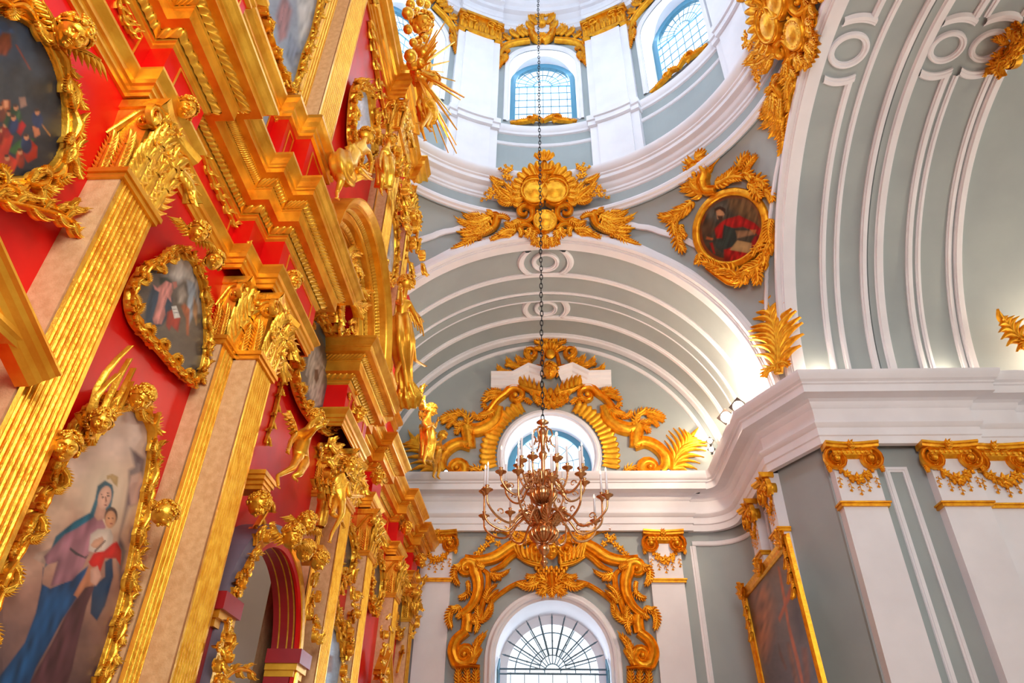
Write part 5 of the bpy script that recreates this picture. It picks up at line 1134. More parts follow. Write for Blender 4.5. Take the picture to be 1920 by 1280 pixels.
# ------------------------------------------------------------------ cherub heads
TOW = np.array([.75, -.35, -.45])          # they look out and down into the nave
def ch(label, px, py, x, R_, fwd=None, seed=1, wings=False, m=None, group=None, up=(0, 0, 1)):
    c = P(px, py, 0, x); return cherub(label, c, R_ * 1.3, TOW if fwd is None else fwd, up, m, seed, wings, group)
ch('large curly cherub head beside the roundel, top left', 138, 62, -3.50, .105, (.55, -.2, -.6), 1, True)
ch('cherub head with raised wing over the first pilaster capital', 350, 203, -3.42, .085, (.6, -.4, -.45), 2)
ch('cherub head at the top of the small figure picture', 372, 435, -3.42, .085, (.6, -.3, -.5), 3, True)
ch('cherub head right of and below the topmost one of the small figure picture', 402, 488, -3.40, .082, (.5, -.6, -.3), 4)
ch('cherub head on the frieze above the double pilaster, pale gilding', 548, 528, -3.25, .105, (.7, -.4, -.3), 5)
ch('veiled cherub head at the top of the tall Madonna picture', 265, 745, -3.42, .085, (.5, -.3, -.6), 6)
ch('cherub head half hidden below the veiled one', 190, 790, -3.45, .075, (.5, -.5, -.4), 7)
ch('cherub head at the upper left corner of the tall Madonna picture', 122, 838, -3.48, .085, (.6, -.6, -.3), 8)
ch('cherub head on the right side of the tall Madonna frame', 308, 962, -3.36, .085, (.5, .1, -.6), 9)
ch('cherub head above the violet panel, left of the doorway', 485, 945, -3.30, .105, (.6, -.3, -.6), 10)
ch('upper right of the four cherub heads over the red doorway', 575, 980, -3.10, .105, (.6, -.3, -.3), 11, True, None, None)
ch('leftmost of the four cherub heads over the red doorway', 548, 1005, -3.10, .115, (.7, -.4, -.3), 12, True)
ch('third of the four cherub heads over the red doorway, below two others', 572, 1032, -3.08, .10, (.5, -.3, -.6), 13)
ch('lowest right of the four cherub heads over the red doorway', 598, 1050, -3.05, .10, (.5, -.2, -.6), 14)
ch('small cherub head on the capital right of the oval picture', 672, 778, -3.25, .11, (.6, -.4, -.5), 15)
ch('cherub head on the far frieze below the main cornice', 708, 895, -3.38, .115, (.5, -.3, -.5), 16)
ch('cherub head at the crown ornament inside the gold arch', 655, 520, -3.0, .15, (.6, -.4, -.5), 17, True)
ch('cherub head at the far frieze near the white corner capital', 762, 990, -3.40, .12, (.6, -.4, -.5), 18)
ch('small cherub head near the screen end under the last cornice', 788, 1050, -3.4, .12, (.6, -.4, -.5), 19)
ch('cherub head beside the pale narrow picture high on the screen', 775, 410, -3.25, .17, (.6, -.5, -.4), 20)

# ------------------------------------------------------------------ putti and angels
def J_px(d): return {k: P(v[0], v[1], 0, v[2]) for k, v in d.items()}
# big seated putto on the left shoulder of the arch
J = J_px(dict(pelvis=(648, 322, -3.10), belly=(655, 305, -3.08), chest=(672, 280, -3.05), neck=(680, 268, -3.0), skull=(688, 254, -2.98), sh_l=(655, 280, -3.12), el_l=(648, 300, -3.1), wr_l=(660, 318, -3.0),
              sh_r=(690, 283, -2.95), el_r=(697, 305, -2.92), wr_r=(694, 325, -2.92), hip_l=(636, 330, -3.05), kn_l=(640, 338, -2.86), an_l=(632, 362, -2.92), toe_l=(632, 372, -2.84), hip_r=(660, 325, -3.0), kn_r=(675, 318, -2.80), an_r=(690, 333, -2.76), toe_r=(698, 336, -2.72)))
T = figure('big seated gilded putto with draped skirt on the left shoulder of the gold arch', J, .26, (.5, .6, -.5), GOLDM, 31)
drape(T, [P(640, 296, 0, -3.1), P(640, 318, 0, -3.0), P(655, 338, 0, -2.95)], [.17, .20, .14], GOLDM, folds=6, depth=.2); drape(T, [P(650, 332, 0, -3.0), P(672, 326, 0, -2.88), P(690, 330, 0, -2.80)], [.12, .11, .07], GOLDM, folds=5, depth=.2)
# angel seated on the right foot of the arch, legs hanging
J = J_px(dict(pelvis=(752, 612, -2.85), belly=(752, 595, -2.84), chest=(755, 572, -2.82), neck=(758, 553, -2.80), skull=(762, 530, -2.78), sh_l=(745, 565, -2.95), el_l=(752, 568, -2.7), wr_l=(752, 545, -2.66), sh_r=(768, 570, -2.7), el_r=(778, 590, -2.6), wr_r=(785, 605, -2.55),
              hip_l=(750, 620, -2.85), kn_l=(757, 660, -2.75), an_l=(742, 700, -2.8), toe_l=(745, 718, -2.75), hip_r=(765, 615, -2.72), kn_r=(772, 628, -2.58), an_r=(778, 675, -2.55), toe_r=(797, 686, -2.5)))
T = figure('gilded angel seated on the right foot of the gold arch with one leg hanging free', J, .30, (.9, .2, -.4), GOLDM, 32, R=dict(pelvis=.42, belly=.40, chest=.42), rs=.9)
drape(T, [P(750, 600, 0, -2.85), P(752, 640, 0, -2.75), P(757, 690, 0, -2.75), P(762, 735, 0, -2.7)], [.24, .27, .18, .16], GOLDM, folds=7, depth=.3); drape(T, [P(762, 715, 0, -2.7), P(765, 740, 0, -2.68), P(766, 762, 0, -2.68)], [.14, .30, .24], GOLD, folds=9, depth=.35)
Fw = FX(-2.9); wing(T, Fw, Fw.px(752, 575), Fw.px(790, 603), .35, .10, GOLD, 0, -1)
# hovering putti either side of the oval over the doorway
J = J_px(dict(pelvis=(565, 862, -3.15), belly=(562, 845, -3.12), chest=(570, 818, -3.08), neck=(580, 800, -3.05), skull=(592, 782, -3.02), sh_l=(556, 815, -3.15), el_l=(545, 828, -3.1), wr_l=(540, 845, -3.0), sh_r=(582, 812, -2.95), el_r=(592, 802, -2.85), wr_r=(606, 796, -2.78),
              hip_l=(556, 862, -3.1), kn_l=(548, 878, -2.98), an_l=(520, 892, -3.05), toe_l=(522, 912, -3.0), hip_r=(572, 868, -3.05), kn_r=(562, 888, -2.88), an_r=(548, 893, -2.95), toe_r=(556, 900, -2.9)))
T = figure('dark gold putto reaching out in front of the oval picture, left of the pair', J, .20, (.6, .5, -.5), GOLD, 33); Fw = FX(-3.2); wing(T, Fw, Fw.px(552, 825), Fw.px(538, 770), .22, .06, GOLD, 0, 1)
J = J_px(dict(pelvis=(634, 930, -3.08), belly=(636, 915, -3.06), chest=(638, 900, -3.04), neck=(645, 888, -3.02), skull=(656, 872, -2.98), sh_l=(626, 900, -3.12), el_l=(620, 925, -3.1), wr_l=(618, 945, -3.05), sh_r=(650, 902, -2.98), el_r=(655, 930, -2.9), wr_r=(680, 930, -2.85),
              hip_l=(628, 940, -3.1), kn_l=(622, 962, -2.98), an_l=(640, 975, -3.0), toe_l=(645, 988, -2.98), hip_r=(640, 942, -3.0), kn_r=(640, 968, -2.92), an_r=(622, 1000, -2.98), toe_r=(618, 1015, -2.96)))
T = figure('dark gold putto with outstretched arms, right of the pair over the doorway', J, .21, (.6, -.2, -.6), GOLD, 34)
# small angels further along the cornice
J = J_px(dict(pelvis=(800, 818, -3.1), belly=(800, 805, -3.08), chest=(800, 792, -3.06), neck=(803, 783, -3.04), skull=(808, 768, -3.0), sh_l=(794, 793, -3.12), el_l=(800, 800, -2.98), wr_l=(812, 795, -2.95), sh_r=(806, 795, -3.0), el_r=(815, 802, -2.95), wr_r=(820, 790, -2.9),
              hip_l=(798, 820, -3.1), kn_l=(800, 842, -3.0), an_l=(794, 865, -3.05), toe_l=(798, 872, -3.0), hip_r=(803, 822, -3.05), kn_r=(808, 840, -2.95), an_r=(803, 862, -3.0), toe_r=(808, 868, -2.95)))
T = figure('small gilded angel standing on the far cornice with raised hands', J, .30, (.8, .2, -.3), GOLD, 35, R=dict(pelvis=.42, belly=.38)); drape(T, [P(800, 805, 0, -3.1), P(802, 830, 0, -3.02), P(798, 862, 0, -3.05)], [.20, .24, .20], GOLD, folds=6)
J = J_px(dict(pelvis=(818, 862, -3.2), belly=(820, 850, -3.2), chest=(822, 838, -3.2), neck=(825, 828, -3.18), skull=(830, 816, -3.15), sh_l=(815, 838, -3.25), el_l=(810, 848, -3.2), wr_l=(812, 860, -3.15), sh_r=(830, 838, -3.1), el_r=(840, 848, -3.08), wr_r=(852, 850, -3.05),
              hip_l=(815, 866, -3.2), kn_l=(816, 878, -3.1), an_l=(812, 892, -3.1), toe_l=(815, 896, -3.05), hip_r=(822, 866, -3.15), kn_r=(824, 880, -3.08), an_r=(820, 893, -3.1), toe_r=(824, 897, -3.05)))
T = figure('smaller gilded putto leaning on the far cornice beside the white entablature', J, .26, (.8, -.2, -.4), GOLD, 36)
# figures near the glory
J = J_px(dict(pelvis=(798, 208, -2.65), belly=(797, 195, -2.64), chest=(797, 180, -2.62), neck=(802, 168, -2.6), skull=(812, 148, -2.56), sh_l=(790, 180, -2.7), el_l=(784, 195, -2.68), wr_l=(790, 210, -2.62), sh_r=(805, 180, -2.55), el_r=(815, 188, -2.5), wr_r=(812, 205, -2.48),
              hip_l=(794, 212, -2.65), kn_l=(806, 212, -2.5), an_l=(790, 240, -2.55), toe_l=(797, 262, -2.52), hip_r=(802, 212, -2.6), kn_r=(814, 205, -2.45), an_r=(800, 236, -2.5), toe_r=(808, 246, -2.47)))
T = figure('gilded angel with hanging legs below the sunburst at the top of the screen', J, .30, (.9, .3, -.4), GOLDW, 37, R=dict(pelvis=.42, belly=.40)); drape(T, [P(794, 192, 0, -2.66), P(802, 210, 0, -2.58), P(802, 228, 0, -2.56)], [.22, .26, .20], GOLDW, folds=7)
J = J_px(dict(pelvis=(722, 310, -2.95), belly=(722, 298, -2.94), chest=(724, 284, -2.92), neck=(726, 276, -2.9), skull=(732, 264, -2.88), sh_l=(716, 285, -2.98), el_l=(712, 300, -2.95), wr_l=(712, 312, -2.9), sh_r=(730, 287, -2.85), el_r=(738, 298, -2.82), wr_r=(736, 312, -2.8),
              hip_l=(718, 314, -2.95), kn_l=(716, 334, -2.85), an_l=(714, 356, -2.88), toe_l=(716, 364, -2.84), hip_r=(726, 314, -2.9), kn_r=(728, 334, -2.82), an_r=(724, 354, -2.86), toe_r=(727, 362, -2.82)))
T = figure('gilded angel standing right of the big seated putto, partly in carving', J, .24, (.8, -.3, -.4), GOLD, 38, R=dict(pelvis=.4, belly=.38)); drape(T, [P(721, 300, 0, -2.94), P(722, 325, 0, -2.86), P(719, 352, 0, -2.88)], [.18, .20, .18], GOLD, folds=6)
# sunburst
T = thing('sunburst', 'gilded sunburst with long rays and clouds at the top right of the screen', 'sculpture', tuple(P(785, 110, 0, -2.75)))
c0 = P(778, 130, 0, -2.85); rg = np.random.default_rng(5)
nrm = np.array([1, .15, -.1]); nrm /= np.linalg.norm(nrm); ux = np.array([0, 1, 0.]); ux -= nrm * (ux @ nrm); ux /= np.linalg.norm(ux); uz = np.cross(nrm, ux)
for i in range(44):
    a = 2 * PI * i / 44 + rg.uniform(-.04, .04); L = rg.uniform(.8, 1.2) * (1.75 if i % 3 == 0 else 1.25) * (1.15 if math.cos(a + .35) > -.2 else .6); d = ux * math.cos(a) + uz * math.sin(a) + nrm * rg.uniform(.25, .75); d /= np.linalg.norm(d)
    build('ray', MB().bar(c0 + d * .3, c0 + d * L, .045, 4, .015), GOLD, T)
for i in range(26):
    a = rg.uniform(0, 2 * PI); r = rg.uniform(.1, .5); p = c0 + (ux * math.cos(a) + uz * math.sin(a)) * r + nrm * rg.uniform(0, .2); build('cloud_lump', MB().ball(p, rg.uniform(.09, .17), 8, 6), GOLD, T, True)
for px_, py_ in ((770, 8), (782, 20), (795, 25), (778, 40), (765, 55), (790, 62), (802, 55), (775, 80), (792, 88), (770, 105), (800, 8), (775, 30), (783, 52), (797, 72), (785, 76), (765, 25), (788, 4), (780, 95), (795, 105)): build('cloud_lump', MB().ball(P(px_, py_, 0, -2.75 + rg.uniform(-.1, .1)), rg.uniform(.08, .15), 8, 6), GOLD, T, True)
ch('cherub head in the sunburst at the top right of the screen', 792, 42, -2.6, .19, (.7, -.2, -.5), 41)
# carved clusters: arch crown, doorway cartouche
FC_ = FX(-3.35)
T = thing('carved_cartouche', 'heavy carved shell and leaf cluster hanging inside the gold arch', 'ornament', tuple(P(640, 540, 0, -3.35)))
for i, (a, b) in enumerate((((640, 500), (668, 480)), ((650, 520), (680, 545)), ((640, 530), (612, 520)), ((630, 545), (600, 560)), ((640, 560), (660, 600)), ((625, 560), (615, 610)), ((655, 500), (665, 520)), ((645, 545), (675, 570)), ((620, 580), (608, 625)))):
    leaf(T, FC_, FC_.px(*a), FC_.px(*b), .12, .12, .2 * (-1) ** i, 4, 1.2, .05 * (i % 3), GOLD)
shell(T, FC_, FC_.px(622, 575), .26, -PI / 2 - 1.4, -PI / 2 + 1.4, 7, .12, GOLD)
for i, (a, r) in enumerate((((655, 500), .16), ((665, 545), .13), ((612, 560), .14))): scroll(T, FC_, spiral(FC_.px(*a), r, i, 1.3, (-1) ** i), [.05, .04, .02], .14, GOLD, raw=True)
FC_ = FX(-3.30)
T = thing('carved_cartouche', 'dense carved scroll and leaf cartouche between the two hovering putti', 'ornament', tuple(P(610, 880, 0, -3.3)))
rg = np.random.default_rng(15)
for i in range(26):
    a = (rg.uniform(580, 628), rg.uniform(830, 940)); b = (a[0] + rg.uniform(-22, 26), a[1] + rg.uniform(-24, 30)); leaf(T, FC_, FC_.px(*a), FC_.px(*b), .07, .09, .25 * (-1) ** i, 4, 1.3, rg.uniform(0, .15), GOLD)
for i in range(7): scroll(T, FC_, spiral(FC_.px(rg.uniform(582, 625), rg.uniform(840, 940)), rg.uniform(.07, .12), rg.uniform(0, 6), 1.3, (-1) ** i), [.03, .025, .012], .12, GOLD, raw=True, n0=.05)
build('fluted_stem', MB().lathe(P(600, 985, 0, -3.35), [(.07, -.02), (.10, .05), (.10, .35), (.12, .4), (.08, .55)], 14), GOLD, T, True)
def cluster(label, x, x0, y0, x1, y1, n, size, seed, tilt=0):
    F = FX(x); rg = np.random.default_rng(seed); T = thing('carved_garland', label, 'ornament', tuple(P((x0 + x1) / 2, (y0 + y1) / 2, 0, x)))
    for i in range(n):
        t = (i + .5) / n; a = (x0 + (x1 - x0) * t + rg.uniform(-1, 1) * tilt, y0 + (y1 - y0) * t + rg.uniform(-4, 4)); u, v = F.px(*a); g_ = rg.uniform(0, 2 * PI)
        if i % 4 == 3: scroll(T, F, spiral((u, v), size * .7, g_, 1.3, (-1) ** i), [size * .28, size * .24, size * .12], size * .8, GOLD, raw=True, n0=rg.uniform(0, size))
        elif i % 4 == 2: flower(T, F, (u, v), size * .7, GOLD, rg.uniform(0, size))
        else: leaf(T, F, (u, v), (u + size * 1.9 * math.cos(g_), v + size * 1.9 * math.sin(g_)), size * .5, size * .6, .25 * (-1) ** i, 4, 1.2, rg.uniform(0, size), GOLD)
cluster('dense carved foliage high on the screen, right of the pale narrow picture', -3.30, 742, 330, 778, 500, 26, .20, 51, 12)
cluster('carved foliage between the standing angel and the upper pilaster', -3.30, 700, 230, 745, 330, 20, .17, 52, 8)
cluster('carved foliage strip on the far lower screen beside the pale blue picture', -3.40, 655, 1085, 640, 1275, 22, .12, 53, 5)
cluster('carved foliage strip at the very end of the lower screen', -3.45, 788, 1060, 762, 1190, 18, .14, 54, 7)
cluster('carved foliage at the end of the main cornice behind the two small angels', -3.40, 775, 735, 822, 895, 24, .20, 55, 10)
cluster('carved foliage following the left side of the red doorway arch', -3.42, 492, 985, 428, 1120, 20, .09, 56, 4)
cluster('carved foliage on the post at the left of the red doorway', -3.35, 415, 1175, 395, 1285, 16, .09, 57, 8)
cluster('carved foliage climbing the right jamb of the red doorway', -3.35, 582, 1090, 575, 1210, 14, .10, 58, 4)
cluster('carved foliage beside the picture over the doorway, right edge', -3.42, 648, 600, 650, 760, 18, .11, 59, 6)
cluster('carved foliage between the two narrow far pictures', -3.42, 715, 1160, 712, 1275, 14, .12, 60, 6)
# consoles under the putti
for (px, py, x, lab) in ((497, 893, -3.3, 'small moulded gold console left of the doorway'), (603, 1030, -3.2, 'small moulded gold console right of the four cherub heads')):
    c = P(px, py, 0, x); T = thing('console', lab, 'console', tuple(c))
    for k, (dz, e) in enumerate(((0, .20), (-.05, .17), (-.10, .13), (-.15, .10))): build('course', MB().box((BX, c[1] - e, c[2] + dz - .05), (c[0] + e * .4, c[1] + e, c[2] + dz)), GOLDM, T)
# triangular pediments low on the screen
for (a, b, c_, x, lab) in (((-60, 640), (0, 480), (78, 702), -3.42, 'plain gold triangular pediment at the left edge'), ((655, 1248), (706, 1192), (725, 1280), -3.45, 'small open triangular pediment low near the far wall')):
    F = FX(x); A, B, D_ = F.px(*a), F.px(*b), F.px(*c_); T = thing('pediment', lab, 'pediment', tuple(F.at(*B, 0)))
    pr = [(0, -.10), (0, 0), (.03, .02), (.05, .06), (.08, .07), (.09, .12), (.12, .14), (.14, .15), (.14, -.10)]
    if x < -3.44: A = (D_[0] - 1.0, D_[1]); B = ((A[0] + D_[0]) / 2, D_[1] + .55)
    else: A = (D_[0] - 2.6, D_[1]); B = (D_[0] - 1.3, D_[1] + .54)
    build('raking_cornice', strip(F, [A, B, D_], [(0, -.10), (0, .15), (-.02, .15), (-.03, .12), (-.06, .10), (-.08, .06), (-.11, .04), (-.14, .0), (-.14, -.10)]), GOLDM, T); build('base_cornice', strip(F, [D_, A], [(0, -.10), (0, .03), (-.03, .04), (-.05, .06), (-.08, .06), (-.09, .02), (-.09, -.10)]), GOLDM, T)
    build('tympanum', MB().add([F.at(*A, -.1), F.at(*B, -.1), F.at(*D_, -.1)], [(0, 1, 2)]), GOLDM, T)
# ================================================================== WALL PILASTERS, IONIC CAPITALS, NECKING BANDS
def ion_cap(T, F, u0, u1, zt, n0, m=None, seed=1):
    m = m or GOLDW; uc = (u0 + u1) / 2; w_ = u1 - u0; rg = np.random.default_rng(seed); e = w_ * .13
    pts = [(u0 - e + (w_ + 2 * e) * t, zt - .10 - .05 * math.sin(PI * t)) for t in np.linspace(0, 1, 13)]
    # abacus: hollow-curved slab
    mb = MB(); rows = []
    for u, v in pts: d = n0 + .20 - .09 * math.sin(PI * (u - pts[0][0]) / (pts[-1][0] - pts[0][0])); rows.append([F.at(u, zt, n0 - .1), F.at(u, zt, d + .05), F.at(u, zt - .05, d + .05), F.at(u, zt - .07, d + .01), F.at(u, zt - .12, d), F.at(u, zt - .12, n0 - .1)])
    mb.grid(rows); 
    for r in (0, len(rows) - 1): b = r * 6; mb.f.append(tuple(range(b, b + 6)))
    build('abacus', mb, m, T)
    build('echinus', MB().grid([[F.at(u, v, n0 + d) for v, d in ((zt - .12, -.05), (zt - .14, .08), (zt - .20, .12), (zt - .28, .10), (zt - .34, .03), (zt - .36, -.05))] for u in np.linspace(u0 + .02, u1 - .02, 4)]), m, T)
    mb = MB()
    for i in range(9): mb.ball(F.at(u0 + w_ * (i + .5) / 9, zt - .22, n0 + .11), .035, 6, 5, (1, 1, 1.5))
    build('egg_moulding', mb, m, T, True)
    for s in (-1, 1):
        c = (uc + s * w_ * .40, zt - .37); r = w_ * .235
        volute(T, F, [(uc + s * w_ * .02, zt - .17), (uc + s * w_ * .2, zt - .16)], c, r * .22, .12, 2.0, -s, m, n0=n0 + .03, wend=.4, taper0=.5)
        build('volute_back', MB().lathe(F.at(c[0], c[1], n0 - .12), [(0, 0), (r * .98, 0), (r * 1.0, .10), (r * .95, .14), (r * .3, .17), (0, .17)], 20, F.N), m, T, True)
        leaf(T, F, (c[0] + s * r * .6, c[1] - r * .2), (c[0] + s * r * .9, c[1] - r * 1.5), r * .35, .06, .15 * s, 3, 1.0, n0, m)
    leaf(T, F, (uc, zt - .17), (uc, zt + .02), w_ * .10, .12, 0, 3, 1.2, n0 + .06, m); flower(T, F, (uc, zt - .07), w_ * .10, m, n0 + .16)
    # garland slung between the volutes
    a = F; top = zt - .58; L = [(uc - w_ * .36, zt - .55), (uc - w_ * .22, zt - .70), (uc, zt - .80), (uc + w_ * .22, zt - .70), (uc + w_ * .36, zt - .55)]
    scroll(T, F, L, [.02, .035, .045, .035, .02], .05, m, 'garland', n0)
    for i, (u, v) in enumerate(L): flower(T, F, (u, v), w_ * (.15 if i == 2 else .11), m, n0 + .03, 6)
    for i in range(10):
        t = (i + .5) / 10; u = uc + w_ * (t - .5) * .78; v = zt - .80 + .95 * (abs(t - .5)) ** 2 * 1.2; leaf(T, F, (u, v + .04), (u + rg.uniform(-.05, .05), v - w_ * rg.uniform(.13, .22)), w_ * .055, .05, rg.uniform(-.2, .2), 2, 1.0, n0, m)
    for s in (-.42, -.2, .0, .2, .42): sprig(T, F, (uc + s * w_, zt - .74 - .14 * (1 - abs(s) * 2)), (uc + s * w_ * 1.05, zt - .96 - .20 * (1 - abs(s) * 2)), w_ * .09, m, n0, 4)
def wall_pil(label, F, u0, u1, n, ret, seed=1, zt=8.84, nb=7.45):
    c = F.at((u0 + u1) / 2, 0, 0); T = thing('wall_pilaster', label, 'pilaster', tuple(c))
    build('shaft', MB().fbox(F, u0, 0, u1, zt, -ret, n), WHITE, T)
    build('necking_band', merge(MB().fbox(F, u0 - .05, nb - .045, u1 + .05, nb + .045, -ret, n + .05), MB().fbox(F, u0 - .08, nb + .02, u1 + .08, nb + .055, -ret, n + .08)), GOLDW, T)
    ion_cap(T, F, u0, u1, zt, n, None, seed); return T
F19 = FY(YF)
wall_pil('white pilaster with gold capital on the far wall, left, beside the icon screen', F19, -3.55, -2.67, .10, .0, 1)
wall_pil('white pilaster with gold capital on the far wall, right of the arched window', F19, 2.86, 3.76, .10, .0, 2)
FC = FY(14.55)
wall_pil('broad white pilaster with gold capital, first right of the chamfered corner', FC, 6.24, 7.14, .25, .0, 3)
wall_pil('broad white pilaster with gold capital, left one of the stepped pair at the right edge', FC, 8.30, 9.24, .25, .0, 4)
wall_pil('broad white pilaster with gold capital, right one of the stepped pair at the right edge', FC, 9.26, 10.35, .13, .0, 5)
framed(FC, [(7.93, .3), (7.93, 8.42), (7.40, 8.42), (7.40, .3)], .13, 'trim_panel', False)
FAw = FXn(5.55)
wall_pil('slim white pilaster with gold capital on the chamfer side, above the crucifixion picture', FAw, -16.35, -15.75, .24, .0, 6)
wall_pil('slim white pilaster with gold capital, half hidden behind the nearer one', FAw, -18.0, -17.35, .24, .0, 7)
framed(FAw, [(-17.2, .3), (-17.2, 8.42), (-16.5, 8.42), (-16.5, .3)], .08, 'trim_panel', False)
# gilt framed picture hanging on the side wall, leaning forward
FPn = Frame((5.02, 0, 6.8), (0, -1, 0), (-.12, 0, 3.6))
T = thing('framed_painting', 'dark picture of a tall red cross in a gold frame on the right wall', 'painting', (5.05, 16.2, 5))
a, b, c_ = FPn.px(1402, 1118), FPn.px(1480, 1030), FPn.px(1545, 1290); u0, u1 = a[0], (b[0] + FPn.px(1541, 1280)[0]) / 2; vt_ = (a[1] + b[1]) / 2; vb = vt_ - 4.2
ol = [(1402, 1118), (1480, 1030), (1500, 1100), (1520, 1180), (1545, 1290), (1580, 1440), (1480, 1440), (1432, 1290), (1416, 1200)]
q8 = lambda L: cz(1360, 980, .2344, L)
SHP = [((205, 105, 50), q8([(425, 350), (440, 350), (490, 600), (520, 800), (600, 1100), (640, 1290), (615, 1290), (560, 1060), (510, 860), (470, 620)]), 2, .2), ((205, 100, 52), q8([(540, 460), (566, 490), (560, 540), (500, 660), (440, 800), (430, 760), (480, 640)]), 2, .2),
       ((175, 110, 70), q8([(250, 540), (330, 480), (390, 640), (380, 900), (330, 1100), (260, 1000), (240, 760)]), 22, .6), ((150, 95, 62), q8([(500, 960), (520, 950), (560, 1100), (600, 1290), (560, 1290)]), 6, .5), ((140, 80, 52), q8([(620, 1000), (660, 1000), (690, 1290), (640, 1290)]), 6, .5), ((120, 70, 50), q8([(430, 960), (450, 1020), (500, 1160), (490, 1180), (440, 1060)]), 4, .5),
       ((66, 84, 120), q8([(690, 980), (720, 960), (740, 1100), (760, 1250), (720, 1200)]), 8, .4), ((74, 62, 72), q8([(560, 540), (620, 700), (660, 900), (600, 950), (540, 760)]), 20, .3)]
painting(T, FPn, ol, SHP, [(0, (128, 112, 104)), (.4, (104, 90, 88)), (1, (88, 82, 92))], 31, 90, .02)
uv = [FPn.px(1402, 1118), FPn.px(1480, 1030)]; tl, tr = uv; tr = (tr[0], (tl[1] + tr[1]) / 2); tl = (tl[0], tr[1]); rect = [tl, tr, (tr[0], tr[1] - 4.4), (tl[0], tl[1] - 4.4)]
PRF = [(0, 0), (.0, .05), (.04, .09), (.08, .07), (.13, .08), (.19, .12), (.22, .08), (.24, 0)]
build('frame', strip(FPn, rect, PRF, True), GOLDW, T); boxpic(T, FPn, rect, -.05, .0, WOODG)
for k, (p, s) in enumerate(((tl, 1), (tr, -1), (((tl[0] + tr[0]) / 2, tl[1]), 0))):
    for j in range(5): a_ = PI / 2 + (j - 2) * .6; leaf(T, FPn, (p[0], p[1] + .05), (p[0] + .30 * math.cos(a_), p[1] + .10 + .30 * math.sin(a_)), .09, .10, .1, 3, 1.0, .08)
    flower(T, FPn, (p[0], p[1] + .1), .14, None, .14)
    if s:
        for j in range(6): leaf(T, FPn, (p[0], p[1] - .15 * j), (p[0] + .12 * (-1) ** j, p[1] - .15 * j - .25), .08, .08, .2, 3, 1, .08)

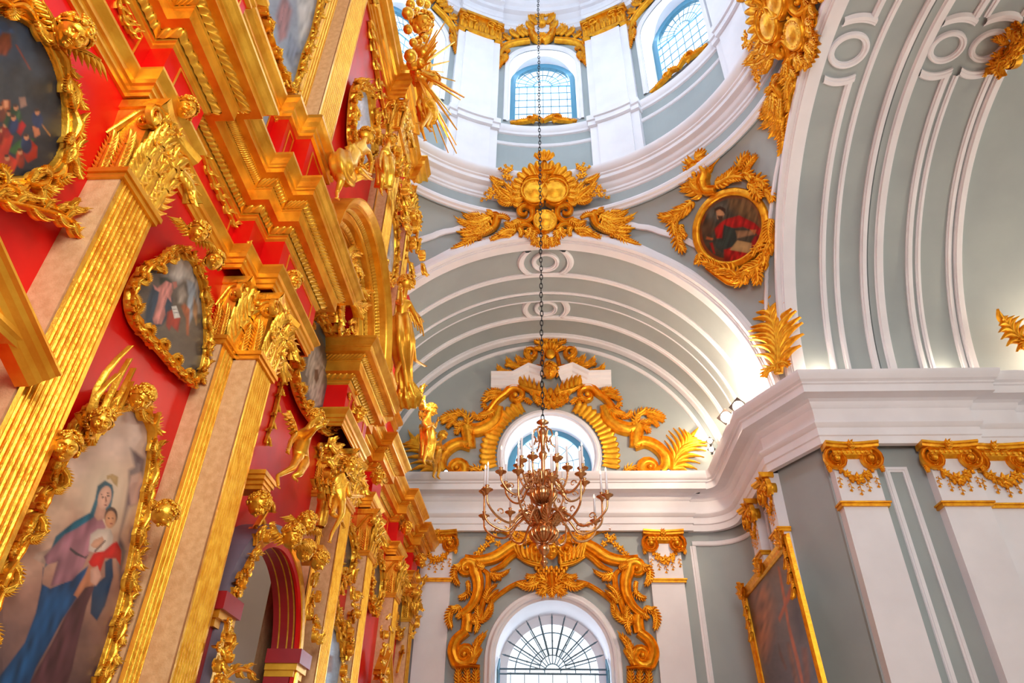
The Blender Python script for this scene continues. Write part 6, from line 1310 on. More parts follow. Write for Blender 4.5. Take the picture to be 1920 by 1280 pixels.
# ================================================================== CARVED ORNAMENTS OF THE WHITE WALLS
def mirror_build(T, F, uc, fn):
    """fn(M, s) lays out the left half through M(point); called for both halves"""
    for s in (1, -1): fn((lambda p, s=s: (uc + (p[0] - uc) * s, p[1])), s)
f4 = lambda F, x, y: F.px(780 + x * .2968, 900 + y * .2968)
F19o = FY(YF - .02)
T = thing('window_surround', 'gold carved surround of S-scrolls and winged cherub over the lower arched window', 'ornament', (WX, YF, 5.5))
def lower_half(M, s):
    q = lambda x, y: M(f4(F19o, x, y)); m = GOLDW; sv = s
    volute(T, F19o, [q(285, 855), q(350, 800), q(388, 720), q(392, 640), q(372, 575)], q(325, 562), .19, .20, 1.25, sv, wend=.4, taper0=.6)
    scroll(T, F19o, [q(322, 850), q(326, 900), q(318, 960)], [.15, .17, .17], .16)
    volute(T, F19o, [q(322, 955), q(258, 1010), q(235, 1080), q(255, 1150)], q(305, 1105), .17, .20, 1.35, sv, wend=.4)
    for a, b, w, bd in (((290, 535), (252, 560), .18, .2), ((255, 545), (283, 685), .16, -.2), ((340, 700), (268, 755), .15, .2), ((325, 640), (330, 740), .10, .1), ((280, 800), (222, 820), .16, .2), ((240, 800), (232, 960), .17, -.2), ((285, 840), (262, 880), .12, .1),
                        ((360, 850), (372, 985), .14, .25), ((395, 900), (350, 900), .10, .1), ((360, 1165), (458, 955), .17, .15), ((375, 1150), (402, 985), .12, .1), ((350, 1150), (420, 1060), .14, 0),
                        ((430, 560), (380, 545), .14, 0), ((470, 590), (600, 570), .12, -.25), ((500, 600), (545, 640), .09, -.2), ((480, 600), (510, 650), .09, -.1), ((440, 760), (522, 665), .13, .2), ((445, 780), (530, 700), .10, .1), ((405, 895), (480, 765), .16, -.2), ((405, 890), (395, 790), .14, .1), ((430, 880), (470, 830), .10, 0)):
        leaf(T, F19o, q(*a), q(*b), w * .8, .15, bd * sv, 5, 1.1, .02)
    scroll(T, F19o, [q(415, 560), q(455, 600), q(455, 680), q(430, 760), q(408, 840), q(410, 900)], [.05, .08, .09, .09, .09, .04], .12)
    # crest: leafy volute and long rising moulding
    volute(T, F19o, [q(480, 300), q(560, 330), q(640, 355), q(740, 360), q(785, 400)], q(755, 440), .14, .20, 1.2, -sv, wend=.4, taper0=.3)
    scroll(T, F19o, [q(308, 500), q(400, 512), q(500, 490), q(590, 430), q(680, 385), q(760, 385)], [.13, .16, .18, .18, .15, .10], .18)
    scroll(T, F19o, [q(470, 575), q(540, 545), q(600, 490), q(660, 460), q(740, 455), q(770, 470)], [.05, .09, .09, .09, .09, .06], .12)
    scroll(T, F19o, [q(425, 870), q(480, 770), q(560, 700), q(640, 655), q(700, 640)], [.04, .06, .07, .07, .05], .10)
    for a, b, w, bd in (((700, 380), (560, 300), .14, .1), ((640, 380), (580, 325), .12, .1), ((560, 320), (480, 290), .14, -.3), ((530, 330), (475, 325), .10, -.2), ((760, 380), (640, 340), .13, .1), ((600, 350), (660, 300), .09, .1), ((790, 640), (630, 655), .14, .25), ((770, 610), (690, 610), .12, .2), ((760, 640), (690, 670), .10, .1), ((680, 655), (625, 668), .08, .1)):
        leaf(T, F19o, q(*a), q(*b), w, .13, bd * sv, 5, .9, .04)
    for p, r in (((480, 385), .14), ((450, 415), .12), ((420, 440), .13), ((395, 470), .11), ((500, 360), .10), ((520, 410), .12), ((455, 375), .09)): flower(T, F19o, q(*p), r, None, .12)
    for a, b in (((430, 460), (370, 470)), ((450, 420), (400, 440)), ((480, 380), (455, 350))): sprig(T, F19o, q(*a), q(*b), .10, None, .08, 4)
    # bracket capital under the lower volute
    for i in range(3): x = 270 + i * 55; leaf(T, F19o, q(x, 1290), q(x, 1195), .13, .14, 0, 3, 1.3, .0)
    scroll(T, F19o, [q(250, 1183), q(330, 1178), q(405, 1183)], [.05, .06, .05], .22); scroll(T, F19o, [q(262, 1200), q(275, 1250), q(310, 1285)], [.05, .06, .04], .16); scroll(T, F19o, [q(395, 1200), q(380, 1250), q(345, 1285)], [.05, .06, .04], .16)
    # cherub wing and scales
    wing(T, F19o, q(800, 545), q(640, 490), .55, .16, None, .05, -sv)
    for a, b in (((830, 640), (775, 600)), ((815, 690), (790, 740)), ((835, 680), (800, 700))): leaf(T, F19o, q(*a), q(*b), .14, .14, .2 * sv, 4, 1.1, .06)
    scroll(T, F19o, spiral(q(790, 615), .20, 0 if s > 0 else PI, 1.2, -sv), [.07, .06, .03], .16, raw=True)
mirror_build(T, F19o, WX, lower_half)
q = lambda x, y: f4(F19o, x, y)
head(T, F19o.at(WX, q(855, 478)[1], .46), .25, (0, -1, -.25), (0, 0, 1), GOLDW, 51)
mb = MB(); 
for r_ in range(4):
    for i in range(7 - r_): mb.add(*(lambda x: (x.v, x.f))(leaf_mb(F19o, (WX + (i - (6 - r_) / 2) * .14, q(0, 550 + r_ * 18)[1]), (WX + (i - (6 - r_) / 2) * .14, q(0, 582 + r_ * 18)[1]), .07, .09, 0, 1, .6, .12 - .015 * r_, 6)))
build('breast_feathers', mb, GOLDW, T, True)
scroll(T, F19o, [(WX, q(0, 600)[1]), (WX, q(0, 650)[1]), (WX, q(0, 690)[1])], [.10, .13, .09], .30, name='keystone'); leaf(T, F19o, (WX, q(0, 660)[1]), (WX, q(0, 755)[1]), .13, .14, 0, 3, 1.1, .08)
for s in (-1, 1): leaf(T, F19o, (WX + s * .05, q(0, 660)[1]), (WX + s * .38, q(0, 735)[1]), .15, .14, .1 * s, 4, 1, .05)

# ---- lunette: oculus surround
f3 = lambda F, x, y: F.px(780 + x * .3021, 600 + y * .3021)
T = thing('oculus_surround', 'gold rocaille surround with angular scrolls and winged cherub round the oculus', 'ornament', (WX, YF, 11.4))
for a0, a1 in ((math.radians(-14), math.radians(64)), (math.radians(116), math.radians(194))):
    shell(T, F19o, (WX, OC_Z), 2.18, a0, a1, 15, .10, r_in=.77, name='rocaille_band', wob=.04)
def lun_half(M, s):
    q = lambda x, y: M(f3(F19o, x, y)); sv = s
    # (laid out on the right half, s=1 is the right side)
    volute(T, F19o, [q(1290, 600), q(1230, 560), q(1180, 500), q(1120, 455)], q(1062, 472), .13, .2, 1.3, sv, wend=.4, taper0=.8)
    scroll(T, F19o, [q(1165, 535), q(1190, 610), q(1240, 655), q(1310, 680), q(1372, 672)], [.14, .22, .24, .24, .22], .2); scroll(T, F19o, [q(1378, 655), q(1368, 720), q(1362, 795)], [.22, .22, .2], .2)
    volute(T, F19o, [q(1350, 780), q(1420, 762), q(1490, 790), q(1545, 850), q(1550, 920), q(1500, 965)], q(1450, 920), .22, .2, 1.3, -sv, wend=.35, taper0=.9)
    for a, b, w, bd in (((1170, 470), (1270, 520), .18, .2), ((1180, 450), (1250, 470), .14, .2), ((1150, 450), (1220, 450), .12, .1), ((1260, 520), (1240, 560), .12, .2), ((1200, 560), (1300, 600), .16, -.2), ((1270, 610), (1335, 570), .12, -.3), ((1370, 660), (1420, 570), .18, .3), ((1380, 590), (1440, 580), .16, .2),
                        ((1400, 580), (1550, 630), .16, .15), ((1440, 620), (1500, 680), .12, .1), ((1430, 600), (1540, 650), .12, .1), ((1400, 660), (1440, 720), .13, .2), ((1390, 640), (1460, 660), .12, .1), ((1300, 940), (1370, 940), .14, .3), ((1280, 960), (1350, 970), .12, .1)):
        leaf(T, F19o, q(*a), q(*b), w, .14, bd * sv, 4, .9, .04)
    # crest scrolls
    volute(T, F19o, [q(1170, 330), q(1080, 340), q(1000, 300), q(950, 240)], q(965, 205), .10, .16, 1.0, -sv, wend=.4, taper0=.4)
    volute(T, F19o, [q(860, 180), q(880, 240), q(890, 290)], q(912, 300), .08, .18, 1.2, sv, wend=.5)
    for a, b, w, bd in (((950, 290), (1050, 230), .15, -.2), ((1010, 300), (1110, 240), .14, -.25), ((1070, 330), (1170, 285), .13, -.3), ((1100, 335), (1180, 340), .11, .1), ((1000, 310), (1010, 345), .10, 0), ((940, 250), (980, 180), .11, -.3), ((860, 180), (935, 150), .14, .2), ((850, 150), (890, 110), .14, .2), ((870, 200), (930, 190), .12, .1), ((1040, 290), (1120, 300), .12, .2), ((960, 260), (1030, 280), .12, .1)):
        leaf(T, F19o, q(*a), q(*b), w, .15, bd * sv, 4, 1.0, .06)
    wing(T, F19o, q(880, 470), q(1035, 415), .62, .16, None, .08, sv)
    for a, b in (((860, 500), (950, 520)), ((850, 520), (910, 545)), ((840, 530), (870, 560))): leaf(T, F19o, q(*a), q(*b), .15, .14, .1 * sv, 4, 1.0, .05)
    for a, b in (((1000, 490), (960, 530)), ((1060, 500), (1020, 490))): leaf(T, F19o, q(*a), q(*b), .12, .12, .1 * sv, 4, 1, .04)
mirror_build(T, F19o, .22, lun_half)
q = lambda x, y: f3(F19o, x, y)
shell(T, F19o, (.22, q(0, 240)[1]), .55, math.radians(30), math.radians(150), 7, .22); build('boss', MB().ball(F19o.at(.22, q(0, 235)[1], .14), .17, 12, 8, (1, .6, 1.2)), GOLDW, T, True)
head(T, F19o.at(.20, q(0, 360)[1], .36), .29, (0, -1, -.25), (0, 0, 1), GOLDW, 52)
mb = MB()
for r_ in range(3):
    for i in range(7 - r_): x = leaf_mb(F19o, (.2 + (i - (6 - r_) / 2) * .2, q(0, 450 + r_ * 28)[1]), (.2 + (i - (6 - r_) / 2) * .2, q(0, 500 + r_ * 28)[1]), .11, .12, 0, 1, .6, .16 - .03 * r_, 6); mb.add(x.v, x.f)
build('breast_feathers', mb, GOLDW, T, True)
# white broken pediment behind the crest
T = thing('broken_pediment', 'white moulded broken pediment behind the cherub of the lunette', 'pediment', (.2, YF, 14.0))
for s in (-1, 1):
    a, b, c2 = (f3(F19o, *p) for p in ((470, 352), (600, 352), (700, 300)))
    P3_ = [a, b, c2, f3(F19o, 800, 330)]; P3_ = [(.22 + (p[0] - .22) * s, p[1]) for p in P3_]
    build('moulding', strip(F19o, P3_, [(0, 0), (0, .36), (-.08 * s, .34), (-.12 * s, .26), (-.22 * s, .24), (-.26 * s, .18), (-.42 * s, .15), (-.50 * s, .08), (-.52 * s, 0)]), WHITE, T)
# palms on the ledge at the foot of the lunette
for s, lab in ((1, 'gold palm spray at the right foot of the lunette'), (-1, 'gold palm spray at the left foot of the lunette, behind the screen')):
    q = lambda x, y: (lambda p: (.22 + (p[0] - .22) * s, p[1]))(f3(F19o, x, y))
    T = thing('palm_spray', lab, 'ornament', tuple(F19o.at(*q(1560, 960), 0)))
    frond(T, F19o, [q(1545, 965), q(1600, 890), q(1655, 800), q(1700, 740)], .95, .085, .12, None, 8, True, 'palm_leaf', .02, .75, .2)
    for b in ((1800, 790), (1770, 860), (1740, 940), (1840, 770), (1690, 960)): leaf(T, F19o, q(1590, 930), q(*b), .10, .12, .25 * s, 1, .8, .03, name='palm_leaf')

# ---- cartouches over the crossing arches
def cartouche(label, O, U, Vv, seed=1):
    Fk = Frame(O, U, Vv); Ff = Frame((XC, 14.80, 15.80), (1, 0, 0), (0, -.70, 2.1))       # survey frame on the far arch
    T = thing('arch_cartouche', label, 'ornament', tuple(O))
    UC = Ff.px(780 + 940 * .2578, 270 + 500 * .2578)[0]
    def base(x, y): p = Ff.px(780 + x * .2578, 270 + y * .2578); return (p[0] - UC, p[1])
    for s in (1, -1):
        q = lambda x, y: (lambda p: (p[0] * s, p[1]))(base(x, y)); sv = s
        volute(T, Fk, [q(730, 560), q(800, 575), q(845, 540), q(845, 480), q(800, 455)], q(790, 500), .10, .16, .8, sv, wend=.5, eye=False)
        volute(T, Fk, [q(860, 560), q(880, 640)], q(935, 610), .06, .16, .9, sv, wend=.5, eye=False) if s == 1 else None
        volute(T, Fk, [q(600, 700), q(680, 690), q(730, 620), q(790, 590)], q(800, 650), .09, .14, .9, -sv, wend=.4, taper0=.4)
        for a, b, w, bd in (((740, 560), (700, 590), .10, .2), ((760, 570), (640, 590), .12, .25), ((730, 640), (600, 690), .14, -.2), ((750, 620), (760, 700), .10, .2), ((700, 680), (545, 725), .13, -.2), ((830, 620), (800, 700), .13, .2), ((860, 640), (845, 720), .12, .1), ((870, 690), (850, 755), .12, .1), ((900, 690), (890, 770), .12, 0), ((930, 690), (930, 785), .10, 0),
                            ((720, 460), (640, 300), .16, -.25), ((740, 470), (610, 340), .14, -.2), ((700, 420), (560, 290), .14, .1), ((650, 300), (540, 255), .12, .1), ((740, 460), (690, 280), .12, -.2), ((700, 440), (600, 420), .12, .2)):
            leaf(T, Fk, q(*a), q(*b), w, .15, bd * sv, 5, 1.0, .03)
        for p, r in (((660, 215), .13), ((690, 200), .11), ((680, 260), .14), ((650, 250), .11), ((600, 345), .14), ((560, 370), .12), ((620, 390), .12), ((585, 400), .10), ((545, 345), .10), ((540, 400), .11)): flower(T, Fk, q(*p), r, None, .12)
        for a, b in (((660, 220), (610, 190)), ((670, 200), (650, 165)), ((560, 360), (505, 370)), ((560, 390), (480, 420)), ((600, 400), (620, 445)), ((690, 210), (700, 170))): sprig(T, Fk, q(*a), q(*b), .13, None, .08, 5)
        # winged dragon-like leaf bird
        volute(T, Fk, [q(400, 690), q(490, 660), q(570, 610), q(590, 560)], q(565, 540), .13, .18, .7, sv, wend=.4, taper0=.4)
        for a, b, w, bd in (((560, 520), (520, 510), .10, 0), ((590, 540), (690, 575), .10, .15), ((540, 540), (390, 590), .17, .15), ((540, 550), (300, 660), .20, .2), ((530, 600), (340, 690), .17, .15), ((560, 620), (420, 680), .12, .1), ((520, 530), (280, 545), .14, .35), ((510, 525), (330, 510), .11, .3), ((490, 540), (310, 565), .10, .3), ((470, 520), (350, 495), .09, .2), ((440, 660), (260, 780), .15, .15), ((480, 680), (330, 710), .10, .1)):
            leaf(T, Fk, q(*a), q(*b), w, .16, bd * sv, 6, .8, .04)
        scroll(T, Fk, [q(540, 725), q(470, 715), q(400, 745), q(330, 790), q(250, 830), q(170, 850)], [.06, .12, .12, .06, .04, .03], .10)
        for a, b, w, bd in (((540, 720), (590, 690), .10, .2), ((480, 730), (340, 780), .12, .1), ((260, 825), (145, 840), .10, .1), ((250, 830), (280, 800), .07, 0), ((230, 835), (170, 862), .08, -.1), ((350, 770), (320, 755), .07, 0)): leaf(T, Fk, q(*a), q(*b), w, .10, bd * sv, 4, 1, .03)
        # kidney-shaped medallion halves
        c = q(865, 360); r = .42
        build('medallion', MB().lathe(Fk.at(c[0], c[1], .10), [(r, 0), (r * .98, .10), (r * .9, .13), (r * .84, .10), (r * .80, .05), (r * .5, .12), (0, .15)], 24, Fk.N), GOLDW, T, True)
        volute(T, Fk, [q(930, 440), q(880, 462), q(820, 450), q(778, 390), q(778, 330), q(810, 275), q(860, 262)], q(885, 300), .07, .26, .55, -sv, wend=.6, eye=False)
        leaf(T, Fk, q(935, 300), q(945, 255), .10, .2, 0, 2, 1, .12)
    q = base
    shell(T, Fk, (0, q(0, 370)[1]), (q(1170, 0)[0]), math.radians(-28), math.radians(208), 17, .22, r_in=.42, wob=.10)
    shell(T, Fk, (0, q(0, 190)[1]), .42, math.radians(35), math.radians(145), 5, .2, n0=.12); scroll(T, Fk, [q(890, 190), q(910, 225), q(940, 232), q(985, 225), q(1010, 190)], [.04, .08, .09, .08, .04], .22, n0=.08)
    c = (0, q(0, 590)[1]); build('lattice_boss', MB().lathe(Fk.at(c[0], c[1], .04), [(.36, 0), (.35, .12), (.30, .15), (.28, .12), (.15, .18), (0, .2)], 20, Fk.N), GOLDW, T, True)
    mb = MB()
    for i in range(-3, 4):
        for sg in (-1, 1):
            L_ = math.sqrt(max(0, .27 ** 2 - (i * .075) ** 2)); d_ = np.array([.707, .707 * sg]); n_ = np.array([-.707 * sg, .707]) * i * .075
            mb.bar(Fk.at(*(np.array(c) + n_ - d_ * L_), .17), Fk.at(*(np.array(c) + n_ + d_ * L_), .17), .012, 4)
    build('lattice', mb, GOLDW, T); leaf(T, Fk, (0, q(0, 690)[1]), (0, q(0, 780)[1]), .12, .14, 0, 4, 1, .04)
    for i in range(4): build('bead', MB().ball(Fk.at(-.22 + i * .147, q(0, 525)[1], .16), .045, 7, 6), GOLDW, T, True)
cartouche('big gold shell cartouche with leafy birds over the far arch, behind the chain', (XC, 14.80, 15.80), (1, 0, 0), (0, -.70, 2.1))
cartouche('big gold shell cartouche over the right-hand arch at the top of the photo', (XA - .10, YC, 15.80), (0, -1, 0), (-.70, 0, 2.1))
# ---- pendentive roundel with the saint
pm0 = np.array(pend_pt(.5, 13.4, (1, 1))); pm1 = np.array(pend_pt(.5, 15.6, (1, 1))); vv = pm1 - pm0; uu = np.array([1, -1, 0.]) / math.sqrt(2)
FR = Frame(pm0 + np.array([-.10, -.10, 0]), uu, vv)
f6 = lambda L: cz(1200, 260, .3593, L)
a = FR.px(1369, 428); top = FR.px(1372, 352); rt = FR.px(1450, 432); lf = FR.px(1295, 428)
print('roundel', a, top, rt, lf, FR.O + FR.U * a[0] + FR.V * a[1])
Rr = (rt[0] - lf[0]) / 2; cu, cv = (rt[0] + lf[0]) / 2, a[1]
T = thing('roundel_painting', 'round picture of a red cloaked saint with book on the pendentive, in gold frame', 'painting', tuple(FR.at(cu, cv, 0)))
def inv_px(u, v):
    p = FR.at(u, v, 0) - np.array([0, 0, CZ]); c = RM @ p; return (960 + FPX * c[0] / c[2], 640 - FPX * c[1] / c[2])
ol = [inv_px(cu + Rr * .93 * math.cos(t), cv + Rr * .93 * math.sin(t)) for t in np.linspace(0, 2 * PI, 41)[:-1]]
ctr = inv_px(cu, cv); rin = [inv_px(cu + Rr * .80 * math.cos(t), cv + Rr * .80 * math.sin(t)) for t in np.linspace(0, 2 * PI, 41)[:-1]]
SHP = [((62, 56, 44), rin, 2, .5), ((120, 88, 52), f6([(440, 310), (560, 300), (620, 380), (640, 460), (560, 420), (500, 390)]), 14, .6), ((96, 92, 80), f6([(340, 380), (400, 330), (460, 320), (440, 400), (370, 440)]), 12, .4), ((92, 66, 44), f6([(310, 450), (380, 420), (390, 480), (340, 520)]), 10, .4),
       ((168, 20, 14), f6([(390, 470), (420, 440), (450, 420), (520, 400), (600, 440), (640, 480), (640, 520), (590, 480), (540, 460), (470, 470), (440, 450), (440, 520), (400, 520)]), 3, .5), ((46, 58, 52), f6([(440, 450), (500, 470), (510, 510), (490, 560), (440, 600), (400, 570), (380, 530), (430, 520)]), 3, .4),
       ((160, 22, 16), f6([(440, 580), (500, 560), (580, 600), (580, 640), (540, 660), (440, 655)]), 3, .6), ((140, 20, 18), f6([(600, 510), (645, 500), (640, 560), (590, 610), (570, 560)]), 3, .5), ((176, 140, 90), f6([(510, 530), (585, 545), (580, 600), (470, 580)]), 2, .2), ((150, 110, 75), f6([(500, 480), (600, 480), (600, 500), (510, 520)]), 3, .4),
       ((196, 140, 95), f6([(398, 375), (430, 365), (442, 395), (430, 420), (405, 420)]), 2, .1), ((60, 38, 24), f6([(390, 365), (420, 352), (448, 365), (448, 395), (436, 380), (415, 368), (398, 378), (392, 400)]), 2, .2), ((70, 45, 30), f6([(405, 402), (435, 402), (432, 428), (415, 430)]), 2, .2), ((190, 100, 50), f6([(350, 510), (385, 520), (380, 530), (345, 525)]), 2), ((190, 110, 60), f6([(575, 475), (610, 475), (600, 500)]), 2), ((160, 24, 18), f6([(365, 545), (380, 540), (395, 600), (385, 600)]), 2)]
build('back_board', MB().lathe(FR.at(cu, cv, -.25), [(0, 0), (Rr, 0), (Rr, .26), (0, .26)], 40, FR.N), WOODG, T)
painting(T, FR, ol, SHP, [(0, (128, 58, 16)), (1, (118, 52, 14))], 33, 90, .02)
build('frame_rim', sweep_arch(FR, cu, cv, Rr * .92, [(-.04, .0), (-.03, .06), (.03, .12), (.07, .08), (.13, .10), (.17, .04), (.18, -.2)], 0, 360, 64), GOLDW, T, True)
g6 = lambda x, y: FR.px(1200 + x * .3593, 260 + y * .3593)
for a, b, w, bd in (((330, 290), (265, 150), .30, .2), ((300, 250), (205, 225), .22, -.2), ((300, 270), (225, 265), .18, -.1), ((360, 180), (420, 95), .20, .2), ((340, 170), (380, 90), .16, 0), ((330, 130), (250, 110), .22, .3), ((300, 110), (350, 90), .2, .1), ((400, 240), (520, 150), .2, -.15), ((420, 250), (560, 210), .2, .2), ((520, 170), (590, 80), .16, .2), ((560, 170), (628, 90), .14, .1), ((540, 190), (600, 220), .18, .2),
                    ((590, 220), (670, 260), .2, .2), ((600, 250), (650, 320), .18, -.1), ((650, 270), (705, 340), .16, .2), ((570, 240), (620, 300), .14, .2), ((280, 330), (180, 380), .2, .2), ((260, 360), (110, 420), .22, .1), ((200, 400), (105, 400), .14, .1), ((200, 400), (200, 510), .2, -.2), ((210, 470), (255, 600), .2, -.2), ((220, 450), (260, 520), .15, -.2),
                    ((690, 420), (695, 560), .15, -.1), ((690, 540), (660, 670), .2, -.15), ((660, 640), (560, 690), .24, .1), ((640, 640), (690, 590), .14, .1), ((600, 650), (625, 770), .2, .1), ((580, 660), (560, 765), .18, -.1), ((560, 670), (500, 760), .22, .2), ((520, 740), (400, 690), .22, -.25), ((420, 690), (330, 640), .16, -.1), ((320, 600), (310, 660), .14, .1), ((640, 560), (600, 620), .12, -.2)):
    leaf(T, FR, g6(*a), g6(*b), w, .16, bd, 5, .9, .02)
volute(T, FR, [g6(400, 270), g6(350, 270), g6(335, 220)], g6(297, 190), .17, .26, 1.4, 1, wend=.4)
for a in ([g6(590, 240), g6(600, 210), g6(650, 250), g6(690, 310)], [g6(190, 420), g6(190, 480), g6(230, 560)], [g6(560, 700), g6(500, 750), g6(430, 720), g6(350, 670)], [g6(690, 440), g6(695, 520), g6(680, 610)]): scroll(T, FR, a, [.06, .12, .06], .16)
# palms in the corner of the pendentive
def palm(label, F, pts, w, side, seed=1, n=9):
    T = thing('palm_spray', label, 'ornament', tuple(F.at(*pts[0], 0))); frond(T, F, pts, side, w, .14, None, n, True, 'palm_leaf', .02, .55, .25)
    for s in (-1, 1): leaf(T, F, (pts[0][0], pts[0][1] + .2), (pts[0][0] + s * .35, pts[0][1] + .0), .14, .14, .3 * s, 3, 1, .03)
    return T
o_ = np.array(pend_pt(.5, 11.6, (1, 1))); Fq = Frame(o_ - np.array([.12, .12, 0]), uu, (0, 0, 1))
palm('gold feathery palm spray in the corner of the pendentive below the saint roundel', Fq, [Fq.px(1462, 702), Fq.px(1462, 660), Fq.px(1455, 620), Fq.px(1440, 565)], .13, 1.05)
Fq2 = Frame((11.3, 13.3, 12.4), (1, 0, 0), (0, -.5, .85)); palm('gold palm spray on the plain vault at the right edge', Fq2, [Fq2.px(1935, 655), Fq2.px(1915, 640), Fq2.px(1895, 620), Fq2.px(1878, 598)], .10, .55, n=6)
# carved crest at the top right edge
T = thing('carved_crest', 'reddish gold carved crest hanging at the top right corner', 'ornament', (10.4, 9.5, 15.3)); Fz = Frame((10.25, YC, 15.2), (0, -1, 0), (-.3, 0, 1)); rg = np.random.default_rng(9)
for i in range(30):
    t = rg.uniform(0, 1); a = (1870 + 60 * t + rg.uniform(-6, 20), 125 - 95 * t * rg.uniform(.4, 1.1)); b = (a[0] + rg.uniform(-18, 14), a[1] + rg.uniform(-20, 32)); leaf(T, Fz, Fz.px(*a), Fz.px(*b), .11, .16, .2 * (-1) ** i, 4, 1.1, rg.uniform(0, .25))
for p in ((1890, 60), (1870, 120), (1905, 110), (1900, 20)): scroll(T, Fz, spiral(Fz.px(*p), .2, 1, 1.3, 1), [.07, .06, .03], .2, raw=True)
# ---- drum ornaments: crests over the windows and capitals over the pilasters
def drum_frame(deg, z, r): t = math.radians(deg); return Frame(dpt(t, z, r), (math.cos(t), -math.sin(t), 0), (0, 0, 1))
def crest(deg, label):
    Fd = drum_frame(deg, 25.2, RD - .10); T = thing('window_crest', label, 'ornament', tuple(Fd.O), None); m = GOLDW
    Fu = drum_frame(0, 25.2, RD - .10); g1 = lambda x, y: Fu.px(780 + x * .25, y * .25); uc = g1(930, 0)[0]
    for s in (1, -1):
        q = lambda x, y: (lambda p: ((p[0] - uc) * s, p[1]))(g1(x, y))
        scroll(T, Fd, [q(595, 530), q(610, 440), q(650, 370), q(720, 335), q(840, 315)], [.08, .14, .15, .15, .13], .16, m)
        for a, b, w in (((600, 450), (590, 565), .14), ((640, 430), (640, 510), .14), ((660, 400), (680, 430), .1), ((610, 400), (575, 420), .1), ((640, 360), (600, 330), .12), ((700, 320), (650, 280), .12), ((760, 300), (700, 250), .13), ((800, 290), (760, 230), .13), ((830, 280), (790, 240), .12), ((870, 240), (830, 190), .14), ((900, 200), (850, 120), .14), ((880, 160), (840, 110), .12)): leaf(T, Fd, q(*a), q(*b), w, .16, .15 * s, 4, 1, .04, m)
        for p in ((660, 280), (710, 250), (780, 215), (740, 270), (690, 300), (640, 320), (810, 250)): flower(T, Fd, q(*p), .12, m, .1)
        scroll(T, Fd, [q(930, 325), q(880, 300), q(850, 240), q(870, 200)], [.14, .16, .12, .06], .22, m)
    q = lambda x, y: (lambda p: ((p[0] - uc), p[1]))(g1(x, y))
    shell(T, Fd, (0, q(0, 300)[1]), .42, math.radians(200), math.radians(340), 5, .2, m); build('boss', MB().ball(Fd.at(0, q(0, 235)[1], .15), .17, 10, 8), m, T, True)
    for a, b in (((930, 170), (930, 20)), ((910, 150), (880, 90)), ((950, 150), (980, 90)), ((925, 90), (935, 0)), ((960, 140), (1020, 135))): leaf(T, Fd, q(*a), q(*b), .14, .16, .1, 4, 1, .08, m)
crest(0, 'gold carved crest over the middle drum window, crossed by the chain'); crest(47, 'gold carved crest over the right drum window'); crest(-47, 'gold carved crest over the left drum window, beside the sunburst')
for i, (pm, lab) in enumerate(((23.5, 'row of gold volute capitals on the drum pilaster right of the middle window'), (-23.5, 'row of gold volute capitals on the drum pilaster left of the middle window'), (69.5, 'gold volute capitals on the drum pilaster beside the big cartouche'), (-69.5, 'gold volute capitals on the drum pilaster behind the sunburst'))):
    T = thing('drum_capital', lab, 'capital', dpt(math.radians(pm), 25.5, RD - .2))
    for k, (da, hw_, r) in enumerate(((-6.6, .10, RD - .16), (0, .48, RD - .24), (6.6, .10, RD - .16))):
        Fd = drum_frame(pm + da, 25.5, r); h_ = .95
        build('bell', MB().fbox(Fd, -hw_ - .06, -.42, hw_ + .06, .5, -.1, .06), GOLDW, T); build('abacus', MB().fbox(Fd, -hw_ - .12, .42, hw_ + .12, .56, -.1, .16), GOLDW, T); build('necking', MB().fbox(Fd, -hw_ - .08, -.50, hw_ + .08, -.42, -.1, .10), GOLDW, T)
        for s in ((-1, 1) if hw_ > .2 else (0,)):
            c = (s * hw_ * .75, .18); scroll(T, Fd, spiral(c, .19, 0, 1.6, s or 1, .15), [.055, .05, .03], .16, raw=True, n0=.04)
        for j in range(5 if hw_ > .2 else 2):
            u = (j - 2) * .2 if hw_ > .2 else (j - .5) * .14; leaf(T, Fd, (u, -.38), (u, -.02), .09, .1, 0, 3, 1.2, .04); flower(T, Fd, (u, -.05 - .1 * (j % 2)), .08, None, .08)
for deg, lab in ((0, 'gold scroll ornament on the sill of the middle drum window'), (47, 'gold scroll ornament on the sill of the right drum window'), (-47, 'gold scroll ornament on the sill of the left drum window')):
    Fd = drum_frame(deg, 20.75, RD - .05); T = thing('sill_ornament', lab, 'ornament', tuple(Fd.O))
    for s in (-1, 1):
        scroll(T, Fd, [(0, .05), (s * .25, .20), (s * .45, .08), (s * .75, .02), (s * .95, -.02)], [.06, .08, .07, .06, .03], .16, n0=.05); scroll(T, Fd, spiral((s * .42, .16), .15, 0, 1.2, s), [.05, .04, .02], .15, raw=True, n0=.08)
        leaf(T, Fd, (s * .3, 0), (s * .9, .02), .09, .10, .2 * s, 4, 1, .06); leaf(T, Fd, (s * .1, .1), (s * .35, .32), .10, .10, .2 * s, 4, 1, .06); leaf(T, Fd, (s * .8, 0), (s * 1.1, -.04), .07, .10, .2 * s, 3, 1, .05)

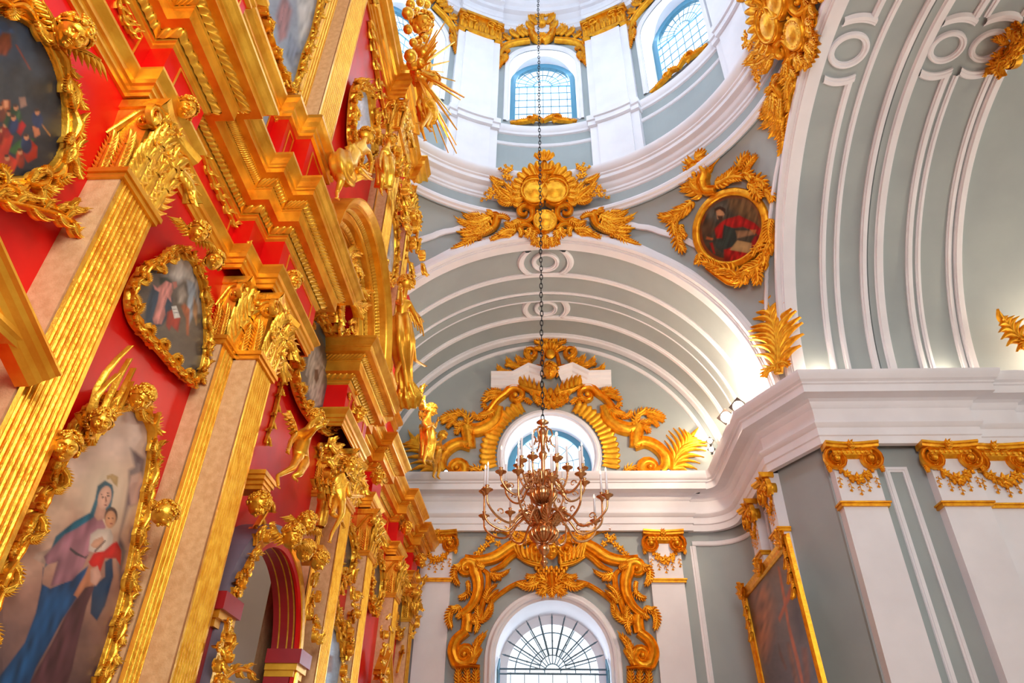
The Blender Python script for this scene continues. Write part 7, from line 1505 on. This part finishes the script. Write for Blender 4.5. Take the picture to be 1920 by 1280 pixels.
# ================================================================== CHANDELIER on its long chain
CX, CY = -.03, 8.97
zc = lambda py: float(P(1018, py, 1, CY)[2])
T = thing('chandelier', 'three-tier brass chandelier with white candles hanging from the dome on a long chain', 'chandelier', (CX, CY, zc(787)))
def lt(name, prof, n=20, m=None): return build(name, MB().lathe((CX, CY, 0), prof, n), m or BRASS, T, True)
def z2(p): return [(r, zc(y)) for r, y in p]
lt('stem', z2([(0, 786), (.05, 788), (.09, 792), (.03, 796), (.03, 806), (.07, 812), (.075, 822), (.035, 830), (.03, 845), (.06, 850), (.06, 856), (.03, 862), (.028, 905), (.04, 908), (0, 909)]))
lt('upper_bowl', z2([(.03, 905), (.08, 912), (.15, 918), (.165, 924), (.16, 932), (.12, 940), (.05, 945), (.03, 950), (.05, 955), (.03, 962), (.03, 985)]))
for k in range(14):
    a = 2 * PI * k / 14; mb = MB().tube([(CX + r * math.cos(a), CY + r * math.sin(a), zc(y)) for r, y in ((.15, 919), (.175, 925), (.165, 933), (.12, 941), (.05, 946))], [.012, .022, .022, .018, .01], 6); build('gadroon', mb, BRASS, T, True)
    mb = MB().tube([(CX + r * math.cos(a), CY + r * math.sin(a), zc(y)) for r, y in ((.14, 990), (.18, 998), (.17, 1007), (.11, 1014), (.05, 1017))], [.012, .022, .022, .018, .01], 6); build('gadroon', mb, BRASS, T, True)
lt('lower_bowl', z2([(.03, 960), (.07, 975), (.13, 985), (.15, 990), (.17, 997), (.16, 1005), (.11, 1013), (.04, 1017), (.03, 1020)]))
lt('finial', z2([(.03, 1018), (.06, 1023), (.075, 1029), (.06, 1036), (.025, 1040), (.02, 1046), (.045, 1052), (.05, 1056), (.02, 1061), (0, 1063)]))
CUP = [(0, -.03), (.02, -.03), (.03, 0), (.07, .02), (.08, .03), (.06, .035), (.022, .04), (.022, .08), (.03, .09), (.0, .09)]
cup_me = MB().lathe((0, 0, 0), CUP, 12); candle_me = MB().lathe((0, 0, .08), [(0, 0), (.016, 0), (.015, .27), (.013, .275), (0, .28)], 8); bulb_me = MB().lathe((0, 0, .36), [(0, 0), (.010, .01), (.013, .03), (.006, .055), (0, .07)], 8)
BULB = mat('candle_bulb', (.9, .85, .8), None, .2, emit=(1, .75, .5, 1.2))
def arm(r, z_root, z_cup, a, fork=0.0, wob=.1):
    def pt(q, z, da=0): t = a + da; return (CX + q * math.cos(t), CY + q * math.sin(t), z)
    h_ = z_cup - z_root
    L = [pt(.05, z_root + .02), pt(r * .22, z_root + .16), pt(r * .42, z_root + .08), pt(r * .58, z_root - .08), pt(r * .80, z_root - .05), pt(r * .97, z_root + .08), pt(r, z_cup - .02)]
    L = catmull(L, 5); o = build('arm', MB().tube(L, list(np.linspace(.020, .013, len(L))), 6), BRASS, T, True)
    mb = MB()
    for q, dz, rr in ((.30, .10, .07), (.55, -.10, .06), (.75, .03, .05)):
        c = np.array(pt(r * q, z_root + dz)); d = np.array([math.cos(a), math.sin(a), 0]); mb.tube([c + d * rr * (1 - .7 * t) * math.cos(5.5 * t) + np.array([0, 0, rr * (1 - .7 * t) * math.sin(5.5 * t)]) for t in np.linspace(0, 1, 12)], list(np.linspace(.012, .005, 12)), 5)
    build('curl', mb, BRASS, o, True)
    for nm, me_, m in (('candle_cup', cup_me, BRASS), ('candle', candle_me, WAX), ('bulb', bulb_me, BULB)):
        p = pt(r, z_cup); b = MB().add([(v[0] + p[0], v[1] + p[1], v[2] + p[2]) for v in me_.v], me_.f); build(nm, b, m, o, True)
for k in range(12): arm(.90 if k % 2 else .80, zc(985), zc(930 if k % 2 == 0 else 952), 2 * PI * k / 12 + .12)
for k in range(8): arm(.60, zc(922), zc(898), 2 * PI * k / 8 + .3)
for k in range(6): arm(.34, zc(905), zc(878), 2 * PI * k / 6 + .1)
for k in range(6):
    a = 2 * PI * k / 6; mb = MB().tube([(CX + r * math.cos(a), CY + r * math.sin(a), zc(y)) for r, y in ((.03, 800), (.12, 806), (.14, 815), (.10, 822), (.12, 832), (.17, 838), (.19, 830))], [.01, .014, .012, .012, .014, .012, .006], 5); build('crown_scroll', mb, BRASS, T, True)
for k in range(8):
    a = 2 * PI * k / 8 + .2; Fk_ = Frame((CX, CY, 0), (-math.sin(a), math.cos(a), 0), (math.cos(a) * .5, math.sin(a) * .5, .8)); 
    p0 = (0, 0); Fk_ = Frame((CX + .12 * math.cos(a), CY + .12 * math.sin(a), zc(985)), (-math.sin(a), math.cos(a), 0), (math.cos(a) * .6, math.sin(a) * .6, .8)); leaf(T, Fk_, (0, 0), (0, .28), .08, .05, 0, 4, 1.2, 0, BRASS)
# chain
T = thing('chain', 'long dark iron chain falling from the dome to the chandelier', 'chain', (CX, CY, zc(787)))
mb = MB(); mb.tube([(.022 * math.cos(t), 0, .05 * math.sin(t)) for t in np.linspace(0, 2 * PI, 13)], .0075, 5)
link = build('link', mb, DARK, None, True); link.parent = T; z0 = zc(787) + .03; link.location = (0, 0, .03); nl = 268; dz = (32.3 - z0) / nl
sc_ = dz / .078; link.scale = (1, 1, sc_)
for i in range(1, nl):
    l = link.copy(); C.objects.link(l); l.parent = T; l.location = (0.004 * math.sin(i * .7), 0, .03 + i * dz); l.rotation_euler = (0, 0, (i % 2) * PI / 2)

# ================================================================== SPOTLIGHTS AND CABLES on the ledges
def spot(label, pos, aim, r=.07, on=False, cat='spotlight', group=None):
    p = Vector(pos); a = (Vector(aim) - p).normalized(); T = thing('spotlight', label, cat, tuple(p), group)
    build('bracket', MB().box((p.x - .03, p.y - .03, p.z - r * 1.8), (p.x + .03, p.y + .03, p.z - r * .6)), DARK, T)
    b = MB(); x = a.orthogonal().normalized(); y = a.cross(x)
    V = [p + x * r * i + y * r * j + a * r * k for k in (-1.3, 1.0) for j in (-1, 1) for i in (-1, 1)]; b.add(V, [(0, 2, 3, 1), (4, 5, 7, 6), (0, 1, 5, 4), (2, 6, 7, 3), (0, 4, 6, 2), (1, 3, 7, 5)])
    build('housing', b, mat('spot_housing', (.05, .035, .03), None, .35, .5) if not bpy.data.materials.get('spot_housing') else bpy.data.materials['spot_housing'], T)
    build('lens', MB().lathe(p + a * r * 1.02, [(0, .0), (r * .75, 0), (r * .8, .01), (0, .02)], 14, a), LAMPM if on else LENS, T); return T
z_l = 10.55
def PL(px, py, z=z_l): return tuple(P(px, py, 2, z))
spot('left of two dark square spotlights on the right-hand ledge', PL(1559, 706, 10.62), (6, 9, 15), .10); spot('right of two dark square spotlights on the right-hand ledge', PL(1584, 703, 10.62), (8, 9, 15), .10)
for (x, y), lab in (((1385, 762), 'brightest lit floodlight on the rounded corner ledge'), ((1362, 782), 'lit floodlight just left of and below the brightest one'), ((1352, 826), 'upper of the two small lit lamps at the far corner'), ((1350, 842), 'lower of the two small lit lamps at the far corner')):
    p = PL(x, y, 10.66) if y < 800 else tuple(P(x, y, 1, 19.35)); p = (min(p[0], 5.0), p[1], p[2]); spot(lab, p, (0, 2, 3), .17 if y < 800 else .09, True)
    lamp('floodlight', (p[0] - .25, p[1] - .1, p[2] + .18), 240 if y < 800 else 20, (1, .80, .58), .06)
spot('small spotlight with pale lens on the far ledge, left end', tuple(P(836, 884, 1, 19.2)), (0, 5, 2), .07); spot('white spotlight on the far ledge beside the left scroll', tuple(P(862, 892, 1, 19.15)), (0, 5, 2), .08)
spot('left of two dark spotlights on the far ledge, under the palm', tuple(P(1240, 886, 1, 19.15)), (0, 5, 2), .07); spot('right of two dark spotlights on the far ledge, under the palm', tuple(P(1254, 884, 1, 19.15)), (0, 5, 2), .07)
T = thing('cable_tray', 'dark flat cable tray lying on the right-hand ledge', 'tray', PL(1780, 699, 10.6)); a = np.array(PL(1722, 702, 10.58)); b = np.array(PL(1858, 698, 10.58)); build('tray', MB().box((a[0], a[1] - .05, 10.52), (b[0], a[1] + .25, 10.60)), mat('dark_blue_metal', (.05, .09, .13), None, .4, .3), T)
T = thing('light_track', 'white lighting track with small lamps on the ledge, behind the two square spotlights', 'track', PL(1560, 708, 10.6)); a = np.array(PL(1530, 706, 10.58)); b = np.array(PL(1700, 700, 10.58)); build('rail', MB().box((a[0], a[1] - .03, 10.50), (b[0], a[1] + .03, 10.56)), WHITE, T)
lamp('ledge_light', (6.6, 14.2, 10.75), 16, (1, .80, .58), .08); lamp('ledge_light', (9.5, 14.2, 10.75), 12, (1, .80, .58), .1)
lamp('ledge_light', (12.5, 13.9, 10.9), 260, (1, .76, .52), .12); lamp('ledge_light', (11.5, 4.1, 10.9), 200, (1, .76, .52), .12)  # unseen lamps, added to warm and brighten the nave vault
lamp('ledge_light', (-3.0, 15.5, 10.9), 60, (1, .82, .62), .1)  # unseen lamp added to brighten the far arm's vault
